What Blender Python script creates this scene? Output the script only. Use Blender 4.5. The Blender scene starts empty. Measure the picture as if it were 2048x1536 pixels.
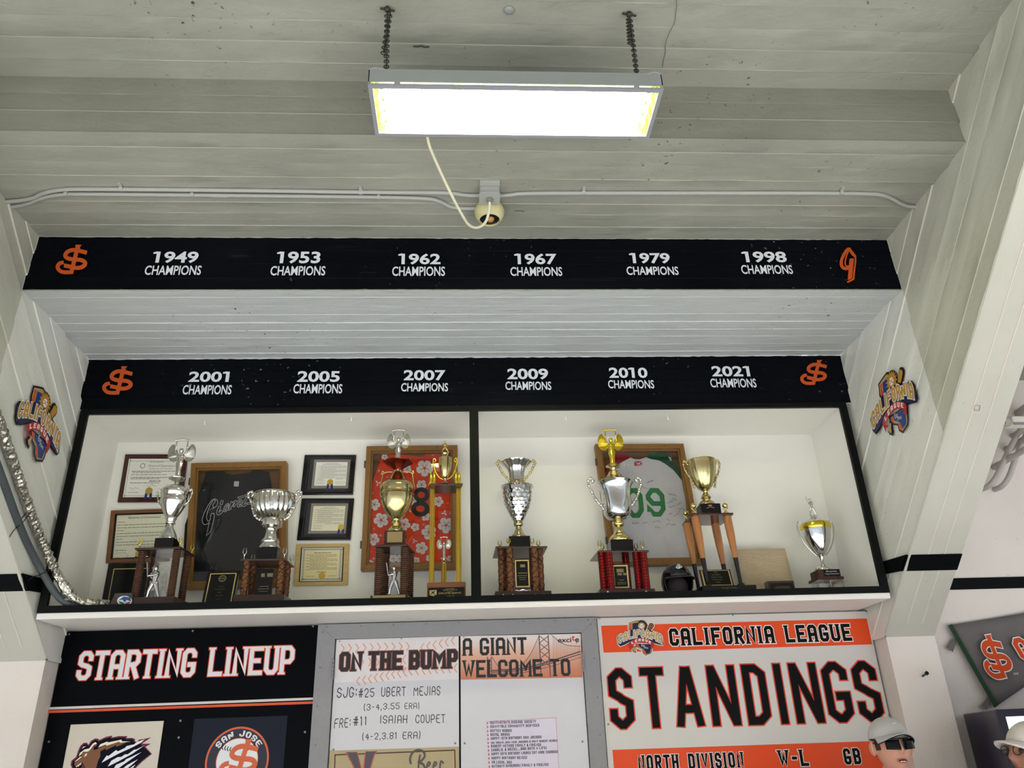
import bpy, bmesh, math, random
from math import pi, sin, cos
from mathutils import Vector, Matrix, noise as mnoise
random.seed(7)
scn = bpy.context.scene
COL = scn.collection

# ------------------------------------------------------------------ camera
F_PX = 1569.9
CAM = Vector((-0.0700, -4.3548, 1.70))
def cam_basis(yaw, pitch, roll):
    f = Vector((sin(yaw)*cos(pitch), cos(yaw)*cos(pitch), sin(pitch)))
    r = Vector((cos(yaw), -sin(yaw), 0)); u = r.cross(f)
    c, s = cos(roll), sin(roll)
    return c*r+s*u, c*u-s*r, f
CR, CU, CF = cam_basis(0.0664, 0.4376, -0.0358)
cd = bpy.data.cameras.new('camera'); cam = bpy.data.objects.new('camera', cd); COL.objects.link(cam)
m = Matrix((CR, CU, -CF)).transposed().to_4x4(); m.translation = CAM
cam.matrix_world = m
cd.sensor_width = 36; cd.lens = F_PX/2048*36; cd.clip_start = .05; cd.clip_end = 200
scn.camera = cam

# ------------------------------------------------------------------ light
w = bpy.data.worlds.new('world'); scn.world = w; w.use_nodes = True
bg = w.node_tree.nodes['Background']
bg.inputs[0].default_value = (0.80, 0.90, 1.0, 1); bg.inputs[1].default_value = .7
def area(name, loc, look, size, sizey, power, color):
    l = bpy.data.lights.new(name, 'AREA'); l.shape = 'RECTANGLE'; l.size = size; l.size_y = sizey
    l.energy = power; l.color = color
    o = bpy.data.objects.new(name, l); COL.objects.link(o); o.location = loc
    o.rotation_euler = (Vector(look)-Vector(loc)).to_track_quat('-Z', 'Y').to_euler()
    return o
# daylight coming in through the open side of the concourse, behind the camera
area('daylight_opening', (-2.0, -6.4, 1.4), (0, 0, 2.6), 8, 1.6, 8, (1.0, .96, .93))
sl_ = bpy.data.lights.new('sun', 'SUN'); sl_.energy = 22; sl_.angle = .01; sl_.color = (1, .985, .975)
so = bpy.data.objects.new('sun', sl_); COL.objects.link(so); so.rotation_euler = Vector((.14, .86, -.50)).to_track_quat('-Z', 'Y').to_euler()
scn.view_settings.view_transform = 'Standard'
scn.view_settings.look = 'None'
scn.view_settings.exposure = 0.5
scn.view_settings.gamma = 1.0
scn.view_settings.use_curve_mapping = False
scn.cycles.use_denoising = True
scn.cycles.max_bounces = 7
scn.cycles.diffuse_bounces = 4
scn.cycles.caustics_reflective = False
scn.cycles.caustics_refractive = False
scn.cycles.sample_clamp_indirect = 6

# ------------------------------------------------------------------ helpers
def at(px, py, x=None, y=None, z=None):
    """where the sight line through a picture point meets the plane x=, y= or z="""
    d = CF*F_PX + CR*(px-1024) + CU*(768-py)
    if x is not None: t = (x-CAM.x)/d.x
    elif y is not None: t = (y-CAM.y)/d.y
    else: t = (z-CAM.z)/d.z
    return CAM+d*t
def pj(P):
    d = Vector(P)-CAM; wz = d.dot(CF)
    return 1024+F_PX*d.dot(CR)/wz, 768-F_PX*d.dot(CU)/wz
def lin(c): c /= 255; return c/12.92 if c <= .04045 else ((c+.055)/1.055)**2.4
def rgb(*c): return (lin(c[0]), lin(c[1]), lin(c[2]), 1)

MATS = {}
def mat(name, col, rough=.5, metal=0, vary=.06, vscale=12, bump=0, bscale=60, emit=0, spec=.28, coat=0, stretch=None, trans=0, alpha=1):
    if name in MATS: return MATS[name]
    M = bpy.data.materials.new(name); M.use_nodes = True; nt = M.node_tree; N = nt.nodes; L = nt.links
    b = N['Principled BSDF']; c = rgb(*col)
    b.inputs['Roughness'].default_value = rough; b.inputs['Metallic'].default_value = metal
    b.inputs['Specular IOR Level'].default_value = spec; b.inputs['Coat Weight'].default_value = coat
    b.inputs['Coat Roughness'].default_value = .08
    tc = N.new('ShaderNodeTexCoord'); mp = N.new('ShaderNodeMapping'); L.new(tc.outputs['Object'], mp.inputs[0])
    if stretch: mp.inputs['Scale'].default_value = stretch
    n = N.new('ShaderNodeTexNoise'); n.inputs['Scale'].default_value = vscale; n.inputs['Detail'].default_value = 4
    L.new(mp.outputs[0], n.inputs['Vector'])
    mx = N.new('ShaderNodeMix'); mx.data_type = 'RGBA'
    mx.inputs[6].default_value = tuple(max(0, x*(1-vary)) for x in c[:3])+(1,)
    mx.inputs[7].default_value = tuple(min(1, x*(1+vary)) for x in c[:3])+(1,)
    L.new(n.outputs['Fac'], mx.inputs[0]); L.new(mx.outputs[2], b.inputs['Base Color'])
    if emit:
        b.inputs['Emission Color'].default_value = c; b.inputs['Emission Strength'].default_value = emit
    if bump:
        n2 = N.new('ShaderNodeTexNoise'); n2.inputs['Scale'].default_value = bscale; n2.inputs['Detail'].default_value = 5
        L.new(mp.outputs[0], n2.inputs['Vector'])
        bp = N.new('ShaderNodeBump'); bp.inputs['Strength'].default_value = bump; bp.inputs['Distance'].default_value = .01
        L.new(n2.outputs['Fac'], bp.inputs['Height']); L.new(bp.outputs[0], b.inputs['Normal'])
    MATS[name] = M; return M

def paint(name, col, col2, rough=.42, dirt=.5, axis=0, split=None, col3=None, pitcol=(92, 92, 84), spot=(60, 60, 56)):
    """board-marked painted concrete: faint stains, small pits, scuffed streaks along the boards (axis); split = Y where another coat of paint starts"""
    M = bpy.data.materials.new(name); M.use_nodes = True; nt = M.node_tree; N = nt.nodes; L = nt.links
    b = N['Principled BSDF']; b.inputs['Roughness'].default_value = rough
    tc = N.new('ShaderNodeTexCoord')
    def noise(scale, detail=5, st=(1, 1, 1), rot=(0, 0, 0)):
        mp = N.new('ShaderNodeMapping'); mp.inputs['Scale'].default_value = st; mp.inputs['Rotation'].default_value = rot
        L.new(tc.outputs['Object'], mp.inputs[0])
        n = N.new('ShaderNodeTexNoise'); n.inputs['Scale'].default_value = scale; n.inputs['Detail'].default_value = detail
        L.new(mp.outputs[0], n.inputs['Vector']); return n.outputs['Fac']
    def ramp(src, a, bb):
        r = N.new('ShaderNodeMapRange'); r.inputs[1].default_value = a; r.inputs[2].default_value = bb; L.new(src, r.inputs[0]); return r.outputs[0]
    def mix(f, a, bb):
        x = N.new('ShaderNodeMix'); x.data_type = 'RGBA'
        if hasattr(f, 'node'): L.new(f, x.inputs[0])
        else: x.inputs[0].default_value = f
        for i, v in ((6, a), (7, bb)):
            if hasattr(v, 'node'): L.new(v, x.inputs[i])
            else: x.inputs[i].default_value = v
        return x.outputs[2]
    def mul(a, k):
        x = N.new('ShaderNodeMath'); x.operation = 'MULTIPLY'
        L.new(a, x.inputs[0])
        if hasattr(k, 'node'): L.new(k, x.inputs[1])
        else: x.inputs[1].default_value = k
        return x.outputs[0]
    base = mix(ramp(noise(1.6, 3), .35, .7), rgb(*col), rgb(*col2))
    if split is not None:
        s = N.new('ShaderNodeSeparateXYZ'); L.new(tc.outputs['Object'], s.inputs[0])
        g = N.new('ShaderNodeMath'); g.operation = 'GREATER_THAN'; g.inputs[1].default_value = split; L.new(s.outputs[1], g.inputs[0])
        base = mix(g.outputs[0], base, rgb(*col3))
    st = (.7, 14, 14) if axis == 0 else ((14, 2, 2) if axis == 1 else (14, 14, .7))
    streak = mul(ramp(noise(3, 6, st), .62, .72), ramp(noise(1.3, 2), .5, .62))
    pits = mul(ramp(noise(38, 6), .66, .72), ramp(noise(1.1, 3), .48, .62))
    base = mix(mul(streak, .45*dirt), base, rgb(*pitcol))
    base = mix(mul(pits, min(1, .8*dirt)), base, rgb(*spot))
    L.new(base, b.inputs['Base Color'])
    h1 = noise(7, 6, (1, 2, 2) if axis == 0 else (2, 1, 1)); h2 = noise(45, 4)
    ad = N.new('ShaderNodeMath'); ad.operation = 'MULTIPLY_ADD'; L.new(h2, ad.inputs[0]); ad.inputs[1].default_value = .18; L.new(h1, ad.inputs[2])
    sb = N.new('ShaderNodeMath'); sb.operation = 'MULTIPLY_ADD'; L.new(pits, sb.inputs[0]); sb.inputs[1].default_value = -.3; L.new(ad.outputs[0], sb.inputs[2])
    bp = N.new('ShaderNodeBump'); bp.inputs['Strength'].default_value = .35; bp.inputs['Distance'].default_value = .02
    L.new(sb.outputs[0], bp.inputs['Height']); L.new(bp.outputs[0], b.inputs['Normal'])
    MATS[name] = M; return M

WL = {}
def wloc(o): return WL.get(o.name, Vector((0, 0, 0)))
def place(o, parent):
    if parent:
        o.parent = parent; o.location = -wloc(parent)
        WL[o.name] = Vector((0, 0, 0))
def thing(name, label, cat, loc=(0, 0, 0), group=None):
    o = bpy.data.objects.new(name, None); COL.objects.link(o); o.location = loc; WL[o.name] = Vector(loc)
    o.empty_display_size = .05
    return tag(o, label, cat, group)
def tag(o, label=None, cat=None, group=None, kind=None):
    if label: o['label'] = label
    if cat: o['category'] = cat
    if group: o['group'] = group
    if kind: o['kind'] = kind
    return o
def smooth(o, ang=35):
    me = o.data
    me.polygons.foreach_set('use_smooth', [True]*len(me.polygons))
    try: me.set_sharp_from_angle(angle=math.radians(ang))
    except Exception: pass

class MB:
    def __init__(s): s.v = []; s.f = []
    def add(s, vs, fs):
        k = len(s.v); s.v += [tuple(v) for v in vs]; s.f += [tuple(i+k for i in f) for f in fs]; return s
    def box(s, a, b):
        x0, y0, z0 = a; x1, y1, z1 = b
        return s.hexa([(x0, y0, z0), (x1, y0, z0), (x1, y1, z0), (x0, y1, z0)], [(x0, y0, z1), (x1, y0, z1), (x1, y1, z1), (x0, y1, z1)])
    def hexa(s, lo, hi):
        n = len(lo)
        return s.add(list(lo)+list(hi), [tuple(range(n-1, -1, -1)), tuple(range(n, 2*n))]+[(i, (i+1) % n, n+(i+1) % n, n+i) for i in range(n)])
    def bevbox(s, a, b, r=.004, axis=2):
        """box with chamfered edges"""
        x0, y0, z0 = a; x1, y1, z1 = b
        def ring(z, i): return [(x0+i+r, y0+i, z), (x1-i-r, y0+i, z), (x1-i, y0+i+r, z), (x1-i, y1-i-r, z), (x1-i-r, y1-i, z), (x0+i+r, y1-i, z), (x0+i, y1-i-r, z), (x0+i, y0+i+r, z)]
        rs = [ring(z0, r), ring(z0+r, 0), ring(z1-r, 0), ring(z1, r)]
        v = sum(rs, []); f = [tuple(range(7, -1, -1)), tuple(range(24, 32))]
        for k in range(3):
            for i in range(8): f.append((k*8+i, k*8+(i+1) % 8, k*8+8+(i+1) % 8, k*8+8+i))
        return s.add(v, f)
    def tube(s, pts, r, seg=10, caps=True, closed=False):
        pts = [Vector(p) for p in pts]; n = len(pts)
        rs = r if isinstance(r, (list, tuple)) else [r]*n
        vs = []; prev = None
        for i, p in enumerate(pts):
            a = pts[(i-1) % n] if (i > 0 or closed) else p; b = pts[(i+1) % n] if (i < n-1 or closed) else p
            t = (b-a).normalized() if (b-a).length > 1e-9 else Vector((0, 0, 1))
            if prev is None:
                ref = Vector((0, 0, 1)) if abs(t.z) < .9 else Vector((0, 1, 0)); u = t.cross(ref).normalized()
            else:
                u = prev-t*prev.dot(t); u.normalize()
            prev = u; v = t.cross(u)
            for k in range(seg):
                an = 2*pi*k/seg; vs.append(p+(u*cos(an)+v*sin(an))*rs[i])
        fs = []
        for i in range(n if closed else n-1):
            j = (i+1) % n
            for k in range(seg): fs.append((i*seg+k, i*seg+(k+1) % seg, j*seg+(k+1) % seg, j*seg+k))
        if caps and not closed: fs += [tuple(range(seg-1, -1, -1)), tuple(range((n-1)*seg, n*seg))]
        return s.add(vs, fs)
    def lathe(s, prof, c, seg=32, mod=None, sx=1, sy=1, rot=0, caps=True):
        """prof: (z, r) list; mod(theta, t, r) -> r"""
        vs = []; n = len(prof); cx, cy = c[0], c[1]; cz = c[2] if len(c) > 2 else 0
        for i, (z, r) in enumerate(prof):
            for k in range(seg):
                a = 2*pi*k/seg; rr = mod(a, i/(n-1), r) if mod else r
                x, y = rr*cos(a)*sx, rr*sin(a)*sy
                vs.append((cx+x*cos(rot)-y*sin(rot), cy+x*sin(rot)+y*cos(rot), cz+z))
        fs = [(i*seg+k, i*seg+(k+1) % seg, (i+1)*seg+(k+1) % seg, (i+1)*seg+k) for i in range(n-1) for k in range(seg)]
        if caps: fs += [tuple(range(seg-1, -1, -1)), tuple(range((n-1)*seg, n*seg))]
        return s.add(vs, fs)
    def ball(s, c, r, seg=16, sc=(1, 1, 1), rings=10):
        c = Vector(c); prof = [(-cos(pi*i/rings), sin(pi*i/rings)) for i in range(rings+1)]
        vs = []
        for z, q in prof:
            for k in range(seg):
                a = 2*pi*k/seg; vs.append(c+Vector((q*cos(a)*sc[0], q*sin(a)*sc[1], z*sc[2]))*r)
        fs = [(i*seg+k, i*seg+(k+1) % seg, (i+1)*seg+(k+1) % seg, (i+1)*seg+k) for i in range(rings) for k in range(seg)]
        return s.add(vs, fs)
    def prism(s, poly, fn, d0, d1):
        """poly: 2D outline, fn(p, depth) -> 3D"""
        return s.hexa([fn(p, d0) for p in poly], [fn(p, d1) for p in poly])
    def polys(s, ps, fn):
        for i, p in enumerate(ps):                     # overlapping strokes lie some hundredths of a millimetre apart, as paint does
            q = [Vector(fn(k)) for k in p]; n = Vector((0, 0, 0))
            for a, b in zip(q, q[1:]+q[:1]): n += a.cross(b)
            if n.length > 1e-12: n.normalize()
            if n.dot(CAM-q[0]) < 0: n = -n; q.reverse()
            n *= 1.6e-5*(i % 23); s.add([k+n for k in q], [tuple(range(len(q)))])
        return s
    def build(s, name, material, parent=None, smo=None, bevel=0):
        me = bpy.data.meshes.new(name); me.from_pydata(s.v, [], s.f); me.validate(); me.update()
        o = bpy.data.objects.new(name, me); COL.objects.link(o); me.materials.append(material)
        place(o, parent)
        if smo: smooth(o, smo)
        if bevel:
            b = o.modifiers.new('bevel', 'BEVEL'); b.width = bevel; b.segments = 2; b.limit_method = 'ANGLE'
        return o

# ---- flat print: strokes, outlines, letters, all in 2D and then mapped onto a real surface
def stroke(pts, wd, closed=False, ext=0):
    pts = [Vector(p) for p in pts]
    q = [pts[0]]
    for p in pts[1:]:
        if (p-q[-1]).length > 1e-7: q.append(p)
    pts = q; n = len(pts)
    if n < 2: return []
    if ext and not closed:
        pts = list(pts); d = (pts[0]-pts[1]).normalized(); e = (pts[-1]-pts[-2]).normalized()
        pts[0] = pts[0]+d*ext; pts[-1] = pts[-1]+e*ext
    L, R = [], []
    for i in range(n):
        a = pts[i-1] if (i > 0 or closed) else None; b = pts[(i+1) % n] if (i < n-1 or closed) else None
        p = pts[i]
        d1 = (p-a).normalized() if a is not None else None; d2 = (b-p).normalized() if b is not None else None
        if d1 is None: d1 = d2
        if d2 is None: d2 = d1
        n1 = Vector((-d1.y, d1.x)); n2 = Vector((-d2.y, d2.x)); mm = n1+n2
        if mm.length < 1e-4: mm = n1
        mm.normalize(); k = 1/max(.42, mm.dot(n1))
        L.append(p+mm*wd/2*k); R.append(p-mm*wd/2*k)
    out = []
    for i in range(n if closed else n-1):
        j = (i+1) % n; out.append([tuple(L[i]), tuple(R[i]), tuple(R[j]), tuple(L[j])])
    return out
def chaikin(pts, k=2, closed=False):
    for _ in range(k):
        q = []; n = len(pts)
        if not closed: q.append(pts[0])
        for i in range(n if closed else n-1):
            a, b = pts[i], pts[(i+1) % n]
            q.append((a[0]*.75+b[0]*.25, a[1]*.75+b[1]*.25)); q.append((a[0]*.25+b[0]*.75, a[1]*.25+b[1]*.75))
        if not closed: q.append(pts[-1])
        pts = q
    return pts
def disc(cx, cy, r, n=28, ry=None): return [(cx+r*cos(2*pi*i/n), cy+(ry or r)*sin(2*pi*i/n)) for i in range(n)]
def GL(a, b):
    o = {
    'A': [[(0, 0), (0, 1-b), (a, 1), (1-a, 1), (1, 1-b), (1, 0)], [(0, .42), (1, .42)]],
    'B': [[(0, 0), (0, 1), (1-a, 1), (1, 1-b), (1, .5+b), (1-a, .5), (1, .5-b), (1, b), (1-a, 0), (0, 0)], [(0, .5), (1-a, .5)]],
    'C': [[(1, .76), (1, 1-b), (1-a, 1), (a, 1), (0, 1-b), (0, b), (a, 0), (1-a, 0), (1, b), (1, .24)]],
    'D': [[(0, 0), (0, 1), (1-a, 1), (1, 1-b), (1, b), (1-a, 0), (0, 0)]],
    'E': [[(1, 1), (0, 1), (0, 0), (1, 0)], [(0, .5), (.75, .5)]],
    'F': [[(1, 1), (0, 1), (0, 0)], [(0, .5), (.75, .5)]],
    'G': [[(1, .80), (1, 1-b), (1-a, 1), (a, 1), (0, 1-b), (0, b), (a, 0), (1-a, 0), (1, b), (1, .42), (.6, .42)]],
    'H': [[(0, 0), (0, 1)], [(1, 0), (1, 1)], [(0, .5), (1, .5)]],
    'I': [[(.5, 0), (.5, 1)]],
    'J': [[(1, 1), (1, b), (1-a, 0), (a, 0), (0, b), (0, .3)]],
    'K': [[(0, 0), (0, 1)], [(1, 1), (.1, .5), (1, 0)]],
    'L': [[(0, 1), (0, 0), (1, 0)]],
    'M': [[(0, 0), (0, 1), (.5, .45), (1, 1), (1, 0)]],
    'N': [[(0, 0), (0, 1), (1, 0), (1, 1)]],
    'O': [[(a, 0), (0, b), (0, 1-b), (a, 1), (1-a, 1), (1, 1-b), (1, b), (1-a, 0), (a, 0)]],
    'P': [[(0, 0), (0, 1), (1-a, 1), (1, 1-b), (1, .42+b), (1-a, .42), (0, .42)]],
    'R': [[(0, 0), (0, 1), (1-a, 1), (1, 1-b), (1, .48+b), (1-a, .48), (0, .48)], [(.5, .48), (1, 0)]],
    'S': [[(1, .78), (1, 1-b), (1-a, 1), (a, 1), (0, 1-b), (0, .55+b*.4), (a, .52), (1-a, .47), (1, .45-b*.4), (1, b), (1-a, 0), (a, 0), (0, b), (0, .22)]],
    'T': [[(0, 1), (1, 1)], [(.5, 0), (.5, 1)]],
    'U': [[(0, 1), (0, b), (a, 0), (1-a, 0), (1, b), (1, 1)]],
    'V': [[(0, 1), (.5, 0), (1, 1)]],
    'W': [[(0, 1), (.25, 0), (.5, .7), (.75, 0), (1, 1)]],
    'X': [[(0, 0), (1, 1)], [(0, 1), (1, 0)]],
    'Y': [[(0, 1), (.5, .5), (1, 1)], [(.5, .5), (.5, 0)]],
    'Z': [[(0, 1), (1, 1), (0, 0), (1, 0)]],
    '0': [[(a, 0), (0, b), (0, 1-b), (a, 1), (1-a, 1), (1, 1-b), (1, b), (1-a, 0), (a, 0)]],
    '1': [[(.1, .82), (.5, 1), (.5, 0)]],
    '2': [[(0, .72), (0, 1-b), (a, 1), (1-a, 1), (1, 1-b), (1, .6), (0, 0), (1, 0)]],
    '3': [[(0, .8), (0, 1-b), (a, 1), (1-a, 1), (1, 1-b), (1, .5+b), (1-a, .5), (1, .5-b), (1, b), (1-a, 0), (a, 0), (0, b), (0, .2)], [(.4, .5), (1-a, .5)]],
    '4': [[(.75, 0), (.75, 1), (0, .35), (1, .35)]],
    '5': [[(1, 1), (0, 1), (0, .55), (1-a, .6), (1, .6-b), (1, b), (1-a, 0), (a, 0), (0, b)]],
    '6': [[(1, .8), (1, 1-b), (1-a, 1), (a, 1), (0, 1-b), (0, b), (a, 0), (1-a, 0), (1, b), (1, .5-b), (1-a, .5), (0, .5)]],
    '7': [[(0, 1), (1, 1), (.35, 0)]],
    '8': [[(a, .5), (0, .5+b), (0, 1-b), (a, 1), (1-a, 1), (1, 1-b), (1, .5+b), (1-a, .5), (1, .5-b), (1, b), (1-a, 0), (a, 0), (0, b), (0, .5-b), (a, .5), (1-a, .5)]],
    '9': [[(0, .2), (0, b), (a, 0), (1-a, 0), (1, b), (1, 1-b), (1-a, 1), (a, 1), (0, 1-b), (0, .45+b), (a, .45), (1, .45)]],
    '-': [[(.1, .5), (.9, .5)]], "'": [[(.5, 1), (.5, .75)]], '.': [[(.5, 0), (.5, .1)]], ',': [[(.6, .1), (.35, -.15)]],
    ':': [[(.5, .2), (.5, .32)], [(.5, .68), (.5, .8)]], '!': [[(.5, 1), (.5, .35)], [(.5, 0), (.5, .12)]],
    '#': [[(.3, 0), (.4, 1)], [(.65, 0), (.75, 1)], [(0, .33), (1, .33)], [(0, .67), (1, .67)]],
    '&': [[(1, 0), (.2, .75), (.3, 1), (.7, 1), (.75, .75), (0, .3), (.1, 0), (.6, 0), (1, .4)]],
    '(': [[(.8, 1.1), (.35, .75), (.35, .25), (.8, -.1)]], ')': [[(.2, 1.1), (.65, .75), (.65, .25), (.2, -.1)]],
    }
    return o
NARROW = {'I': .42, '1': .6, '.': .3, ',': .3, ':': .35, '!': .35, "'": .3, '(': .5, ')': .5, ' ': .6, '-': .7, 'M': 1.25, 'W': 1.3}
def text(s, wd=.6, sw=.17, gap=.12, serif=0, cut=.3, smo=0, grow=0, peak=False, jit=0, seed=1, narrow=None):
    """block letters, cap height 1 -> (polygons, total width)"""
    rnd = random.Random(seed); nar = dict(NARROW); nar.update(narrow or {})
    out = []; x = 0; a = cut; b = cut*wd
    g = GL(a, b)
    if peak: g['A'] = [[(0, 0), (.40, 1), (.60, 1), (1, 0)], [(.2, .27), (.8, .27)]]
    for ch in s:
        W = wd*nar.get(ch, 1)
        k0 = len(out)
        if ch != ' ':
            for pl in g.get(ch, []):
                iw, ih = W-sw, 1-sw
                def mp(p): return (x+sw/2+p[0]*iw+rnd.uniform(-jit, jit), sw/2+p[1]*ih+rnd.uniform(-jit, jit))
                q = [mp(p) for p in pl]
                e = sw/2
                if smo: q = chaikin(q, smo, False)
                def en(i, j):
                    d = Vector(q[i])-Vector(q[j]); return d
                closed = len(pl) > 3 and pl[0] == pl[-1]
                if closed: out += stroke(q[:-1], sw+grow*2, closed=True)
                else:
                    out += stroke(q, sw+grow*2, ext=(e+grow))
                if serif and not closed:
                    for i, p in ((0, pl[0]), (-1, pl[-1])):
                        nb = pl[1] if i == 0 else pl[-2]
                        if p[1] in (0, 1) and abs(nb[1]-p[1]) > .2 and abs(nb[0]-p[0]) < .45:
                            c = q[i]; yy = c[1]+(e if p[1] == 1 else -e); h = sw*.42; s0 = sw*.5+serif+grow
                            y0, y1 = (yy-h-grow, yy+grow) if p[1] == 1 else (yy-grow, yy+h+grow)
                            out.append([(c[0]-s0, y0), (c[0]+s0, y0), (c[0]+s0, y1), (c[0]-s0, y1)])
        if ch in 'NMWVAKX':
            out[k0:] = [[(min(x+W+grow+serif, max(x-grow-serif, p[0])), min(1+grow, max(-grow, p[1]))) for p in q] for q in out[k0:]]
        x += W+gap
    return out, x-gap
def affine(polys, O, U, V): return [[(O[0]+U[0]*p[0]+V[0]*p[1], O[1]+U[1]*p[0]+V[1]*p[1]) for p in q] for q in polys]

_bt = {}
def btext(s, offset=.0):
    """built-in sans face as polygons, cap height 1"""
    if (s, offset) in _bt: return _bt[(s, offset)]
    c = bpy.data.curves.new('t', 'FONT'); c.body = s; c.size = 1; c.offset = offset; c.resolution_u = 3
    o = bpy.data.objects.new('t', c); COL.objects.link(o)
    dg = bpy.context.evaluated_depsgraph_get(); dg.update()
    me = o.evaluated_get(dg).to_mesh()
    V = [(v.co.x, v.co.y) for v in me.vertices]; P = [[V[i] for i in p.vertices] for p in me.polygons]
    o.evaluated_get(dg).to_mesh_clear(); bpy.data.objects.remove(o); bpy.data.curves.remove(c)
    xs = [v[0] for v in V]; ys = [v[1] for v in V]; x0, y0 = min(xs), min(ys); h = max(ys)-y0
    P = [[((x-x0)/h, (y-y0)/h) for x, y in p] for p in P]
    _bt[(s, offset)] = (P, (max(xs)-x0)/h); return _bt[(s, offset)]

def onY(y): return lambda p: (p[0], y, p[1])
def P2(px, py, y): q = at(px, py, y=y); return (q.x, q.z)
def fit(tp, lb, rb, topy, y, upright=True):
    """text polygons laid on the wall plane y between two picture points, cap height up to picture row topy over lb"""
    polys, W = tp; O = P2(*lb, y); E = P2(*rb, y); T = P2(lb[0], topy, y)
    U = ((E[0]-O[0])/W, (E[1]-O[1])/W); return affine(polys, O, U, (0, T[1]-O[1]))
FINE = {'writing', 'handwriting', 'poster_script', 'claw_slashes', 'chevron_print', 'bridge_print', 'list_lettering', 'list_bullets', 'signature', 'engraving', 'flower_print', 'border_pattern', 'emblem_stitches', 'seal_ribbon'}
def flat(name, polys, material, parent, fn):
    o = MB().polys(polys, fn).build(name, material, parent)
    if name in FINE: o['kind'] = 'stuff'               # marks too small to pick apart one by one
    return o
# ================================================================== SETTING
XW = 2.34; TR_ = .7823; RR = .3352; Z0 = 3.590
Z1, Z2, Z3 = Z0+RR, Z0+2*RR, Z0+3*RR
YS = .384                                   # plane of the sign boards
OUT1 = (154, 155, 145); OUT2 = (141, 143, 133); IN1 = (192, 197, 198)
m_ceil = paint('ceiling_paint', OUT1, OUT2, .45, 1.35, 0, split=-TR_-.002, col3=IN1, pitcol=(118, 118, 108))
m_side = paint('side_paint', (196, 196, 182), (182, 182, 168), .45, .35, 1, split=-TR_-.01, col3=(222, 222, 214), pitcol=(140, 140, 128))
m_wall = paint('warm_lit_wall_paint', (228, 219, 213), (218, 208, 201), .5, .25, 2, pitcol=(170, 165, 158))  # pinker, brighter tint paints warm bounced light into the walls and columns
m_black = paint('black_beam_paint', (11, 14, 20), (6, 8, 12), .42, 1.0, 0, pitcol=(44, 48, 54), spot=(130, 134, 138))
m_black.node_tree.nodes['Principled BSDF'].inputs['Specular IOR Level'].default_value = .04
m_side2 = paint('beam_paint', (196, 194, 184), (186, 184, 173), .45, .2, 1, pitcol=(150, 150, 140))
m_grimy_shade = paint('stained_shaded_step_paint', (138, 139, 127), (122, 124, 113), .5, 1.6, 0, pitcol=(100, 98, 88))  # real grime, plus a darker base colour standing in for shade on the step faces
m_floor = mat('floor_concrete', (176, 176, 172), .7, vary=.15, vscale=2, bump=.2)
m_blk = mat('black_gloss_paint', (12, 14, 16), .4, vary=.2, spec=.06)

def bprof(total, n, step=.0025, ridge=.004, seed=1, wvar=.12):
    rnd = random.Random(seed); ws = [1+rnd.uniform(-wvar, wvar) for _ in range(n)]; k = total/sum(ws); s = 0; out = []
    h = rnd.uniform(-step, step)
    for i, w_ in enumerate(ws):
        s1 = s+w_*k; h1 = h+rnd.uniform(-step, step)*.6
        out += [(s+.0025, h), (s+w_*k*.5, (h+h1)/2+rnd.uniform(-.0008, .0008)), (s1-.0025, h1)]
        h = rnd.uniform(-step, step)
        if i < n-1: out.append((s1, max(h, h1)+ridge*rnd.uniform(.2, 1) if rnd.random() < .6 else min(h, h1)-ridge*.8))
        s = s1
    out[0] = (0, out[0][1]); out[-1] = (total, out[-1][1]); return out
def relief(name, prof, t0, t1, nt, fn, material, parent=None, seed=1, jit=.0012):
    b = MB(); vs = []; n = len(prof); rnd = random.Random(seed)
    for i in range(nt+1):
        t = t0+(t1-t0)*i/nt
        for j, (s, h) in enumerate(prof):
            q = 0 if j in (0, n-1) else rnd.uniform(-jit, jit)
            vs.append(fn(t, s, h+q))
    fs = [(i*n+j, i*n+j+1, (i+1)*n+j+1, (i+1)*n+j) for i in range(nt) for j in range(n-1)]
    b.add(vs, fs); return b.build(name, material, parent, smo=25)

def struct(o, label=None): return tag(o, label, kind='structure')
# floor and slabs out of view carry the light of the concourse
struct(MB().box((-8, -11, -.1), (8, .6, 0)).build('floor', m_floor), 'grey concrete concourse floor')
XO = 7.0
levels = [(0, .6, Z0), (-TR_, 0, Z1), (-2*TR_, -TR_, Z2), (-3*TR_, -2*TR_, Z3), (-4*TR_, -3*TR_, Z3+RR), (-5*TR_, -4*TR_, Z3+2*RR), (-6*TR_, -5*TR_, Z3+3*RR), (-9, -6*TR_, Z3+4*RR)]
slab = MB()
for y0, y1, z in levels:
    slab.box((-XO, y0+.003, z+.012), (2.5, y1+.003, z+RR+.0))
struct(slab.build('ceiling', m_ceil), 'stepped concrete underside of the grandstand seating')
slab = MB()                                        # the next bay to the right steps up one row sooner
for y0, y1, z in levels: slab.box((2.5, y0, z+RR+.012), (XO, y1+.002, z+2*RR+.03))
struct(slab.build('ceiling', mat('next_bay_ceiling_paint', (150, 147, 140), .5, vary=.08, bump=.3, bscale=8)), 'stepped ceiling of the next bay above the painted pipes')
nb = [0, 9, 8, 7, 6, 6]
for k in (1, 2, 3):
    y0, y1, z = levels[k]
    o = relief('ceiling', bprof(TR_+.012, nb[k], .0022 if k > 1 else .0048, .0016 if k > 1 else .007, seed=k), -XW, XW, 40, (lambda t, s, h, y1=y1, z=z: (t, y1-s, z-h)), m_ceil, seed=k)
    struct(o, ['', 'bright white board-marked ceiling strip between the two black beams', 'grey ceiling strip that carries the thin white conduits', 'stained grey ceiling strip above the hanging lamp'][k])
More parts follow.
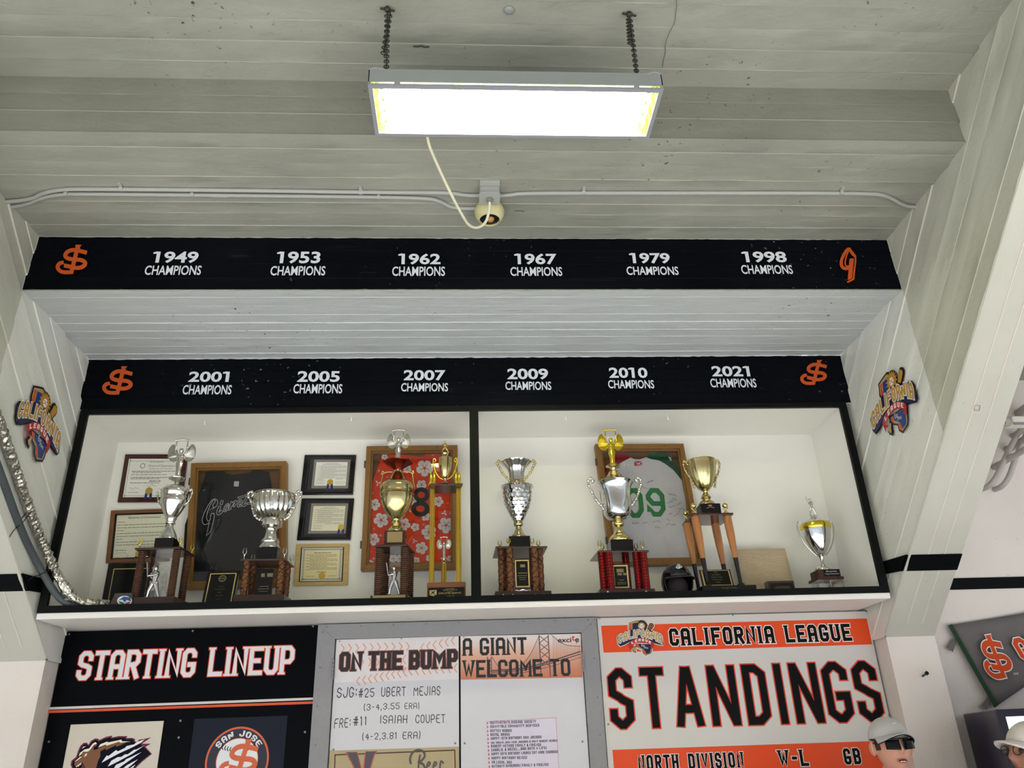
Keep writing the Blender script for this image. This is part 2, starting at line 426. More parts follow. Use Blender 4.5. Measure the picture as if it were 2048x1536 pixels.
# the vertical faces of the steps; the two lower ones are painted black
for k, (y, z, name, mm, lab) in enumerate([(0, Z0, 'trim_1', m_black, 'lower black painted beam reading 2001 to 2021 CHAMPIONS'),
                                      (-TR_, Z1, 'trim_2', m_black, 'upper black painted beam reading 1949 to 1998 CHAMPIONS'),
                                      (-2*TR_, Z2, 'trim_3', m_grimy_shade, 'plain grey concrete step face behind the hanging lamp'),
                                      (-3*TR_, Z3, 'trim_4', m_grimy_shade, None)]):
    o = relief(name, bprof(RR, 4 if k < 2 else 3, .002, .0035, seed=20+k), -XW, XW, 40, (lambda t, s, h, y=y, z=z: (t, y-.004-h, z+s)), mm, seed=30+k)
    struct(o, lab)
    if k < 2:
        for zz in (z+.001, z+RR-.001):
            rnd = random.Random(k*7+int(zz*10)); n = 160
            c = MB().tube([(-XW+2*XW*i/n, y-.004+rnd.uniform(-.002, .001), zz+rnd.uniform(-.0015, .0015)) for i in range(n+1)], [rnd.uniform(.001, .0042) for _ in range(n+1)], 5)
            struct(c.build('ragged_paint_edge', m_ceil, o))
    if k == 0: beam_lo = o
    if k == 1: beam_hi = o
# cracks and chipped patches in the ceiling coat
m_crack = mat('crack_grey', (70, 70, 64), .8)
rnd = random.Random(12)
for nm, pts, wd in (('crack', [(1352, -5), (1353, 12), (1350, 30), (1352, 42), (1338, 70), (1330, 90), (1332, 104), (1326, 118), (1324, 135)], .0022), ('chipped_patch', [(826, 92), (834, 93), (842, 91), (850, 94), (859, 93)], .009), ('crack', [(1030, 422), (1040, 421), (1050, 423)], .004)):
    zz = Z3 if pts[0][1] < 200 else Z2
    q = [at(px, py, z=zz-.006) for px, py in pts]; q = chaikin([(p.x+rnd.uniform(-.004, .004), p.y) for p in q], 1)
    struct(flat(nm, stroke(q, wd), m_crack, None, (lambda p, zz=zz: (p[0], p[1], zz-.0075))))
# raker beams and columns left and right of the bay
SL = .816; AL = math.atan(SL); DY, DZ = -cos(AL), sin(AL); NY, NZ = -sin(AL), -cos(AL)   # along the beam, and out of its underside
Y_C, Z_C = .24, 2.226
def side_face(sgn, name, label):
    X = sgn*XW; bm = bmesh.new(); prof = bprof(2.6, 24, .0055, .0012, seed=50+(sgn > 0)); nt = 44; rnd = random.Random(sgn+5)
    grid = []
    for i in range(nt+1):
        t = -1.5+6.2*i/nt
        for j, (s, h) in enumerate(prof):
            y = Y_C+DY*t-NY*s; z = Z_C+DZ*t-NZ*s
            grid.append(bm.verts.new((X-sgn*(h+.0095+rnd.uniform(-.0012, .0012)), y, z)))
    n = len(prof)
    for i in range(nt):
        for j in range(n-1): bm.faces.new((grid[i*n+j], grid[i*n+j+1], grid[(i+1)*n+j+1], grid[(i+1)*n+j]))
    for co, no in (((0, .5, 0), (0, 1, 0)), ((0, 0, 5.2), (0, 0, 1)), ((0, 0, Z_C-.0), (0, 0, -1))):
        g = bm.verts[:]+bm.edges[:]+bm.faces[:]
        bmesh.ops.bisect_plane(bm, geom=g, plane_co=co, plane_no=no, clear_outer=True)
    me = bpy.data.meshes.new(name); bm.to_mesh(me); bm.free(); me.materials.append(m_side)
    o = bpy.data.objects.new(name, me); COL.objects.link(o); smooth(o, 25); struct(o, label)
    # body: solid beam and column
    b = MB(); x0, x1 = sorted((X, sgn*2.63))
    t1 = 4.4; yz = [(Y_C, Z_C), (Y_C+DY*t1, Z_C+DZ*t1), (Y_C+DY*t1, 5.2), (.5, 5.2), (.5, Z_C)]
    e = .001*sgn; x0, x1 = (x0+e, x1) if sgn > 0 else (x0, x1+e)
    b.hexa([(x0, p[0], p[1]) for p in yz], [(x1, p[0], p[1]) for p in yz])
    o2 = b.build(name, m_side2, None)
    struct(MB().box((x0, Y_C, 0), (x1, .5, Z_C)).build('column', m_wall, o2)); struct(o2, 'white concrete column and slanting beam on the '+('right' if sgn > 0 else 'left'))
    # ragged lip of the form boards along the underside edge, and the raised board marks on the underside
    for j, xx in enumerate((.10, .19)):
        c = MB(); pts = [(X+sgn*(xx+random.uniform(-.002, .002)), Y_C+DY*t+NY*.001, Z_C+DZ*t+NZ*.001) for t in [i*.2+.1 for i in range(20)]]
        c.tube(pts, .0028, 5); struct(c.build('board_mark', m_wall, o2))
    c = MB(); pts = [(X-sgn*.006, Y_C+DY*t+NY*.000, Z_C+DZ*t+NZ*.000) for t in [i*.06+.02 for i in range(46)]]
    c.tube(pts, [random.uniform(.006, .012) for _ in pts], 6); struct(c.build('rough_edge', m_side2, o2))
    return o2
bodyR = side_face(1, 'wall_right', 'board-marked white side of the concrete beam at the right end of the bay')
bodyL = side_face(-1, 'wall_left', 'board-marked white side of the concrete beam at the left end of the bay')
# recessed square plate in the right beam underside
q = [at(1948, 811, x=2.4), at(1961, 811, x=2.44)]
# walls behind
struct(MB().box((-3.5, .404, 0), (2.64, .52, 2.40)).build('wall_back', m_wall), 'white wall behind the sign boards')
struct(MB().box((-2.7, .62, 2.3), (2.7, .7, 4.2)).build('wall_back', m_wall))
struct(MB().box((2.60, .42, 0), (XO, .55, Z0+.7)).build('wall_back', m_wall), 'white wall of the next bay behind the pennant and television')
# black painted band on columns, beam sides and the wall of the next bay
zt, zb = at(1818, 1110, x=XW).z, at(1807, 1143, x=XW).z
def und(z): return Y_C+DY*((z-Z_C)/DZ)
for sgn, nm in ((1, 'trim_5'), (-1, 'trim_6')):
    b = MB(); X = sgn*XW; e = .004
    pts = [(und(zt)-e, zt), (und(zb)-e, zb)]
    b.hexa([(X-sgn*.022, und(zt)+NY*e, zt+NZ*e), (X-sgn*.022, und(zb)+NY*e, zb+NZ*e), (sgn*2.632, und(zb)+NY*e, zb+NZ*e), (sgn*2.632, und(zt)+NY*e, zt+NZ*e)],
           [(X-sgn*.022, und(zt)+.01, zt), (X-sgn*.022, und(zb)+.01, zb), (sgn*2.632, und(zb)+.01, zb), (sgn*2.632, und(zt)+.01, zt)])
    zz = .075 if sgn > 0 else .06
    b.hexa([(X-sgn*.022, und(zt), zt), (X-sgn*.022, und(zb), zb), (X-sgn*.022, .06, zb+.02), (X-sgn*.022, .06, zt+.02)],
           [(X, und(zt), zt), (X, und(zb), zb), (X, .06, zb+.02), (X, .06, zt+.02)])
    struct(b.build(nm, m_blk), 'black band painted round the '+('right' if sgn > 0 else 'left')+' column and beam')
z1, z2 = at(1899, 1157, y=.42).z, at(1891, 1180, y=.42).z
struct(MB().box((2.60, .414, z2), (XO, .43, z1)).build('trim_7', m_blk), 'black band painted along the wall above the grey pennant')

# ------------------------------------------------------------------ lettering on the beams
m_white = mat('white_vinyl', (214, 220, 226), .4, vary=.03)
m_orange = mat('orange_vinyl', (196, 84, 34), .45, vary=.05)
SJ_S = [(1430, 460), (1180, 392), (1000, 358), (850, 380), (725, 470), (695, 580), (790, 660), (1000, 690), (1250, 702), (1375, 780), (1370, 880), (1250, 965), (1050, 985), (850, 930), (660, 890)]
def sj_logo(grow=0):
    """interlocking S and J, height 1, origin at its centre"""
    sw = 138+2*grow; o = []
    o += stroke(chaikin(SJ_S, 3), sw, ext=grow)
    o += stroke([(1125, 260), (1080, 430), (1010, 720), (940, 1000), (900, 1175)], sw*1.0, ext=grow)
    hook = [(960, 1120), (700, 1135), (540, 1100), (450, 1000), (445, 900), (520, 815), (650, 790)]
    o += stroke(chaikin(hook, 3), sw*.95, ext=grow)
    g = grow
    o.append([(1045-g, 185-g), (1265+g, 185-g), (1205+g, 250), (1195+g, 330), (1055-g, 330)])
    return [[((x-930)/1010, (690-y)/1010) for x, y in p] for p in o]
def logo_at(polys, cx, cy, hpx, y, aspect=1, rot=0):
    return [[P2(cx+p[0]*hpx*aspect, cy-p[1]*hpx, y) for p in q] for q in polys]
yy1, yy2 = -.0145, -TR_-.0145
years = [('1949', 303, 395, 526, 503, 288, 401, 550, 531, yy2), ('1953', 552, 640, 527, 503, 540, 650, 551, 532, yy2), ('1962', 796, 881, 529, 507, 784, 890, 552, 533, yy2),
         ('1967', 1029, 1114, 529, 507, 1021, 1125, 552, 534, yy2), ('1979', 1260, 1341, 527, 506, 1254, 1358, 550, 533, yy2), ('1998', 1486, 1575, 525, 503, 1484, 1587, 548, 530, yy2),
         ('2001', 376, 457, 764, 743, 364, 462, 789, 770, yy1), ('2005', 594, 679, 764, 742, 586, 684, 787, 768, yy1), ('2007', 807, 891, 761, 740, 802, 896, 783, 766, yy1),
         ('2009', 1015, 1097, 759, 737, 1011, 1103, 780, 763, yy1), ('2010', 1219, 1296, 756, 735, 1217, 1309, 777, 760, yy1), ('2021', 1425, 1501, 753, 732, 1422, 1514, 775, 757, yy1)]
for yr, xa, xb, yb, yt, ca, cb, cyb, cyt, pl in years:
    par = beam_hi if pl == yy2 else beam_lo
    sl = .0
    tp, W = btext(yr, .028); tp = list(tp); bw = btext('1', .028)[1]; off = .2 if yr[0] == '1' else 0
    for i, ch in enumerate(yr):
        if ch == '1':
            x0 = btext(yr[:i+1], .028)[1]-bw; tp.append([(x0-.2, .80), (x0+.06, .80), (x0+.06, 1), (x0-.02, 1), (x0-.2, .92)])
    tp = [[(p[0]+off, p[1]) for p in q] for q in tp]
    ps = fit((tp, W+off), (xa, yb), (xb, yb+sl), yt, pl)+fit(btext('CHAMPIONS', .016), (ca, cyb), (cb, cyb), cyt, pl)
    o = flat('lettering', ps, m_white, par, onY(pl)); tag(o, 'white lettering reading %s CHAMPIONS' % yr)
for cx, cy, h, pl in ((144, 519, 59, yy2), (236, 761, 57, yy1), (1628, 745, 50, yy1)):
    o = flat('emblem', logo_at(sj_logo(), cx, cy, h, pl, 1.02), m_orange, beam_hi if pl == yy2 else beam_lo, onY(pl)); tag(o, 'orange interlocking S and J emblem')
# italic G emblem at the right end of the upper beam (drawn in a 1843 x 1536 field, 15.36 to the pixel)
def gpt(p): return (1640+p[0]/15.36, 480+p[1]/15.36)
gout = [[(860, 215), (780, 290), (680, 450), (610, 620), (605, 800), (640, 880), (740, 935), (820, 925), (880, 890), (835, 1250), (830, 1325), (1045, 1240), (1060, 1180), (1120, 600), (1100, 450), (990, 290), (930, 225)]]
G1 = stroke(chaikin([(940, 290), (850, 270), (740, 430), (655, 620), (650, 780), (720, 870), (810, 885), (900, 850)], 2), 95)
G2 = stroke(chaikin([(880, 320), (800, 520), (770, 680), (780, 780), (830, 815), (880, 790)], 2), 42)
G3 = [[(905, 575), (1040, 560), (985, 1180), (850, 1235)]]
G4 = stroke([(900, 260), (960, 330), (1085, 490), (1092, 620), (1060, 900), (1030, 1200), (840, 1300)], 52)
G5 = stroke([(900, 300), (990, 440), (1090, 520)], 60)
ps = [[P2(*gpt(p), yy2) for p in q] for q in G1+G2+G3+G4+G5]
tag(flat('emblem', ps, m_orange, beam_hi, onY(yy2)), 'orange italic capital G emblem with inline')

# ------------------------------------------------------------------ hanging lamp
zl = 4.16
A = at(736, 172, z=zl); B = at(1327, 178, z=zl); Cc = at(1299, 277, z=zl); Dd = at(751, 274, z=zl)
lx0, lx1 = (A.x+Dd.x)/2, (B.x+Cc.x)/2; ly0, ly1 = (A.y+B.y)/2, (Cc.y+Dd.y)/2
lamp = thing('hanging_fluorescent_lamp', 'long four-tube fluorescent lamp glowing yellowish white, hung on chains below the ceiling', 'lamp', ((lx0+lx1)/2, (ly0+ly1)/2, zl))
m_lampf = mat('lamp_frame_enamel', (142, 145, 152), .45)
m_lamph = mat('lamp_housing_enamel', (136, 142, 140), .5)
m_refl = mat('lamp_reflector_enamel', (205, 204, 142), .45)
m_tube = mat('fluorescent_tube_glow', (255, 250, 205), .4, emit=24)
m_socket = mat('lamp_socket_plastic', (228, 226, 190), .4)
fw = .017
b = MB()
b.box((lx0, ly0, zl), (lx1, ly0+fw, zl+.012)).box((lx0, ly1-fw, zl), (lx1, ly1, zl+.012)).box((lx0, ly0+fw, zl), (lx0+fw, ly1-fw, zl+.012)).box((lx1-fw, ly0+fw, zl), (lx1, ly1-fw, zl+.012))
b.build('door_frame', m_lampf, lamp)
b = MB(); zh = zl+.085
b.box((lx0, ly0, zh), (lx1, ly1, zh+.006)).box((lx0, ly0, zl+.022), (lx1, ly0+.004, zh)).box((lx0, ly1-.004, zl+.012), (lx1, ly1, zh)).box((lx0, ly0, zl+.012), (lx0+.004, ly1, zh)).box((lx1-.004, ly0, zl+.012), (lx1, ly1, zh))
b.build('housing', m_lamph, lamp)
b = MB()
b.hexa([(lx0+.006, ly0+.008, zh-.004), (lx1-.006, ly0+.008, zh-.004), (lx1-.006, ly1-.006, zh-.004), (lx0+.006, ly1-.006, zh-.004)], [(lx0+.006, ly0+.008, zh-.001), (lx1-.006, ly0+.008, zh-.001), (lx1-.006, ly1-.006, zh-.001), (lx0+.006, ly1-.006, zh-.001)])
for xa, xb in ((lx0+.006, lx0+.012), (lx1-.012, lx1-.006)): b.box((xa, ly0+.008, zl+.014), (xb, ly1-.006, zh-.004))
b.box((lx0+.012, ly1-.012, zl+.014), (lx1-.012, ly1-.006, zh-.004))
b.build('reflector', m_refl, lamp)
nt = 4; dyt = (ly1-ly0-.04)/nt
for i in range(nt):
    yc = ly0+.02+dyt*(i+.5)
    MB().tube([(lx0+.062, yc, zl+.045), (lx1-.062, yc, zl+.045)], .0125, 14).build('tube', m_tube, lamp, smo=40)
    for xe, s_ in ((lx0+.032, 1), (lx1-.032, -1)):
        MB().bevbox((xe-.009, yc-.017, zl+.022), (xe+.009, yc+.017, zl+.075), .004).build('socket', m_socket, lamp)
        MB().tube([(xe+s_*.008, yc, zl+.045), (xe+s_*.022, yc, zl+.045)], .010, 10).build('tube_cap', m_lamph, lamp)
for xx in (at(795, 167, z=zl+.02).x, at(1274, 168, z=zl+.02).x):
    MB().box((xx-.012, ly0-.001, zl+.004), (xx+.012, ly0+.003, zl+.03)).build('latch', m_lamph, lamp)
for xx in (lx0+.03, lx1-.03):
    MB().tube([(xx-.03, ly0+.003, zh+.004), (xx, ly0+.0, zh+.012), (xx+.03, ly0+.003, zh+.006)], .004, 6).build('wire_clip', m_lampf, lamp)
m_chain = mat('dark_chain_steel', (66, 66, 60), .5, .6)
def chain(p0, p1, n, parent, r=.0028, lw=.010, name='chain'):
    b = MB(); p0, p1 = Vector(p0), Vector(p1); d = (p1-p0)/n; t = d.normalized()
    u = Vector((1, 0, 0)); u = (u-t*u.dot(t)).normalized(); v = t.cross(u)
    for i in range(n):
        c = p0+d*(i+.5); s_ = u if i % 2 else v; hl = d.length*.68
        loop = [c+t*hl*sin(a)+s_*lw*cos(a)*(1 if abs(cos(a)) > .01 else 0) for a in [2*pi*k/10 for k in range(10)]]
        b.tube(loop, r, 5, closed=True)
    return b.build(name, m_chain, parent, smo=60)
for i, ((px, py), (qx, qy)) in enumerate((((775, 15), (772, 158)), ((1258, 25), (1275, 160)))):
    top = at(px, py, z=Z3-.004); bot = Vector((at(qx, qy, y=ly0+.02).x, ly0+.02, zh+.004))
    ch = thing('hanging_chain', 'dark steel chain holding the '+('left' if i == 0 else 'right')+' end of the hanging lamp', 'chain', top, 'chains of the hanging lamp')
    chain(top-Vector((0, 0, .03)), bot, 24, ch, name='link_chain')
    chain(top+Vector((.012*(1 if i == 0 else -.5), 0, -.03)), top+(bot-top)*(.72 if i == 0 else .5)+Vector((-.014, 0, 0)), 16, ch, name='doubled_chain')
    MB().tube([top+Vector((0, 0, .01)), top-Vector((0, 0, .03))], .006, 8).ball(top-Vector((0, 0, .012)), .014, 10).tube([top+Vector((-.03, 0, -.006)), top+Vector((.03, 0, -.02))], .005, 6).build('hook', m_chain, ch, smo=40)
p = at(1018, 20, z=Z3-.004)
tag(MB().lathe([(-.012, .006), (-.010, .016), (-.004, .022), (.006, .022)], p, 16).build('ceiling_bolt', m_lamph, None, smo=40), 'round painted bolt head in the ceiling above the hanging lamp', 'bolt')

# ------------------------------------------------------------------ conduits on the ceiling
m_cond = mat('painted_conduit', (166, 168, 164), .4, vary=.05, bump=.1)
m_cream = mat('cream_plastic', (205, 196, 150), .35)
m_galv = mat('galvanized_steel', (150, 150, 145), .4, .5)
m_darkhole = mat('dark_recess', (22, 24, 30), .3)
def pipe_px(name, pts, z, r, label, material=m_cond, seg=10):
    P = [at(px, py, z=z-r) for px, py in pts]
    pp = chaikin([(p.x, p.y) for p in P], 2); P = [Vector((x, y, z-r)) for x, y in pp]
    o = MB().tube(P, r, seg).build(name, material, None, smo=50); return tag(o, label, 'conduit'), P
c1, _ = pipe_px('conduit', [(-60, 404), (55, 403), (100, 379), (200, 378), (500, 381), (760, 385), (900, 385), (930, 391), (965, 391)], Z2, .0105, 'upper of two white conduits left of the junction box')
c2, _ = pipe_px('conduit', [(-60, 416), (40, 415), (100, 388), (200, 388), (500, 391), (850, 395), (880, 402), (905, 417), (965, 417)], Z2, .0105, 'lower of two white conduits running to the cream housing')
c3, _ = pipe_px('conduit', [(990, 392), (1020, 390), (1045, 386), (1300, 386), (1740, 386), (1775, 392), (1805, 410), (1820, 414), (1868, 414)], Z2, .0105, 'single white conduit running right from the junction box to the right beam')
for px, py, c in ((243, 378, c1), (722, 385, c1), (133, 387, c2), (385, 389, c2), (758, 394, c2), (1167, 385, c3), (1682, 385, c3)):
    p = at(px, py, z=Z2-.01)
    MB().tube([(p.x-.008, p.y-.0, p.z+.002), (p.x+.008, p.y, p.z+.002)], .0145, 10).box((p.x-.008, p.y-.034, Z2-.006), (p.x+.008, p.y-.008, Z2+.002)).build('conduit_strap', m_cond, c, smo=40)
p = at(439, 391, z=Z2-.01); MB().tube([(p.x-.04, p.y, p.z+.001), (p.x+.04, p.y, p.z+.001)], .0125, 10).build('coupling', m_cond, c2, smo=40)
pb = at(979, 389, z=Z2-.03); jb = thing('junction_box', 'white square junction box on a bracket where the conduits meet', 'box', (pb.x, pb.y, Z2))
MB().box((pb.x-.05, pb.y-.075, Z2-.012), (pb.x+.05, pb.y+.10, Z2+.004)).build('bracket', m_cond, jb, bevel=.002)
MB().bevbox((pb.x-.048, pb.y-.045, Z2-.05), (pb.x+.048, pb.y+.048, Z2-.012), .004).build('box_body', m_cond, jb)
c = .012; xs = .052; zc = Z2-.055
MB().hexa([(pb.x-xs+c, pb.y-.05, zc), (pb.x+xs-c, pb.y-.05, zc), (pb.x+xs, pb.y-.05+c, zc), (pb.x+xs, pb.y+.05-c, zc), (pb.x+xs-c, pb.y+.05, zc), (pb.x-xs+c, pb.y+.05, zc), (pb.x-xs, pb.y+.05-c, zc), (pb.x-xs, pb.y-.05+c, zc)],
          [(pb.x-xs+c, pb.y-.05, zc+.005), (pb.x+xs-c, pb.y-.05, zc+.005), (pb.x+xs, pb.y-.05+c, zc+.005), (pb.x+xs, pb.y+.05-c, zc+.005), (pb.x+xs-c, pb.y+.05, zc+.005), (pb.x-xs+c, pb.y+.05, zc+.005), (pb.x-xs, pb.y+.05-c, zc+.005), (pb.x-xs, pb.y-.05+c, zc+.005)]).build('cover_plate', m_cond, jb)
MB().lathe([(-.02, .013), (-.016, .015), (0, .015)], (pb.x, pb.y, zc), 12).build('cord_nut', m_galv, jb, smo=40)
# cream round housing with a dark opening
ph = at(979, 428, z=Z2-.05); hs = thing('round_sensor_housing', 'cream dome housing with a dark open end below the junction box', 'housing', (ph.x, ph.y, Z2))
cx, cy = ph.x, ph.y; shell = MB(); mh = MB()
shell.lathe([(0, .058), (-.012, .072), (-.035, .078), (-.06, .074), (-.085, .060), (-.090, .052), (-.084, .050), (-.05, .056)], (cx, cy, Z2), 28, caps=False)
shell.build('shell', m_cream, hs, smo=60)
MB().lathe([(-.088, .004), (-.080, .050), (-.04, .052), (-.01, .05)], (cx, cy, Z2), 24).build('dark_opening', m_darkhole, hs, smo=60)
MB().lathe([(-.100, .004), (-.098, .014), (-.086, .020), (-.078, .018)], (cx+.004, cy-.005, Z2), 16).build('lens', mat('amber_lens', (190, 140, 90), .2), hs, smo=60)
# stiff cord from the lamp up to the junction box
cp = [(855, 280, 4.185), (868, 315, 4.16), (900, 385, 4.10), (925, 432, 4.07), (938, 452, 4.065), (955, 457, 4.08), (972, 446, 4.11), (979, 420, 4.16), (979, 402, 4.20)]
P = [at(a, b_, z=z) for a, b_, z in cp]; P[0].z = 4.18; P[-1] = Vector((pb.x, pb.y, zc-.01)); P.insert(0, Vector((P[0].x-.005, ly1-.02, zh+.0)))
pts = [tuple(q) for q in P]
for _ in range(2):
    nq = [pts[0]]
    for i in range(len(pts)-1):
        a, b_ = Vector(pts[i]), Vector(pts[i+1]); nq += [tuple(a*.75+b_*.25), tuple(a*.25+b_*.75)]
    nq.append(pts[-1]); pts = nq
tag(MB().tube(pts, .0072, 10).build('lamp_cord', mat('cream_cord', (214, 212, 186), .4), None, smo=60), 'stiff cream cord drooping from the hanging lamp to the junction box', 'cord')
# ================================================================== DISPLAY CASE
m_cw = mat('case_white_paint', (238, 237, 230), .38, vary=.02)
m_cblk = mat('case_black_frame', (16, 18, 18), .36, vary=.3, bump=.1, spec=.08)
m_shelfw = mat('shelf_white_paint', (232, 228, 224), .4, vary=.06, stretch=(.5, 6, 6), vscale=9, bump=.15)
CL, CRX, CB, YB = -2.307, 2.283, 2.433, .494
ZF = 2.462                                        # shelf floor
case = thing('display_case', 'long white trophy case with black frame and centre post built under the lower black beam', 'display case', (0, .25, CB))
MB().box((CL, YB, CB), (CRX, YB+.02, Z0)).build('back_panel', m_cw, case)
MB().box((CL, .0, CB), (CL+.012, YB, Z0)).build('side_panel', m_cw, case)
MB().box((CRX-.012, .0, CB), (CRX, YB, Z0)).build('side_panel', m_cw, case)
MB().box((CL+.012, .0, Z0-.012), (CRX-.012, YB, Z0-.001)).build('top_panel', m_cw, case)
MB().box((CL+.012, .0, ZF-.012), (CRX-.012, YB, ZF)).build('shelf_floor', m_cw, case)
MB().box((CL-.0, -.016, 2.402), (CRX+.0, YS+.015, 2.433)).build('shelf_underside', m_shelfw, case, bevel=.002)
t = .042; F0, F1 = -.022, -.0005
MB().box((CL, F0, Z0-.030), (CRX, F1, Z0)).build('frame_bar', m_cblk, case)
MB().box((CL, F0-.002, CB+.0005), (CRX, F1, CB+.036)).build('frame_bar', m_cblk, case)
MB().box((CL-.001, F0, CB+.036), (CL+t, F1, Z0-.030)).build('frame_bar', m_cblk, case)
MB().box((CRX-t, F0, CB+.036), (CRX+.001, F1, Z0-.030)).build('frame_bar', m_cblk, case)
xm = at(950, 1000, y=-.02).x
b = MB().box((xm-.027, F0, CB+.036), (xm+.027, F1, Z0-.030)); b.box((xm-.012, F0-.004, CB+.036), (xm-.004, F0+.002, Z0-.03)); b.box((xm-.020, F1, CB+.036), (xm+.020, .03, Z0-.03))
b.build('centre_post', m_cblk, case)
for px, py in ((410, 842), (703, 835), (1132, 833), (1335, 832)):
    p = at(px, py, z=Z0-.012)
    MB().tube([(p.x, p.y, p.z), (p.x, p.y, p.z-.02)], .004, 8).ball((p.x, p.y, p.z-.02), .007, 8, rings=6).build('ceiling_hook', mat('hook_white', (235, 235, 230), .4), case, smo=50)

# ------------------------------------------------------------------ materials for trophies
m_sil = mat('silver_plate', (214, 213, 205), .12, 1, vary=.05, vscale=30)
m_chr = mat('chrome_plate', (205, 206, 206), .08, 1, vary=.04)
m_gold = mat('gold_plate', (208, 190, 126), .14, 1, vary=.05)
m_gold2 = mat('pale_gold_plate', (196, 182, 132), .17, 1, vary=.06)
m_bgold = mat('bright_gold_plate', (226, 200, 70), .2, 1, vary=.1)
m_plinth = mat('black_plinth', (12, 12, 14), .18, spec=.35)
m_mahog = mat('mahogany_gloss', (58, 20, 18), .2, vary=.25, vscale=8, stretch=(1, 8, 8), coat=.6)
m_dwood = mat('dark_walnut', (52, 34, 28), .28, vary=.3, vscale=8, stretch=(1, 8, 8), coat=.3)
m_copper = mat('ribbed_brown_foil', (92, 66, 52), .25, .4, vary=.15)
m_brownc = mat('brown_patterned_foil', (122, 78, 48), .25, .35, vary=.2)
m_redc = mat('red_foil', (150, 30, 28), .2, .5, vary=.2)
m_line = mat('black_inlay', (14, 12, 12), .3)
m_brasst = mat('brushed_gold_tube', (206, 172, 70), .25, .9, vary=.15, stretch=(30, 30, 1))
m_plate = mat('engraved_black_plate', (11, 11, 11), .2, spec=.3)
m_gtext = mat('gold_engraving', (190, 170, 110), .4)
m_gtextd = mat('dull_engraving', (112, 104, 76), .4)
m_wtext = mat('white_engraving', (215, 215, 210), .4)
m_brass = mat('brass_plate', (168, 150, 108), .3, .8)
m_bat = mat('varnished_ash_wood', (164, 108, 60), .25, vary=.25, vscale=6, stretch=(8, 8, 1), coat=.6)
m_batb = mat('bat_black_paint', (14, 13, 14), .2, coat=.5)

class Ax:
    def __init__(s, M, X, Y, y0):
        s.M = M; s.p = at(M[0]+X/M[2], M[1]+Y/M[2], y=y0); s.x, s.y = s.p.x, y0
        s.s = (s.p-CAM).dot(CF)/F_PX/M[2]              # metres per crop pixel
    def Z(s, Y):
        v = s.M[1]+Y/s.M[2]; d0 = Vector((s.x, s.y, 0))-CAM; k = 768-v
        return (F_PX*d0.dot(CU)-k*d0.dot(CF))/(k*CF.z-F_PX*CU.z)
    def P(s, X, Y, y=None): return at(s.M[0]+X/s.M[2], s.M[1]+Y/s.M[2], y=s.y if y is None else y)
def lathe_px(name, ax, prof, material, parent, seg=32, mod=None, smo=50, **k):
    pr = []; sub = k.pop('sub', 1)
    if sub > 1: prof = [(a[0]+(b_[0]-a[0])*i/sub, a[1]+(b_[1]-a[1])*i/sub) for a, b_ in zip(prof, prof[1:]) for i in range(sub)]+[prof[-1]]
    for Y, hw in prof: pr.append((ax.Z(Y), hw*ax.s))
    pr.sort(key=lambda q: q[0]) if k.pop('srt', False) else None
    return MB().lathe(pr, (ax.x, ax.y), seg, mod, **k).build(name, material, parent, smo=smo)
def curve3(pts, k=2):
    pts = [tuple(p) for p in pts]
    for _ in range(k):
        nq = [pts[0]]
        for i in range(len(pts)-1):
            a, b_ = Vector(pts[i]), Vector(pts[i+1]); nq += [tuple(a*.75+b_*.25), tuple(a*.25+b_*.75)]
        nq.append(pts[-1]); pts = nq
    return pts
def handle(ax, pts, r, material, parent, mirror=None, name='handle', extra=None):
    """pts in crop pixels; mirror = axis X for the matching handle"""
    for mr in ((0, 1) if mirror is not None else (0,)):
        q = [ax.P(2*mirror-X if mr else X, Y) for X, Y in pts]
        c = curve3(q); b = MB().tube(c, [r*(.75+.5*abs(sin(i*.9))) if extra else r for i in range(len(c))], 8)
        if extra:
            for i in range(3, len(c)-2, 4): b.ball(c[i], r*1.7, 8, rings=6)
        b.build(name, material, parent, smo=60)
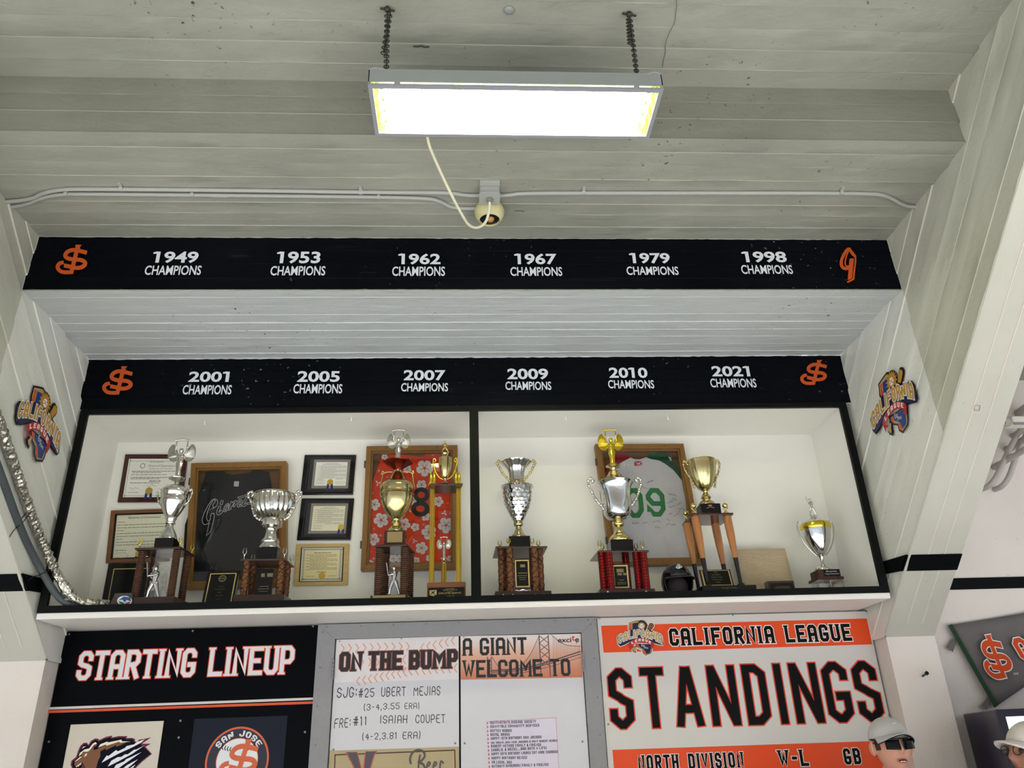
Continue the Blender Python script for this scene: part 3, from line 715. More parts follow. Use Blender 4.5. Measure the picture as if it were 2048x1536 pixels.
def figure_mb(o, H, kind):
    """small cast figures, o = foot point, H = height foot to crown"""
    b = MB(); X, Y, Z = o
    def f(u, v, w_=0): return (X+u*H, Y+w_*H, Z+v*H)
    if kind == 'victory':
        b.lathe([(0, .02), (.005, .085*H), (.1*H, .075*H), (.3*H, .085*H), (.45*H, .11*H), (.56*H, .085*H), (.68*H, .125*H), (.76*H, .12*H), (.81*H, .045*H), (.86*H, .04*H)], (X, Y, Z), 14, mod=lambda a, t, r: r*(1+.13*sin(6*a+9*t)), sy=.8)
        b.ball(f(0, .92), .075*H, 10, (1, 1, 1.2), 8)
        for s in (-1, 1):
            b.tube([f(.11*s, .77), f(.19*s, .88, -.02), f(.18*s, 1.05, -.03), f(.17*s, 1.24, -.03)], [.042*H, .034*H, .028*H, .02*H], 8)
            wing = [(.05, .76), (.12, .64), (.22, .56), (.33, .60), (.41, .72), (.44, .88), (.42, 1.02), (.35, 1.14), (.27, 1.16), (.20, 1.04), (.12, .88)]
            b.prism([(s*u, v) for u, v in wing], lambda p, d: f(p[0], p[1], d), .05, .09)
            for k in range(6):
                a = .35+k*.2
                b.tube([f(s*.10, .76, .04), f(s*(.10+.2*cos(a-.5)), .76+.2*sin(a-.5), .03), f(s*(.12+.31*cos(a-.45)), .76+.38*sin(a-.45), .05)], [.03*H, .03*H, .014*H], 6)
        b.tube([f(-.23, 1.25, -.03), f(-.1, 1.285, -.03), f(.1, 1.285, -.03), f(.23, 1.25, -.03)], .026*H, 8)
        for u in (-.2, -.1, 0, .1, .2): b.ball(f(u, 1.29-abs(u)*.1, -.03), .03*H, 8, rings=6)
    elif kind == 'batter':
        b.tube([f(-.16, 0), f(-.13, .22, -.02), f(-.05, .47)], [.035*H, .05*H, .075*H], 8); b.tube([f(.2, 0), f(.13, .24, -.02), f(.05, .47)], [.035*H, .05*H, .075*H], 8)
        b.ball(f(-.18, .015, -.02), .045*H, 8, (1.4, 1.2, .6), 6); b.ball(f(.23, .015, -.02), .045*H, 8, (1.4, 1.2, .6), 6)
        b.tube([f(0, .42), f(0, .56), f(.01, .70), f(.0, .80), f(0, .84)], [.085*H, .075*H, .11*H, .10*H, .04*H], 10)
        b.ball(f(-.01, .91), .068*H, 10, (1, 1, 1.15), 8); b.lathe([(.93*H, .072*H), (.97*H, .06*H), (.995*H, .02*H)], (X-.01*H, Y, Z), 10); b.tube([f(-.03, .935, -.02), f(-.11, .925, -.04)], .03*H, 6)
        b.tube([f(.09, .77), f(.04, .68, -.12), f(-.17, .66, -.12)], [.04*H, .035*H, .028*H], 8); b.tube([f(-.1, .77), f(-.16, .67, -.08), f(-.2, .66, -.12)], [.04*H, .035*H, .028*H], 8)
        b.tube([f(-.19, .62, -.12), f(-.22, .8, -.12), f(-.27, 1.08, -.1)], [.013*H, .018*H, .032*H], 8)
    elif kind == 'runner':
        b.tube([f(-.1, 0), f(-.2, .25), f(-.04, .45)], [.035*H, .05*H, .07*H], 8); b.tube([f(.27, .05), f(.12, .28, -.05), f(.03, .45)], [.035*H, .05*H, .07*H], 8)
        b.tube([f(0, .42), f(-.02, .6), f(-.03, .78), f(-.02, .84)], [.08*H, .09*H, .1*H, .04*H], 10); b.ball(f(-.02, .92), .07*H, 10, (1, 1, 1.15), 8)
        b.tube([f(.06, .76), f(.18, .6, -.05), f(.1, .5, -.1)], [.04*H, .03*H, .025*H], 8); b.tube([f(-.12, .76), f(-.22, .62, -.05), f(-.2, .48, -.08)], [.04*H, .03*H, .025*H], 8)
    return b
def figure(parent, ax, Xf, Yf, Yh, kind, material, name='figure', y=None):
    o = ax.P(Xf, Yf, y); H = ax.P(Xf, Yh, y).z-o.z; zz = Ax(ax.M, Xf, Yf, ax.y if y is None else y); H = zz.Z(Yh)-zz.Z(Yf)
    return figure_mb((o.x, o.y, o.z), H, kind).build(name, material, parent, smo=60)
def quadbox(name, A, B, D, z0, z1, material, parent, grow=0, bevel=.003):
    C_ = B+D-A; ct = (A+C_)/2
    def g(p): d = p-ct; l = d.length; return ct+d*(1+grow/l)
    v = [g(p) for p in (A, B, C_, D)]
    return MB().hexa([(p.x, p.y, z0) for p in v], [(p.x, p.y, z1) for p in v]).build(name, material, parent, bevel=bevel)
def column(P, z0, z1, r, kind, parent):
    h = z1-z0
    if kind == 'rib':
        n = 24; pr = []
        for i in range(n):
            for q, k in ((0, .80), (.3, 1), (.7, 1), (.95, .80)): pr.append((z0+h*(i+q)/n, r*k))
        MB().lathe(pr, P, 16).build('column', m_copper, parent, smo=50); return
    mt = {'criss': m_brownc, 'red': m_redc, 'gold': m_brasst}[kind]
    md = (lambda a, t, q: q*(1+.05*(1 if int(a*24/2/pi) % 2 else -1))) if kind == 'gold' else None
    o = MB().lathe([(z0, r), (z0+h*.5, r), (z1, r)], P, 48 if kind == 'gold' else 20, md).build('column', mt, parent, smo=None if kind == 'gold' else 40)
    b = MB()
    if kind == 'criss':
        for k in range(3):
            for s in (1, -1):
                if s < 0 and k: continue
                pts = [(P[0]+r*1.005*cos(a), P[1]+r*1.005*sin(a), z0+h*i/30) for i, a in [(i, s*(i/30*2*pi*1.6)+k*2.1) for i in range(31)]]
                b.tube(pts, r*.10, 4)
        for k in range(1, 9):
            z = z0+h*k/9; b.tube([(P[0]+r*1.003*cos(a), P[1]+r*1.003*sin(a), z+r*.25*sin(a*2+k)) for a in [2*pi*i/14 for i in range(14)]], r*.085, 4, closed=True)
    if kind == 'red':
        for k in range(8): a = 2*pi*k/8+.2; b.tube([(P[0]+r*cos(a), P[1]+r*sin(a), z0), (P[0]+r*cos(a), P[1]+r*sin(a), z1)], r*.09, 4)
        for k in range(1, 12):
            z = z0+h*k/12; b.tube([(P[0]+r*1.003*cos(a), P[1]+r*1.003*sin(a), z) for a in [2*pi*i/14 for i in range(14)]], r*.075, 4, closed=True)
    if b.v: b.build('inlay', m_line, o)
def stand(root, M, yf, TL, TR, BK, side, zplinth, kind, cr, wood, th=.012, plinth=None, corners=((.12, .16), (.88, .16), (.12, .84), (.88, .84)), depth=None, pw=.012):
    """two boards with columns between. BK = back corner picture point on that side; returns corner vectors"""
    A = at(M[0]+TL[0]/M[2], M[1]+TL[1]/M[2], y=yf); zt_ = A.z
    B = at(M[0]+TR[0]/M[2], M[1]+TR[1]/M[2], z=zt_); K = at(M[0]+BK[0]/M[2], M[1]+BK[1]/M[2], z=zt_)
    D = (A+K-B) if side == 'R' else K
    if depth: D = A+(D-A).normalized()*depth
    lim = .46
    C_ = B+D-A
    mxy = max(A.y, B.y, D.y, C_.y)
    if mxy > lim:
        k = (lim-max(A.y, B.y))/(mxy-max(A.y, B.y)); D = A+(D-A)*k; C_ = B+D-A
    quadbox('top_board', A, B, D, zt_, zt_+th, wood, root)
    zp = zplinth
    quadbox('base_board', A, B, D, ZF, zp, wood, root, grow=pw)
    n_ = 0
    for u, v in corners:
        P = A+(B-A)*u+(D-A)*v; column((P.x, P.y), zp, zt_, cr, kind, root)
    return A, B, C_, D, zt_+th
def small_cups(root, A, B, D, z, material, sc=.03, us=((.06, .1), (.94, .1), (.06, .9), (.94, .9)), kind='flame'):
    for u, v in us:
        P = A+(B-A)*u+(D-A)*v; b = MB()
        if kind == 'flame':
            b.lathe([(0, .010), (.006, .004), (sc*.4, .003), (sc*.5, .006)], (P.x, P.y, z), 8)
            for s in (-1, 1): b.tube([(P.x, P.y, z+sc*.45), (P.x+s*.010, P.y, z+sc*.75), (P.x+s*.006, P.y, z+sc*1.3)], [.004, .004, .001], 6)
        elif kind == 'ball':
            b.lathe([(0, .013), (.008, .006), (.012, .004)], (P.x, P.y, z), 10)
            for s in (-1, 1): b.tube([(P.x-s*.012, P.y, z+.006), (P.x+s*.014, P.y, z+.036)], .0035, 6)
            b.ball((P.x, P.y, z+.05), .0165, 14)
        b.build('ornament', material, root, smo=60)
def plaque_lines(parent, A, B, zt_, zb_, y, rows, material, seed=0, inset=.15):
    """rows of tiny engraved writing on a vertical face between x of A and B"""
    rnd = random.Random(seed); ps = []
    for v, wfrac, h in rows:
        z = zt_+(zb_-zt_)*v; mid = (A+B)/2; wd = (B-A)*wfrac; x = mid-wd/2
        while x < mid+wd/2: l = rnd.uniform(.3, 1.2)*h*2; ps.append([(x, z), (x+l, z), (x+l, z+h), (x, z+h)]); x += l+h*.6
    return flat('engraving', ps, material, parent, onY(y))

# ------------------------------------------------------------------ trophy 1: winged figure, ribbed brown columns, far left
M1 = (200, 860, 4.04)
T = thing('trophy', 'tall silver lidded cup with winged figure on four ribbed brown columns, leftmost trophy', 'trophy', at(325, 1215, y=.17), 'trophies in the display case')
A, B, C_, D, zt1 = stand(T, M1, .05, (278, 968), (650, 958), (770, 1028), 'R', ZF+.052, 'rib', .0215, m_dwood, .012)
ctr = (A+C_)/2; ax = Ax(M1, 0, 0, ctr.y); ax.x = ctr.x
def bx(root, cx, cy, hw, hd, z0, z1, mt, name='plinth', rot=0):
    co, si = cos(rot), sin(rot)
    v = [(cx+a*co-b_*si, cy+a*si+b_*co) for a, b_ in ((-hw, -hd), (hw, -hd), (hw, hd), (-hw, hd))]
    return MB().hexa([(p[0], p[1], z0) for p in v], [(p[0], p[1], z1) for p in v]).build(name, mt, root, bevel=.002)
zb = ax.Z(888); bx(T, ctr.x, ctr.y, .052, .05, zt1, zb, m_plinth)
lathe_px('cup', ax, [(888, 68), (882, 68), (868, 64), (850, 58), (830, 50), (800, 32), (785, 24), (765, 24), (760, 36), (752, 38), (745, 32), (728, 36), (715, 42), (708, 40), (700, 46), (665, 66), (625, 84), (590, 98), (570, 102), (560, 96), (540, 97)], m_sil, T)
lathe_px('lid', ax, [(540, 96), (520, 103), (500, 108), (490, 104), (478, 92), (462, 66), (448, 38), (440, 20), (425, 16), (412, 30), (404, 50), (398, 62), (392, 64), (388, 50)], m_sil, T)
ax_r = Ax(M1, 0, 0, ctr.y); ax_r.x = ctr.x
def PX(ax, u, Y): return Vector((ax.x+u*ax.s, ax.y, ax.Z(Y)))
def handles_sym(ax, pts, r, mt, root, fancy=False, name='handle', rot=0):
    for s in (-1, 1):
        q = curve3([Vector((ax.x+s*u*ax.s*cos(rot), ax.y+s*u*ax.s*sin(rot), ax.Z(Y))) for u, Y in pts]); n = len(q)
        b = MB().tube(q, [r*(.8+.45*abs(sin(i*1.1))) if fancy else r*(.7+.3*sin(pi*i/(n-1))) for i in range(n)], 8)
        if fancy:
            for i in range(2, n-2, 5): b.ball(q[i], r*1.6, 8, rings=6)
        b.build(name, mt, root, smo=60)
handles_sym(ax, [(84, 610), (108, 590), (128, 545), (134, 500), (122, 478), (112, 486), (116, 500)], .0045, m_sil, T, True)
zf = ax.Z(388); figure_mb((ax.x, ax.y, zf), ax.Z(148)-zf, 'victory').build('winged_figure', m_sil, T, smo=60)
small_cups(T, A, B, D, zt1, m_bgold, .045)
# clear panels between the columns with silver lettering and a cast player standing in front
m_clear = mat('clear_acrylic', (225, 228, 228), .08, trans=1)
def acrylic(name='clear_acrylic_sheet', k=.6):
    M = bpy.data.materials.get(name)
    if M: return M
    M = bpy.data.materials.new(name); M.use_nodes = True; nt = M.node_tree
    for n in list(nt.nodes):
        if n.type != 'OUTPUT_MATERIAL': nt.nodes.remove(n)
    o = [n for n in nt.nodes if n.type == 'OUTPUT_MATERIAL'][0]
    tr = nt.nodes.new('ShaderNodeBsdfTransparent'); tr.inputs[0].default_value = (.96, .965, .96, 1)
    gl = nt.nodes.new('ShaderNodeBsdfGlossy'); gl.inputs['Roughness'].default_value = .03
    fr = nt.nodes.new('ShaderNodeFresnel'); fr.inputs[0].default_value = 1.5
    mx = nt.nodes.new('ShaderNodeMixShader'); ad = nt.nodes.new('ShaderNodeMath'); ad.operation = 'MULTIPLY'; ad.inputs[1].default_value = k
    nt.links.new(fr.outputs[0], ad.inputs[0]); nt.links.new(ad.outputs[0], mx.inputs[0]); nt.links.new(tr.outputs[0], mx.inputs[1]); nt.links.new(gl.outputs[0], mx.inputs[2]); nt.links.new(mx.outputs[0], o.inputs[0])
    return M
m_acr = acrylic(); m_acr2 = acrylic('mirror_tinted_sheet', 2.5)
a1 = A+(B-A)*.2+(D-A)*.45; b1 = A+(B-A)*.8+(D-A)*.45
MB().hexa([(a1.x, a1.y, ZF+.052), (b1.x, b1.y, ZF+.052), (b1.x, b1.y+.004, ZF+.052), (a1.x, a1.y+.004, ZF+.052)], [(a1.x, a1.y, A.z), (b1.x, b1.y, A.z), (b1.x, b1.y+.004, A.z), (a1.x, a1.y+.004, A.z)]).build('clear_panel', m_acr2, T)
m_etch = mat('etched_silver_lettering', (190, 190, 182), .3, .4)
for r_, (s_, Yt, Yb) in enumerate((('109', 1100, 1150), ('CHA', 1165, 1205), ('LEA', 1220, 1255), ('GIT', 1265, 1300))):
    tp, W = text(s_, .7, .2, .14); pz = ax.Z(Yb), ax.Z(Yt)
    y_ = a1.y-.003; U = ((b1.x-a1.x)*.62/W, 0)
    MB().polys(affine(tp, (a1.x+.018, pz[0]), U, (0, pz[1]-pz[0])), lambda p: (p[0], a1.y-.003, p[1])).build('panel_lettering', m_etch, T)
zf = ZF+.052; p = A+(B-A)*.5+(D-A)*.12
figure_mb((p.x, p.y, zf), .175, 'batter').build('player_figure', m_chr, T, smo=60)

# ------------------------------------------------------------------ trophy 2: fluted silver bowl
M2 = (360, 900, 4.654)
T = thing('trophy', 'wide fluted silver bowl on four patterned brown columns, in front of the black jersey', 'trophy', at(535, 1210, y=.18), 'trophies in the display case')
A, B, C_, D, zt1 = stand(T, M2, .07, (558, 1028), (985, 1024), (1065, 1096), 'R', ZF+.058, 'criss', .0185, m_dwood, .010)
ctr = (A+C_)/2; ax = Ax(M2, 0, 0, ctr.y); ax.x = ctr.x
zb = ax.Z(922); bx(T, ctr.x, ctr.y, .058, .05, zt1, zb, m_plinth)
lathe_px('foot', ax, [(922, 96), (915, 96), (895, 88), (870, 74), (860, 80), (845, 78), (830, 66), (800, 50), (760, 44), (735, 50), (722, 66), (712, 88), (700, 90), (660, 92), (650, 90)], m_sil, T, mod=lambda a, t, r: r*(1+.03*sin(18*a)))
lathe_px('bowl', ax, [(655, 84), (645, 96), (632, 112), (600, 150), (560, 168), (520, 176), (480, 178), (445, 176), (428, 176), (424, 184), (418, 184), (420, 168)], m_sil, T, seg=96, mod=lambda a, t, r: r*(1+(.045*sin(22*a+5*t) if .1 < t < .72 else 0)))
handles_sym(ax, [(104, 652), (148, 628), (176, 575), (190, 520), (206, 470), (232, 440), (242, 408), (224, 384), (198, 392), (192, 420), (208, 432)], .0062, m_sil, T, True)
small_cups(T, A, B, D, zt1, m_sil, .05)
p = A+(B-A)*.5+(D-A)*.3; xw = (B.x-A.x)*.19; zt_ = A.z-.035
MB().box((p.x-xw, p.y, ZF+.058), (p.x+xw, p.y+.012, zt_)).build('nameplate', m_plate, T)
plaque_lines(T, p.x-xw, p.x+xw, zt_, ZF+.06, p.y-.001, [(.3, .4, .02), (.66, .5, .004), (.75, .6, .004), (.84, .5, .004)], m_gtextd, 3)

# ------------------------------------------------------------------ trophy 3: gold urn with winged silver figure
M3 = (710, 840, 4.042)
T = thing('trophy', 'tall gold urn with silver winged figure on ribbed brown columns, before the red floral jersey', 'trophy', at(790, 1200, y=.16), 'trophies in the display case')
A, B, C_, D, zt1 = stand(T, M3, .06, (155, 1026), (425, 1016), (488, 1086), 'R', ZF+.034, 'rib', .0235, m_dwood, .011)
ctr = (A+C_)/2; ax = Ax(M3, 0, 0, ctr.y); ax.x = ctr.x
zb = ax.Z(912); bx(T, ctr.x, ctr.y, .060, .055, zt1+.012, zb, m_mahog); bx(T, ctr.x, ctr.y, .070, .065, zt1, zt1+.012, m_mahog, 'plinth_foot')
MB().box((ctr.x-.043, ctr.y-.0575, zt1+.024), (ctr.x+.043, ctr.y-.0545, zb-.008)).build('nameplate', m_brass, T)
lathe_px('urn', ax, [(912, 74), (905, 74), (885, 62), (865, 42), (850, 34), (845, 42), (835, 42), (828, 34), (812, 32), (805, 38), (780, 62), (740, 90), (700, 108), (660, 120), (630, 125), (610, 126), (605, 134), (590, 134), (585, 126), (550, 132), (530, 128), (512, 112), (500, 88), (480, 70), (460, 56), (440, 42), (425, 33), (410, 32)], m_gold2, T, seg=40)
lathe_px('rim_tray', ax, [(412, 28), (395, 40), (370, 78), (352, 108), (346, 122), (340, 122)], mat('dark_red_lacquer', (96, 24, 16), .12, .7), T, seg=6, smo=20, rot=.3)
handles_sym(ax, [(40, 420), (80, 418), (112, 430), (126, 440), (122, 412), (108, 416), (118, 450), (124, 500), (134, 540), (128, 560)], .0040, m_gold, T)
zf = ax.Z(344); figure_mb((ax.x, ax.y, zf), ax.Z(140)-zf, 'victory').build('winged_figure', m_sil, T, smo=60)
figure(T, ax, 312, 1412, 1178, 'batter', m_chr, 'player_figure', y=A.y+.035)
p = ax.P(312, 1420, A.y+.035); MB().ball((p.x, p.y, p.z-.006), .018, 12, (1.3, .9, .55)).tube([(p.x-.045, p.y, p.z+.002), (p.x+.045, p.y, p.z+.002)], .003, 6).build('figure_base', m_chr, T, smo=60)
p = ax.P(350, 1100, C_.y-.03)
a1 = A+(B-A)*.25+(D-A)*.85; b1 = A+(B-A)*.75+(D-A)*.85
MB().box((a1.x, a1.y, ax.Z(1160)), (b1.x, a1.y+.004, A.z)).build('back_plate', m_acr2, T)
q0, q1 = A+(B-A)*.08, B-(B-A)*.08
MB().box((A.x+.005, min(A.y, B.y)-.014, ZF+.010), (B.x-.005, min(A.y, B.y)-.010, ZF+.030)).build('nameplate', m_brass, T)

# ------------------------------------------------------------------ trophy 4: three gold tubes
T = thing('trophy', 'slender trophy of three gold tubes carrying a small gold cup, beside the centre post', 'trophy', at(893, 1195, y=.14), 'trophies in the display case')
A = at(M3[0]+607/4.042, M3[1]+528/4.042, y=.10); zt_ = A.z; B = at(M3[0]+872/4.042, M3[1]+526/4.042, z=zt_); K = at(M3[0]+583/4.042, M3[1]+612/4.042, z=zt_)
D = A+(K-A)*.8; C_ = B+D-A
quadbox('top_board', A, B, D, zt_, zt_+.012, m_dwood, T)
P1, P2_, P3 = A+(B-A)*.10+(D-A)*.35, A+(B-A)*.90+(D-A)*.35, A+(B-A)*.5+(D-A)*.8
zbt = ZF+.105
for P in (P1, P2_): column((P.x, P.y), zbt, zt_, .0145, 'gold', T)
ax4 = Ax(M3, 738, 1300, P3.y); zc4 = ax4.Z(1160); column((P3.x, P3.y), zbt, zc4, .0145, 'gold', T)
lathe_ax = Ax(M3, 738, 1160, P3.y); lathe_ax.x = P3.x
lathe_px('figure_stand', lathe_ax, [(1160, 16), (1150, 10), (1140, 18), (1130, 14), (1122, 30), (1116, 28)], m_sil, T, seg=16)
zf = lathe_ax.Z(1118); figure_mb((P3.x, P3.y, zf), (lathe_ax.Z(985)-zf), 'victory').build('winged_figure', m_sil, T, smo=60)
for P in (P1, P2_): MB().ball((P.x, P.y-.004, zt_-.004), .013, 8, (1, 1, .6), 6).build('cap_nut', m_dwood, T, smo=60)
m_lwood = mat('light_walnut', (120, 78, 52), .3, vary=.2, stretch=(1, 8, 8))
xa, xb = at(M3[0]+582/4.042, M3[1]+1400/4.042, y=.08).x, at(M3[0]+895/4.042, M3[1]+1400/4.042, y=.08).x
MB().bevbox((xa, .08, ZF), (xb, .19, zbt-.002), .004).build('base_block', m_lwood, T)
pa, pb2 = at(M3[0]+592/4.042, M3[1]+1400/4.042, y=.077).x, at(M3[0]+884/4.042, M3[1]+1400/4.042, y=.077).x
zpt, zpb = at(860, M3[1]+1356/4.042, y=.077).z, ZF+.012
MB().box((pa, .076, zpb), (pb2, .0805, zpt)).build('nameplate', m_plate, T)
ps = fit(btext('SAN JOSE GIANTS', .012), (M3[0]+676/4.042, M3[1]+1412/4.042), (M3[0]+858/4.042, M3[1]+1408/4.042), M3[1]+1394/4.042, .075)
ps += fit(btext('JOHN H. JOHNSON', .0), (M3[0]+732/4.042, M3[1]+1369/4.042), (M3[0]+805/4.042, M3[1]+1367/4.042), M3[1]+1361/4.042, .075)
ps += fit(btext("PRESIDENT'S TROPHY 1997", .0), (M3[0]+712/4.042, M3[1]+1380/4.042), (M3[0]+828/4.042, M3[1]+1377/4.042), M3[1]+1372/4.042, .075)
ps += fit(btext("presented to", .0), (M3[0]+745/4.042, M3[1]+1392/4.042), (M3[0]+790/4.042, M3[1]+1391/4.042), M3[1]+1384/4.042, .075)
ps += fit(btext("December 16, 1997", .0), (M3[0]+742/4.042, M3[1]+1427/4.042), (M3[0]+804/4.042, M3[1]+1425/4.042), M3[1]+1419/4.042, .075)
flat('engraving', ps, m_gtext, T, onY(.0752))
def pt3(X, Y, y=.075): return P2(M3[0]+X/4.042, M3[1]+Y/4.042, y)
flat('crest', [[pt3(603, 1378), pt3(660, 1374), pt3(660, 1412), pt3(632, 1424), pt3(603, 1416)]], m_gtext, T, onY(.0752))
flat('crest_figure', stroke([pt3(612, 1384), pt3(632, 1400), pt3(650, 1410)], .003)+stroke([pt3(652, 1380), pt3(630, 1398), pt3(612, 1408)], .003)+[[pt3(626, 1386), pt3(640, 1384), pt3(640, 1396), pt3(626, 1398)]], m_plate, T, onY(.0748))
cc = (A+C_)/2; ax = Ax(M3, 0, 0, cc.y-.01); ax.x = cc.x; zb = zt_+.012
lathe_px('cup', ax, [(512, 22), (505, 18), (495, 9), (478, 9), (470, 18), (440, 32), (400, 45), (360, 52), (325, 52), (312, 54), (308, 50), (300, 18), (290, 14), (278, 26), (272, 28), (268, 20)], m_gold2, T)
handles_sym(ax, [(14, 482), (40, 470), (72, 430), (92, 370), (96, 312), (80, 310), (72, 330), (84, 340)], .0048, m_bgold, T)
zf = ax.Z(270); figure_mb((ax.x, ax.y, zf), ax.Z(168)-zf, 'runner').build('player_figure', m_gold, T, smo=60)
for u in (.06, .16, .84, .94):
    P = A+(B-A)*u+(D-A)*.5; MB().lathe([(0, .014), (.006, .005), (.03, .007), (.06, .011), (.085, .008), (.1, .003)], (P.x, P.y, zb), 10, sy=.6).tube([(P.x, P.y, zb+.05), (P.x+.016*(1 if u > .5 else -1), P.y, zb+.012)], .004, 6).build('bird_ornament', m_bgold, T, smo=60)

# ------------------------------------------------------------------ trophy 5: silver vase right of the post
M5 = (960, 880, 4.653)
T = thing('trophy', 'silver vase trophy with flared fluted neck on patterned brown columns, right of the centre post', 'trophy', at(1042, 1195, y=.17), 'trophies in the display case')
A, B, C_, D, zt1 = stand(T, M5, .06, (145, 1004), (628, 1002), (118, 1104), 'L', ZF+.042, 'criss', .0205, m_dwood, .010, corners=((.13, .30), (.27, .1), (.75, .1), (.87, .30), (.2, .85), (.8, .85)))
ctr = (A+C_)/2; ax = Ax(M5, 0, 0, ctr.y); ax.x = ctr.x+.0
zb = ax.Z(914); bx(T, ax.x, ctr.y, .062, .055, zt1, zb, m_plinth)
lathe_px('stem', ax, [(914, 76), (908, 76), (890, 66), (870, 48), (840, 32), (815, 24), (808, 26), (800, 40), (785, 43), (768, 42), (760, 36)], m_gold2, T)
lathe_px('vase_body', ax, [(768, 34), (755, 44), (720, 62), (680, 84), (640, 102), (600, 116), (560, 124), (520, 128), (480, 131), (450, 134), (442, 148), (436, 148), (430, 130)], m_chr, T, seg=96, sub=6, mod=lambda a, t, r: r*(1+(.05*abs(sin(6*a+(.5 if int(t*14) % 2 else 0)*pi))*((t*14) % 1) if .03 < t < .64 else 0)))
lathe_px('collar', ax, [(436, 100), (425, 90), (408, 78), (392, 70), (380, 66)], m_gold2, T)
lathe_px('flared_neck', ax, [(384, 66), (370, 66), (320, 68), (280, 78), (250, 98), (225, 124), (208, 134), (204, 130), (215, 118)], m_chr, T, seg=98, mod=lambda a, t, r: r*(1+.05*abs(sin(7*a))*(.4+t)))
handles_sym(ax, [(66, 378), (80, 360), (110, 330), (138, 290), (150, 262), (160, 240), (178, 225), (170, 196), (154, 192), (146, 206)], .0055, m_gold2, T, True)
small_cups(T, A, B, D, zt1, m_bgold, .042, us=((.10, .3), (.26, .1), (.72, .1), (.86, .3)))
p = A+(B-A)*.5+(D-A)*.08; xw = (B.x-A.x)*.155; zpt = A.z-.055; zpb = ZF+.055
MB().box((p.x-xw, p.y, zpb), (p.x+xw, p.y+.014, zpt)).build('plaque_board', m_mahog, T)
MB().box((p.x-xw*.86, p.y-.002, zpb+.012), (p.x+xw*.86, p.y+.001, zpt-.010)).build('plaque_border', m_gtext, T)
MB().box((p.x-xw*.72, p.y-.004, zpb+.019), (p.x+xw*.72, p.y-.001, zpt-.017)).build('nameplate', m_plate, T)
plaque_lines(T, p.x-xw*.72, p.x+xw*.72, zpt-.017, zpb+.019, p.y-.0045, [(.25, .3, .016), (.5, .7, .005), (.6, .8, .003), (.68, .6, .003), (.76, .5, .003)], m_gtextd, 5)
MB().tube([(p.x-.042, p.y-.012, ZF+.052), (p.x-.02, p.y-.014, ZF+.044), (p.x, p.y-.016, ZF+.050), (p.x+.02, p.y-.014, ZF+.044), (p.x+.042, p.y-.012, ZF+.052)], [.002, .006, .008, .006, .002], 8).build('eagle_ornament', m_sil, T, smo=60)
for u in (.12, .30, .72, .88):
    P = A+(B-A)*u; MB().ball((P.x, P.y-.013, ZF+.018), .0075, 10).build('base_knob', m_sil, T, smo=60)

# ------------------------------------------------------------------ trophy 6: silver cup with gold winged figure, red columns
M6 = (1150, 840, 4.15)
T = thing('trophy', 'silver cup with gold winged figure on red columns, before the white jersey numbered 09', 'trophy', at(1245, 1190, y=.17), 'trophies in the display case')
A, B, C_, D, zt1 = stand(T, M6, .06, (190, 1096), (615, 1094), (125, 1176), 'L', ZF+.040, 'red', .0205, m_mahog, .010, corners=((.10, .2), (.22, .1), (.78, .2), (.90, .1), (.3, .85), (.7, .85)))
ctr = (A+C_)/2; ax = Ax(M6, 0, 0, ctr.y-.01); ax.x = ctr.x+.012
zb = ax.Z(1010); bx(T, ax.x, ax.y, .066, .055, zt1, zb, m_plinth)
lathe_px('stem', ax, [(1010, 78), (1004, 82), (990, 80), (970, 70), (950, 52), (930, 38), (905, 28), (890, 26), (880, 42), (865, 46), (850, 44), (838, 32), (832, 40), (826, 42)], m_gold, T, seg=64, mod=lambda a, t, r: r*(1+(.04*abs(sin(10*a)) if t < .25 else 0)))
lathe_px('cup', ax, [(836, 40), (826, 68), (810, 88), (780, 102), (740, 110), (690, 114), (640, 116), (590, 122), (555, 132), (535, 146), (526, 152), (520, 146)], m_chr, T, seg=64, mod=lambda a, t, r: r*(1+.05*sin(4*a+8*t)*max(0, 1-abs(t-.45)*2.4)))
lathe_px('lid', ax, [(526, 142), (516, 132), (498, 100), (475, 70), (450, 50), (430, 38), (424, 30), (418, 18), (404, 22), (395, 30), (390, 56), (384, 60), (378, 54)], m_gold2, T)
handles_sym(ax, [(108, 742), (116, 715), (140, 690), (172, 640), (192, 590), (210, 545), (216, 510), (204, 484), (182, 482), (172, 504), (188, 520)], .0068, m_sil, T, True)
zf = ax.Z(380); figure_mb((ax.x, ax.y, zf), ax.Z(148)-zf, 'victory').build('winged_figure', m_bgold, T, smo=60)
small_cups(T, A, B, D, zt1, m_gold, .05, us=((.06, .1), (.16, .4), (.84, .4), (.9, .1)))
p = A+(B-A)*.42+(D-A)*.1; xw = (B.x-A.x)*.17; zpt = A.z-.062; zpb = ZF+.043
MB().box((p.x-xw, p.y, zpb), (p.x+xw, p.y+.014, zpt)).build('plaque_board', m_mahog, T)
MB().box((p.x-xw*.86, p.y-.002, zpb+.008), (p.x+xw*.86, p.y+.001, zpt-.008)).build('plaque_border', m_gtext, T)
MB().box((p.x-xw*.70, p.y-.004, zpb+.014), (p.x+xw*.70, p.y-.001, zpt-.016)).build('nameplate', m_plate, T)
plaque_lines(T, p.x-xw*.7, p.x+xw*.7, zpt-.017, zpb+.019, p.y-.0045, [(.3, .6, .02), (.45, .5, .012), (.72, .3, .004), (.84, .7, .003), (.92, .6, .003)], m_gtextd, 6)
for u in (.12, .85):
    P = A+(B-A)*u; MB().ball((P.x, P.y-.014, ZF+.022), .008, 10).build('base_knob', m_sil, T, smo=60)

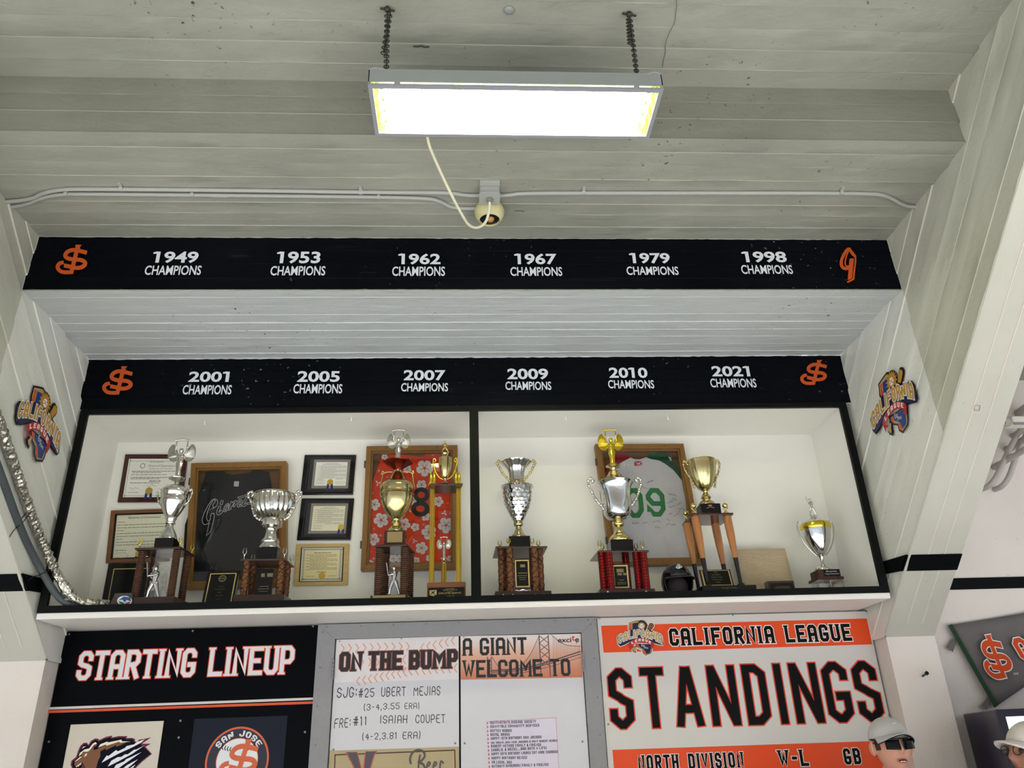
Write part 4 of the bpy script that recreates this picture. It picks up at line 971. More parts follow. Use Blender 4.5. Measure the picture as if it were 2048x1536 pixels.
# ------------------------------------------------------------------ trophy 7: gold cup on a table of four bats
M7 = (1310, 880, 4.655)
T = thing('trophy', 'pale gold cup on a small dark table whose legs are four wooden baseball bats', 'trophy', at(1430, 1190, y=.18), 'trophies in the display case')
A = at(M7[0]+352/4.655, M7[1]+698/4.655, y=.06); zt_ = A.z; B = at(M7[0]+732/4.655, M7[1]+696/4.655, z=zt_); K = at(M7[0]+252/4.655, M7[1]+800/4.655, z=zt_)
D = K if K.y < .42 else A+(K-A)*((.42-A.y)/(K.y-A.y)); C_ = B+D-A
quadbox('table_top', A, B, D, zt_, zt_+.013, m_mahog, T)
zbs = ZF+.045
dd = Vector((.018, .0, 0))
for u, v in ((.10, .16), (.88, .14), (.06, .78), (.80, .84)):
    P = A+(B-A)*u+(D-A)*v; x, y = P.x, P.y; h = zt_-zbs; bxx = x+.022
    prof = [(0, .024), (.10, .0245), (.30, .0225), (.45, .0185), (.58, .0145), (.60, .0142)]
    pts = [(x+(bxx-x)*t, y, zt_-h*t) for t, r in prof]; 
    MB().tube(pts, [r for t, r in prof], 18).build('bat_leg', m_bat, T, smo=50)
    prof = [(.60, .0142), (.75, .0118), (.90, .011), (.955, .012), (.965, .0215), (.99, .0225), (1.0, .018)]
    MB().tube([(x+(bxx-x)*t, y, zt_-h*t) for t, r in prof], [r for t, r in prof], 18).build('bat_grip', m_batb, T, smo=50)
Af, Bf, Df = A+Vector((.012, -.0, 0)), B+Vector((.045, 0, 0)), D+Vector((.012, 0, 0))
quadbox('base_board', Af, Bf, Df, ZF, zbs, m_plinth, T, grow=.022)
ctr = (A+C_)/2; ax = Ax(M7, 0, 0, ctr.y-.02); ax.x = ctr.x+.006
zb = ax.Z(612); bx(T, ax.x+.004, ax.y, .060, .05, zt_+.013, zb, m_plinth)
pq = ax.y-.0502
flat('plinth_print', stroke([(ax.x-.022, zb-.030), (ax.x, zb-.022), (ax.x+.025, zb-.027)], .004)+[[(ax.x-.010, zb-.008), (ax.x+.012, zb-.008), (ax.x+.012, zb-.018), (ax.x-.010, zb-.018)]], mat('faded_red_print', (150, 96, 78), .4), T, onY(pq))
lathe_px('stem', ax, [(612, 78), (606, 78), (592, 72), (575, 58), (563, 38), (556, 30), (545, 42), (540, 46), (520, 36), (498, 24), (492, 18), (480, 20), (470, 34), (464, 38)], m_gold2, T)
lathe_px('cup', ax, [(474, 34), (462, 44), (445, 62), (400, 86), (350, 104), (300, 118), (250, 126), (215, 130), (203, 134), (196, 134), (198, 124)], m_gold2, T, seg=72, mod=lambda a, t, r: r*(1+(.03*abs(sin(9*a))*(t < .7))))
handles_sym(ax, [(92, 440), (100, 420), (112, 360), (140, 320), (158, 280), (172, 230), (164, 196), (146, 192), (140, 210), (126, 230)], .0052, m_gold2, T, True)
small_cups(T, A, B, D, zt_+.013, m_gold, .05, us=((.07, .10), (.86, .10), (.06, .75)), kind='ball')
# slanted plaque at the foot of the bats
pA, pB_ = P2(M7[0]+400/4.655, M7[1]+1210/4.655, .12), P2(M7[0]+672/4.655, M7[1]+1210/4.655, .12)
zl_ = zbs+.001; zh_ = pA[1]
def slp(x, v, o=0): return (x, .085+.035*v-o, zl_+(zh_-zl_)*v)
x0_, x1_ = pA[0]+.006, pB_[0]+.016
for nm, mt_, ins, o in (('plaque_board', m_mahog, 0, 0), ('plaque_border', m_gtext, .05, .004), ('nameplate', m_plate, .085, .006)):
    wv = (x1_-x0_)
    MB().prism([(x0_+wv*ins, ins), (x1_-wv*ins, ins), (x1_-wv*ins, 1-ins), (x0_+wv*ins, 1-ins)], lambda p, d: slp(p[0], p[1], d), o-.01 if o == 0 else o-.003, o).build(nm, mt_, T)
b = MB()
for i, s_ in enumerate(('The', 'Joe Gagliardi', 'California League', 'Championship', 'Trophy')):
    tp, W = btext(s_, .0); h = .085; w_ = min(.8, W*h*(zh_-zl_)/(x1_-x0_)*1.05); v = .78-i*.15
    b.polys([[(x0_+(x1_-x0_)*(.5-w_/2+p[0]/W*w_), v+p[1]*h) for p in q] for q in tp], lambda p: slp(p[0], p[1], .0075))
b.build('engraving', m_gtextd, T)
tp, W = btext('San Jose Giants', .0); yb_ = min(Af.y, Bf.y)-.022*.75
flat('base_engraving', affine(tp, (ctr.x-.02, ZF+.022), (.085/W, 0), (0, .010)), m_gtextd, T, onY(yb_-.004))

# ------------------------------------------------------------------ trophy 8: silver cup with gold band on a red wooden block, far right
M8 = (1450, 960, 6.143)
T = thing('trophy', 'slim silver cup with gold band and batter figure on a red block, rightmost trophy', 'trophy', at(1655, 1165, y=.22), 'trophies in the display case')
cz = at(M8[0]+1270/6.143, M8[1]+1290/6.143, y=.20).z
zc0 = ZF+.085
ax = Ax(M8, 1235, 1200, .23); 
bx(T, ax.x, ax.y, .078, .070, zc0, zc0+.016, m_mahog, 'base_step', .0); bx(T, ax.x+.002, ax.y, .066, .058, zc0+.016, ax.Z(1120), m_mahog, 'plinth', .0)
zz0, zz1 = zc0+.02, ax.Z(1120)-.004
MB().box((ax.x-.032, ax.y-.0605, zz0), (ax.x+.064, ax.y-.0575, zz1)).build('nameplate', m_plate, T)
ps = []
for s_, v in (('2021 Low-A West', .62), ('League Champions', .22)):
    tp, W = btext(s_, 0); ps += affine(tp, (ax.x-.027+.008*(v > .5), zz0+(zz1-zz0)*v), (.085/W if v < .5 else .066/W, 0), (0, .0085))
flat('engraving', ps, m_wtext, T, onY(ax.y-.0612))
lathe_px('foot', ax, [(1120, 108), (1105, 110), (1090, 104), (1070, 92), (1055, 60), (1045, 50), (1030, 38), (1010, 26), (990, 20), (975, 22), (960, 28), (945, 34), (938, 26)], m_sil, T)
lathe_px('cup', ax, [(945, 22), (930, 40), (900, 66), (850, 98), (800, 124), (750, 144), (700, 158), (650, 168), (600, 175)], m_chr, T, seg=48)
lathe_px('gold_band', ax, [(612, 176), (600, 182), (585, 184), (560, 182), (540, 176)], m_bgold, T, seg=64, mod=lambda a, t, r: r*(1+.012*sin(30*a)*(.2 < t < .9)))
lathe_px('lid', ax, [(545, 172), (530, 160), (512, 126), (495, 96), (480, 70), (468, 50), (455, 38), (440, 40), (436, 34)], m_sil, T)
handles_sym(ax, [(60, 930), (110, 880), (170, 800), (212, 700), (232, 620), (236, 560), (220, 512), (192, 506), (176, 530), (180, 570)], .0048, m_sil, T)
zf = ax.Z(438); figure_mb((ax.x, ax.y, zf), ax.Z(228)-zf, 'batter').build('player_figure', m_sil, T, smo=60)
# two clear boxes with balls that it stands on
m_ballw = mat('baseball_leather', (228, 214, 190), .5, bump=.1)
for i, (xo, lab) in enumerate(((-.038, 'clear display cube with white block beneath the rightmost trophy'), (.042, 'clear display cube with an old baseball beneath the rightmost trophy'))):
    c = thing('display_cube', lab, 'display cube', (ax.x+xo, ax.y-.01, ZF))
    cxx = ax.x+xo; h = .0385
    MB().box((cxx-h, ax.y-.01-h, ZF+.001), (cxx+h, ax.y-.01+h, zc0-.001)).build('clear_box', m_acr, c)
    b = MB()
    for sx in (-1, 1):
        for sy in (-1, 1): b.tube([(cxx+sx*h, ax.y-.01+sy*h, ZF+.002), (cxx+sx*h, ax.y-.01+sy*h, zc0-.002)], .0012, 5)
    for zz in (ZF+.003, zc0-.003): b.tube([(cxx-h, ax.y-.01-h, zz), (cxx+h, ax.y-.01-h, zz), (cxx+h, ax.y-.01+h, zz), (cxx-h, ax.y-.01+h, zz)], .0012, 5, closed=True)
    b.build('box_edge', mat('acrylic_edge', (190, 196, 194), .2), c)
    if i == 1:
        MB().ball((cxx, ax.y-.01, ZF+.040), .033, 20, rings=14).build('ball', m_ballw, c, smo=60)
        MB().tube([(cxx-.026+.006*sin(a*2), ax.y-.01-.0335*abs(cos(a*.5)), ZF+.040+.026*sin(a)) for a in [x_*.25-1.5 for x_ in range(13)]], .0009, 4).build('stitching', mat('stitch_red', (120, 40, 34), .6), c)
    else:
        MB().bevbox((cxx-.022, ax.y-.032, ZF+.030), (cxx+.024, ax.y+.01, ZF+.072), .004).box((cxx-.015, ax.y-.025, ZF+.002), (cxx+.015, ax.y+.0, ZF+.03)).build('white_block', mat('white_plastic', (236, 230, 226), .4), c)

# ------------------------------------------------------------------ other things on the shelf
# batting helmet
hx = at(1356, 1190, y=.20); hel = thing('batting_helmet', 'black batting helmet with white emblem, between the red-column trophy and the bat table', 'helmet', (hx.x, .2, ZF))
R_ = .098; hc = Vector((hx.x+.004, .20, ZF+.095))
b = MB(); n1, n2 = 32, 16; vs = []
for i in range(n2+1):
    ph_ = -.85+(pi/2+.85)*i/n2
    for k in range(n1):
        a = 2*pi*k/n1; r = R_*cos(ph_); x, y, z = r*cos(a)*.93, r*sin(a)*1.12, R_*sin(ph_)*1.08
        vs.append(hc+Vector((x, y, z)))
fs = []
for i in range(n2):
    for k in range(n1):
        a = 2*pi*(k+.5)/n1; ph_ = -.85+(pi/2+.85)*(i+.5)/n2
        if sin(a) < -.45 and ph_ < .18: continue
        fs.append((i*n1+k, i*n1+(k+1) % n1, (i+1)*n1+(k+1) % n1, (i+1)*n1+k))
b.add(vs, fs); o = b.build('shell', mat('helmet_black', (12, 11, 13), .18, spec=.5), hel, smo=60)
sm = o.modifiers.new('thick', 'SOLIDIFY'); sm.thickness = .007
# visor
b = MB(); vs = []; n = 18
for j in range(4):
    for i in range(n+1):
        a = -pi/2+(i/n-.5)*2.0; rr = R_*(1.0+.16*j*cos((i/n-.5)*pi)**.7 if abs(i/n-.5) < .5 else 1.0)
        vs.append(hc+Vector((rr*cos(a)*.93, rr*sin(a)*1.12, .018-.006*j)))
fs = [(j*(n+1)+i, j*(n+1)+i+1, (j+1)*(n+1)+i+1, (j+1)*(n+1)+i) for j in range(3) for i in range(n)]
b.add(vs, fs); o = b.build('visor', MATS['helmet_black'], hel, smo=60); sm = o.modifiers.new('thick', 'SOLIDIFY'); sm.thickness = .005
MB().ball(hc+Vector((0, .01, -.03)), .075, 16, (.85, .9, .9)).build('padding', mat('helmet_padding', (64, 56, 60), .8), hel, smo=60)
def helm(p):
    u = p[0]*.046; v = p[1]*.046; a = -pi/2+u/(R_*.93); ph_ = .80+v/R_; r = R_*1.035*cos(ph_)
    return hc+Vector((r*cos(a)*.95, r*sin(a)*1.12, R_*1.035*sin(ph_)*1.08))
MB().polys(sj_logo(6), helm).build('emblem', m_white, hel)
# base with scrawled signatures
m_base = mat('worn_tan_canvas', (186, 168, 140), .7, vary=.18, vscale=14, bump=.5, bscale=40)
bs = [P2(*q_, .30) for q_ in ((1467, 1098), (1567, 1096), (1605, 1188), (1480, 1192))]
zt_, x0_, x1_ = at(1515, 1097, y=.36).z, at(1470, 1100, y=.34).x+.01, at(1590, 1150, y=.34).x-.012
b = MB(); vs = []; NX, NZ_ = 40, 36
for s_ in (0, 1):
    for i in range(NX+1):
        for j in range(NZ_+1):
            u, v = i/NX, j/NZ_; e = min(u, 1-u, v, 1-v); rd = .045*(1-math.exp(-e*9))
            x = x0_+(x1_-x0_)*u; cr_ = .03 if e > 0 else 0
            zz = ZF+.004+(zt_-ZF)*v; y = .36-.0*v
            g = mnoise.noise(Vector((u*7, v*7, 3)))*.003
            vs.append((x, y+.06*(v-.5)+(-rd*.5+g if s_ == 0 else rd*.5), zz))
fs = []; K2 = (NX+1)*(NZ_+1)
for i in range(NX):
    for j in range(NZ_):
        a = i*(NZ_+1)+j; fs.append((a, a+NZ_+1, a+NZ_+2, a+1)); fs.append((K2+a, K2+a+1, K2+a+NZ_+2, K2+a+NZ_+1))
b.add(vs, fs); bs_ = thing('base_bag', 'worn tan canvas base with raised marks, leaning on the case back wall at right', 'base', ((x0_+x1_)/2, .34, ZF))
b.build('canvas_cover', m_base, bs_, smo=60)
b = MB(); rnd = random.Random(4)
def onbase(u, v): return (x0_+(x1_-x0_)*u, .36+.06*(v-.5)-.0235*(1-math.exp(-min(u, 1-u, v, 1-v)*9))-.0005, ZF+.004+(zt_-ZF)*v)
for v0 in (.2, .34, .52, .68, .84): b.tube([onbase(u, v0+.03*sin(u*5+v0*9)) for u in [.07+.07*i for i in range(13)]], .0016, 5)
for cu, cv in ((.22, .78), (.78, .75), (.45, .60), (.3, .3), (.72, .28), (.5, .9), (.6, .45)):
    for k in range(7):
        a = k*.9+cu*4; b.tube([onbase(min(.95, max(.05, cu+.02*cos(a))), min(.95, max(.04, cv+.02*sin(a)))), onbase(min(.95, max(.05, cu+.13*cos(a))), min(.95, max(.04, cv+.11*sin(a))))], .0014, 5)
b.build('raised_marks', mat('canvas_ridges', (206, 192, 168), .7), bs_, smo=60)
# small award block in front of the base
xa, xb = at(1535, 1185, y=.14).x, at(1592, 1185, y=.12).x; zt_ = at(1560, 1162, y=.13).z
aw = thing('award_block', 'small mahogany award block with black plate, in front of the tan base', 'award', ((xa+xb)/2, .15, ZF))
MB().bevbox((xa, .12, ZF), (xb, .17, zt_), .003).build('block', m_mahog, aw)
MB().box((xa+.016, .1175, ZF+.012), (xb-.010, .1205, zt_-.014)).build('nameplate', m_plate, aw)
plaque_lines(aw, xa+.02, xb-.012, zt_-.014, ZF+.012, .1168, [(.45, .6, .004), (.6, .75, .004), (.75, .25, .004), (.9, .6, .004)], m_gtextd, 9)
# leaning black plaque with gold border
def lean_plaque(name, label, TL, TR, zb_, y0, yt, border=True, rows=None, group=None):
    a, b_ = at(*TL, y=yt), at(*TR, y=yt); t = thing(name, label, 'plaque', ((a.x+b_.x)/2, y0, ZF), group)
    H = (a.z+b_.z)/2-zb_
    def f(p, d): return (a.x+(b_.x-a.x)*p[0], y0+(yt-y0)*p[1]-d, zb_+H*p[1])
    def rc(i, j): return [(i, j*.8), (1-i, j*.8), (1-i, 1-j*.8), (i, 1-j*.8)]
    MB().prism(rc(0, 0), f, -.014, 0).build('board', m_plinth, t, bevel=.002)
    if border:
        MB().prism(rc(.09, .09), f, 0, .0015).build('gold_border', m_gtext, t); MB().prism(rc(.12, .12), f, .001, .003).build('nameplate', m_plate, t)
    return t, f
t_, f = lean_plaque('award_plaque', 'black plaque with thin gold border and round seal leaning before the black jersey', (360+262/4.654, 900+1128/4.654), (360+560/4.654, 900+1120/4.654), ZF, .10, .15)
W_ = .1; ps = stroke(disc(.5, .78, .11, 20, .085), .018, closed=True)+stroke(disc(.5, .78, .075, 16, .058), .01, closed=True)+stroke([(.44, .78), (.56, .78)], .02)
for v, s_ in ((.54, 'Outstanding'), (.47, 'Achievement Organization'), (.385, 'Class-A'), (.30, 'SAN JOSE GIANTS'), (.20, 'May 1, 1989')):
    tp, Wt = btext(s_, 0); hh = .024; ww = min(.62, Wt*hh*1.1); ps += affine(tp, (.5-ww/2, v), (ww/Wt, 0), (0, hh))
MB().polys(ps, lambda p: f(p, .0035)).build('engraving', m_gtextd, t_)
# black framed plaque hanging low behind the first trophy
a, b_ = P2(219, 1128, .48), P2(300, 1128, .48)
t_ = thing('framed_plaque', 'glossy black plaque with gold inner line, low behind the leftmost trophy', 'plaque', (a[0]+.1, .48, ZF))
zz = at(219, 1200, y=.48).z
MB().bevbox((a[0], .462, ZF+.03), (b_[0]+.05, .492, a[1]), .004).build('board', m_plinth, t_)
x0_, x1_, z0_, z1_ = a[0]+.04, b_[0]+.02, ZF+.05, a[1]-.035
flat('gold_line', stroke([(x0_, z0_), (x0_, z1_), (x1_, z1_), (x1_, z0_)], .005, closed=True), m_gtext, t_, onY(.461))
# clear award block with round crest, at the left end
t_ = thing('award_wedge', 'dark clear wedge award with a round red, white and blue crest at the left end', 'award', at(250, 1212, y=.05))
def wp(X, Y, y): q_ = at(200+X/4.04, 860+Y/4.04, y=y); return (q_.x, y, max(q_.z, ZF+.001))
out = [(62, 1455), (120, 1318), (262, 1316), (262, 1455)]
P0 = [wp(X, Y, .035) for X, Y in out]; P1_ = [(x, .06, z) for x, _, z in P0]
MB().hexa(P0, P1_).build('wedge', mat('smoked_block', (58, 56, 50), .1, coat=.5), t_, bevel=.002)
def cr(cx, cy, r, y=.033): return [wp(X, Y, y)[0::2] for X, Y in disc(cx, cy, r*1.5, 24, r)]
flat('crest_disc', [cr(198, 1380, 40)], mat('crest_white', (225, 225, 225), .4), t_, onY(.033))
flat('crest_blue', [[wp(X, Y, .032)[0::2] for X, Y in ((150, 1375), (190, 1345), (245, 1352), (250, 1385), (215, 1372), (200, 1392), (180, 1370))]], mat('crest_blue_print', (44, 84, 150), .4), t_, onY(.0325))
flat('crest_red', [[wp(X, Y, .032)[0::2] for X, Y in ((205, 1398), (245, 1385), (238, 1404), (205, 1412))]], mat('crest_red_print', (190, 52, 40), .4), t_, onY(.0325))
flat('crest_green', [[wp(X, Y, .032)[0::2] for X, Y in ((152, 1382), (192, 1396), (196, 1410), (160, 1402))]], mat('crest_green_print', (40, 110, 70), .4), t_, onY(.0325))
ps = []
for i, s_ in enumerate(('CHAMBER', 'COMMUNITY', 'AWARDS')):
    o_ = wp(105, 1436+i*14, .032); e_ = wp(200, 1434+i*14, .032); tp, Wt = btext(s_, 0); ps += affine(tp, (o_[0], o_[2]), ((e_[0]-o_[0])/Wt, 0), (0, .008))
flat('crest_lettering', ps, m_gtextd, t_, onY(.032))
# crumpled clear bag in front of the black plaque
p = at(395, 1212, y=.06)
b = MB(); vs = []; NX = 24
for i in range(NX+1):
    for j in range(9):
        u, v = i/NX, j/8; h = .018*sin(pi*u)**.6*sin(pi*v)**.6; vs.append((p.x-.06+.2*u, .03+.06*v, ZF+.001+h*(.6+.8*abs(mnoise.noise(Vector((u*9, v*4, 1)))))))
b.add(vs, [(i*9+j, (i+1)*9+j, (i+1)*9+j+1, i*9+j+1) for i in range(NX) for j in range(8)])
tag(b.build('clear_bag', mat('cloudy_plastic_film', (150, 150, 142), .15, spec=.8), None, smo=20), 'crumpled cloudy plastic bag on the shelf edge before the black plaque', 'bag')

# ------------------------------------------------------------------ certificates and jersey frames on the back wall
class Rect:
    def __init__(s, TL, TR, BL, y):
        s.y = y; s.O = P2(*TL, y); a = P2(*TR, y); c = P2(*BL, y)
        s.w = a[0]-s.O[0]; s.h = s.O[1]-c[1]; s.sk = (a[1]-s.O[1])/s.w; s.kx = (c[0]-s.O[0])/s.h
    def p(s, u, v): return (s.O[0]+s.w*u+s.kx*s.h*v, s.O[1]-s.h*v+s.sk*s.w*u)
    def px(s, X, Y, M, y=None): return P2(M[0]+X/M[2], M[1]+Y/M[2], s.y if y is None else y)
def ring(R, i0, j0, i1, j1, y0, y1):
    """mitred rectangular frame between fractional insets"""
    b = MB(); o_ = [(i0, j0), (1-i0, j0), (1-i0, 1-j0), (i0, 1-j0)]; n_ = [(i1, j1), (1-i1, j1), (1-i1, 1-j1), (i1, 1-j1)]
    for k in range(4):
        q_ = [R.p(*o_[k]), R.p(*o_[(k+1) % 4]), R.p(*n_[(k+1) % 4]), R.p(*n_[k])]
        b.hexa([(x, y0, z) for x, z in q_], [(x, y1, z) for x, z in q_])
    return b
def panel(R, i, j, y0, y1, il=None, jt=None):
    q_ = [R.p(i, j), R.p(1-i, j), R.p(1-i, 1-j), R.p(i, 1-j)]; return MB().hexa([(x, y0, z) for x, z in q_], [(x, y1, z) for x, z in q_])
m_paper = mat('certificate_paper', (226, 226, 216), .6, vary=.03); m_cream2 = mat('cream_certificate_paper', (222, 210, 160), .6, vary=.05); m_ivory = mat('ivory_paper', (216, 214, 190), .6)
m_ink = mat('grey_ink', (120, 120, 112), .6); m_inkd = mat('dark_ink', (72, 72, 70), .6)
m_seal = mat('gold_foil_seal', (190, 160, 70), .35, .6, bump=.3, bscale=200); m_rib = mat('navy_ribbon', (38, 42, 110), .5)
m_fmah = mat('mahogany_frame', (64, 30, 28), .25, vary=.2, coat=.4); m_fbr = mat('brown_wood_frame', (116, 78, 52), .35, vary=.2, stretch=(1, 1, 6))
m_fblk = mat('black_lacquer_frame', (10, 10, 12), .15, spec=.4); m_oak = mat('oak_frame', (130, 94, 50), .35, vary=.25, vscale=10, stretch=(3, 3, 1)); m_bamboo = mat('bamboo_board', (190, 164, 108), .4, vary=.3, vscale=14, stretch=(1, 1, 14))
m_mat_grey = mat('grey_mat_board', (128, 124, 116), .6); m_mat_dk = mat('dark_mat_board', (54, 56, 58), .25)
def text_lines(R, rows, y, material, parent, seed=0, name='writing', box=None):
    rnd = random.Random(seed); ps = []
    for u0, u1, v, h in rows:
        u = u0
        while u < u1:
            l = rnd.uniform(.02, .07); l = min(l, u1-u+.01); ps.append([R.p(u, v), R.p(u+l, v), R.p(u+l, v+h), R.p(u, v+h)]); u += l+rnd.uniform(.006, .012)
    return flat(name, ps, material, parent, onY(y))
def words_at(R, s_, u0, u1, v0, h, offset=0, slant=0):
    tp, W = btext(s_, offset); k = (u1-u0)/W
    return [[R.p(u0+(p[0]+slant*p[1])*k, v0-p[1]*h) for p in q] for q in tp]
def squiggle(R, u, v, du, dv, seed, wd=.0015):
    rnd = random.Random(seed); pts = [(u, v)]; n = 7
    for i in range(n): pts.append((u+du*(i+1)/n, v+rnd.uniform(-dv, dv)))
    return stroke(chaikin([R.p(a, c) for a, c in pts], 2), wd)
def seal(R, u, v, r, y, parent, rib=True):
    if rib:
        ps = []
        for s in (-1, 1):
            c = [R.p(u+s*r*.2, v+r*.6), R.p(u+s*r*.9, v+r*.6), R.p(u+s*r*1.1, v+r*3.0), R.p(u+s*r*.35, v+r*2.8)]; ps.append(c)
        flat('seal_ribbon', ps, m_rib, parent, onY(y))
    c = R.p(u, v); rr = r*R.w; b = MB(); n = 40
    o_ = [(c[0]+rr*(1 if k % 2 else .93)*cos(2*pi*k/n), c[1]+rr*(1 if k % 2 else .93)*sin(2*pi*k/n)) for k in range(n)]
    b.prism(o_, lambda p, d: (p[0], y-d, p[1]), .0003, .002); b.tube([(c[0]+rr*.6*cos(a), y-.002, c[1]+rr*.6*sin(a)) for a in [2*pi*k/20 for k in range(20)]], .0007, 4, closed=True)
    b.build('seal', m_seal, parent)
YW = .4935
def cert(label, TL, TR, BL, style):
    R = Rect(TL, TR, BL, YW-.02); c = R.p(.5, 1); t = thing('framed_certificate', label, 'certificate', (c[0], YW, c[1]), 'certificates on the case back wall')
    yb, yf = YW, YW-.020
    if style == 1:
        panel(R, 0, 0, yb, yf+.004).build('backing_board', m_fmah, t, bevel=.002); R1 = .075
        panel(R, .075, .10, yf+.004, yf+.002).build('paper', m_paper, t)
        flat('paper_border', stroke([R.p(*q_) for q_ in ((.10, .15), (.90, .15), (.90, .87), (.10, .87))], .0018, closed=True), m_inkd, t, onY(yf+.0012))
        text_lines(R, [(.42, .62, .165, .012), (.15, .84, .36, .012), (.17, .62, .385, .012), (.15, .7, .43, .012), (.15, .84, .49, .012), (.15, .6, .515, .012), (.45, .62, .56, .02), (.15, .6, .60, .012), (.15, .3, .80, .01), (.65, .85, .80, .01)], yf+.0012, m_ink, t, 3)
        flat('heading', words_at(R, 'Board of Supervisors', .40, .82, .285, .06, 0, .3)+words_at(R, 'RESOLUTION', .42, .78, .325, .022)+stroke([R.p(*q_) for q_ in disc(.31, .25, .035, 16, .05)], .004, closed=True), m_ink, t, onY(yf+.0012))
        flat('signature', squiggle(R, .15, .72, .16, .03, 1)+squiggle(R, .42, .66, .16, .03, 2)+squiggle(R, .72, .66, .14, .03, 3), m_inkd, t, onY(yf+.0012))
        seal(R, .47, .775, .058, yf, t)
        for u, v in ((.1, .13), (.9, .13), (.1, .88), (.9, .88)):
            q_ = R.p(u, v); MB().ball((q_[0], yf+.001, q_[1]), .0035, 8, rings=6).build('pin', m_inkd, t)
    elif style == 2:
        ring(R, 0, 0, .07, .065, yb, yf).build('frame', m_fbr, t); ring(R, .07, .065, .095, .09, yb, yf+.006).build('inner_lip', m_fblk, t); panel(R, .09, .085, yb, yf+.012).build('paper', m_ivory, t)
        flat('heading', words_at(R, 'Resolution of Commendation', .28, .80, .165, .045, 0, .3), m_inkd, t, onY(yf+.0112))
        text_lines(R, [(.12, .22+.68*(k % 3 != 0), .22+.055*k, .012) for k in range(9)]+[(.12, .3, .76, .012), (.5, .7, .70, .012)], yf+.0112, m_ink, t, 5)
        flat('signature', squiggle(R, .12, .83, .2, .03, 4)+squiggle(R, .12, .89, .22, .03, 5)+squiggle(R, .6, .83, .2, .03, 6), m_inkd, t, onY(yf+.0112)); seal(R, .50, .84, .055, yf+.0105, t)
    elif style in (3, 4):
        panel(R, 0, 0, yb, yf+.003).build('backing_board', m_fblk, t, bevel=.004)
        ring(R, .085, .07, .10, .085, yf+.003, yf+.001).build('inner_line', m_mat_dk, t); panel(R, .12, .10, yf+.003, yf+.0015).build('dark_mat', m_mat_dk, t)
        R2 = Rect(TL, TR, BL, YW-.02); O = R2.p(.20, .13); E = R2.p(.90, .13); Bq = R2.p(.20, .85)
        R2.O = O; R2.w = E[0]-O[0]; R2.h = O[1]-Bq[1]
        panel(R2, 0, 0, yf+.0015, yf+.0005).build('grey_mat', m_mat_grey, t); panel(R2, .07, .09, yf+.0005, yf-.0004).build('paper', m_paper if style == 3 else m_ivory, t)
        text_lines(R2, [(.35, .65, .13, .01), (.25, .75, .165, .015)]+[(.12+.09*(k % 2), .9 if k % 4 != 3 else .6, .22+.035*k, .012) for k in range(13)]+[(.12, .36, .72, .01), (.12, .32, .78, .01), (.12, .32, .84, .01)]+([(.64, .9, .78, .01), (.64, .88, .84, .01)] if style == 3 else []), yf-.0010, m_ink, t, style)
        flat('signature', squiggle(R2, .42 if style == 4 else .13, .70, .2, .03, 7)+squiggle(R2, .64, .68, .2, .03, 8), m_inkd, t, onY(yf-.001))
        seal(R2, .5 if style == 3 else .87, .79, .085, yf-.0014, t)
        for u, v in ((.13, .11), (.87, .11), (.13, .88), (.87, .88)):
            q_ = R.p(u, v); MB().ball((q_[0], yf+.001, q_[1]), .003, 8, rings=6).build('pin', m_mat_dk, t)
    else:
        panel(R, 0, 0, yb, yf+.003).build('backing_board', m_bamboo, t, bevel=.002); panel(R, .09, .085, yf+.003, yf+.0015).build('dark_edge', m_mat_dk, t); panel(R, .115, .10, yf+.0015, yf+.0005).build('border_paper', m_ivory, t)
        ps = []
        for k in range(26): u = .14+.72*k/25; ps += stroke([R.p(u, .12), R.p(u+.018, .16)], .0035)+stroke([R.p(u+.018, .84), R.p(u, .88)], .0035)
        for k in range(18): v = .14+.72*k/17; ps += stroke([R.p(.135, v), R.p(.175, v+.02)], .0035)+stroke([R.p(.83, v), R.p(.87, v+.02)], .0035)
        flat('border_pattern', ps, m_inkd, t, onY(yf)); panel(R, .185, .175, yf+.0005, yf-.0004).build('paper', m_cream2, t)
        text_lines(R, [(.35, .66, .215, .02)]+[(.21+.06*(k % 2), .78 if k % 3 != 2 else .6, .27+.035*k, .011) for k in range(11)]+[(.42, .6, .68, .015), (.22, .38, .78, .01), (.64, .78, .78, .01)], yf-.0010, m_ink, t, 6)
        seal(R, .52, .775, .066, yf-.0014, t, False)
cert('white certificate in a dark mahogany frame, top left, behind the winged figure', (250, 908), (375, 908), (234, 1004), 1)
cert('cream resolution in a brown wooden frame, below the mahogany framed one', (222, 1021), (345, 1017), (211, 1126), 2)
cert('black framed certificate with centred gold seal, topmost of the middle column', (609, 909), (712, 909), (600, 989), 3)
cert('black framed certificate with gold seal at right, middle one of the column', (603, 996), (708, 996), (593, 1080), 4)
cert('cream certificate with patterned border on a bamboo board, lowest of the middle column', (593, 1088), (698, 1087), (587, 1171), 5)

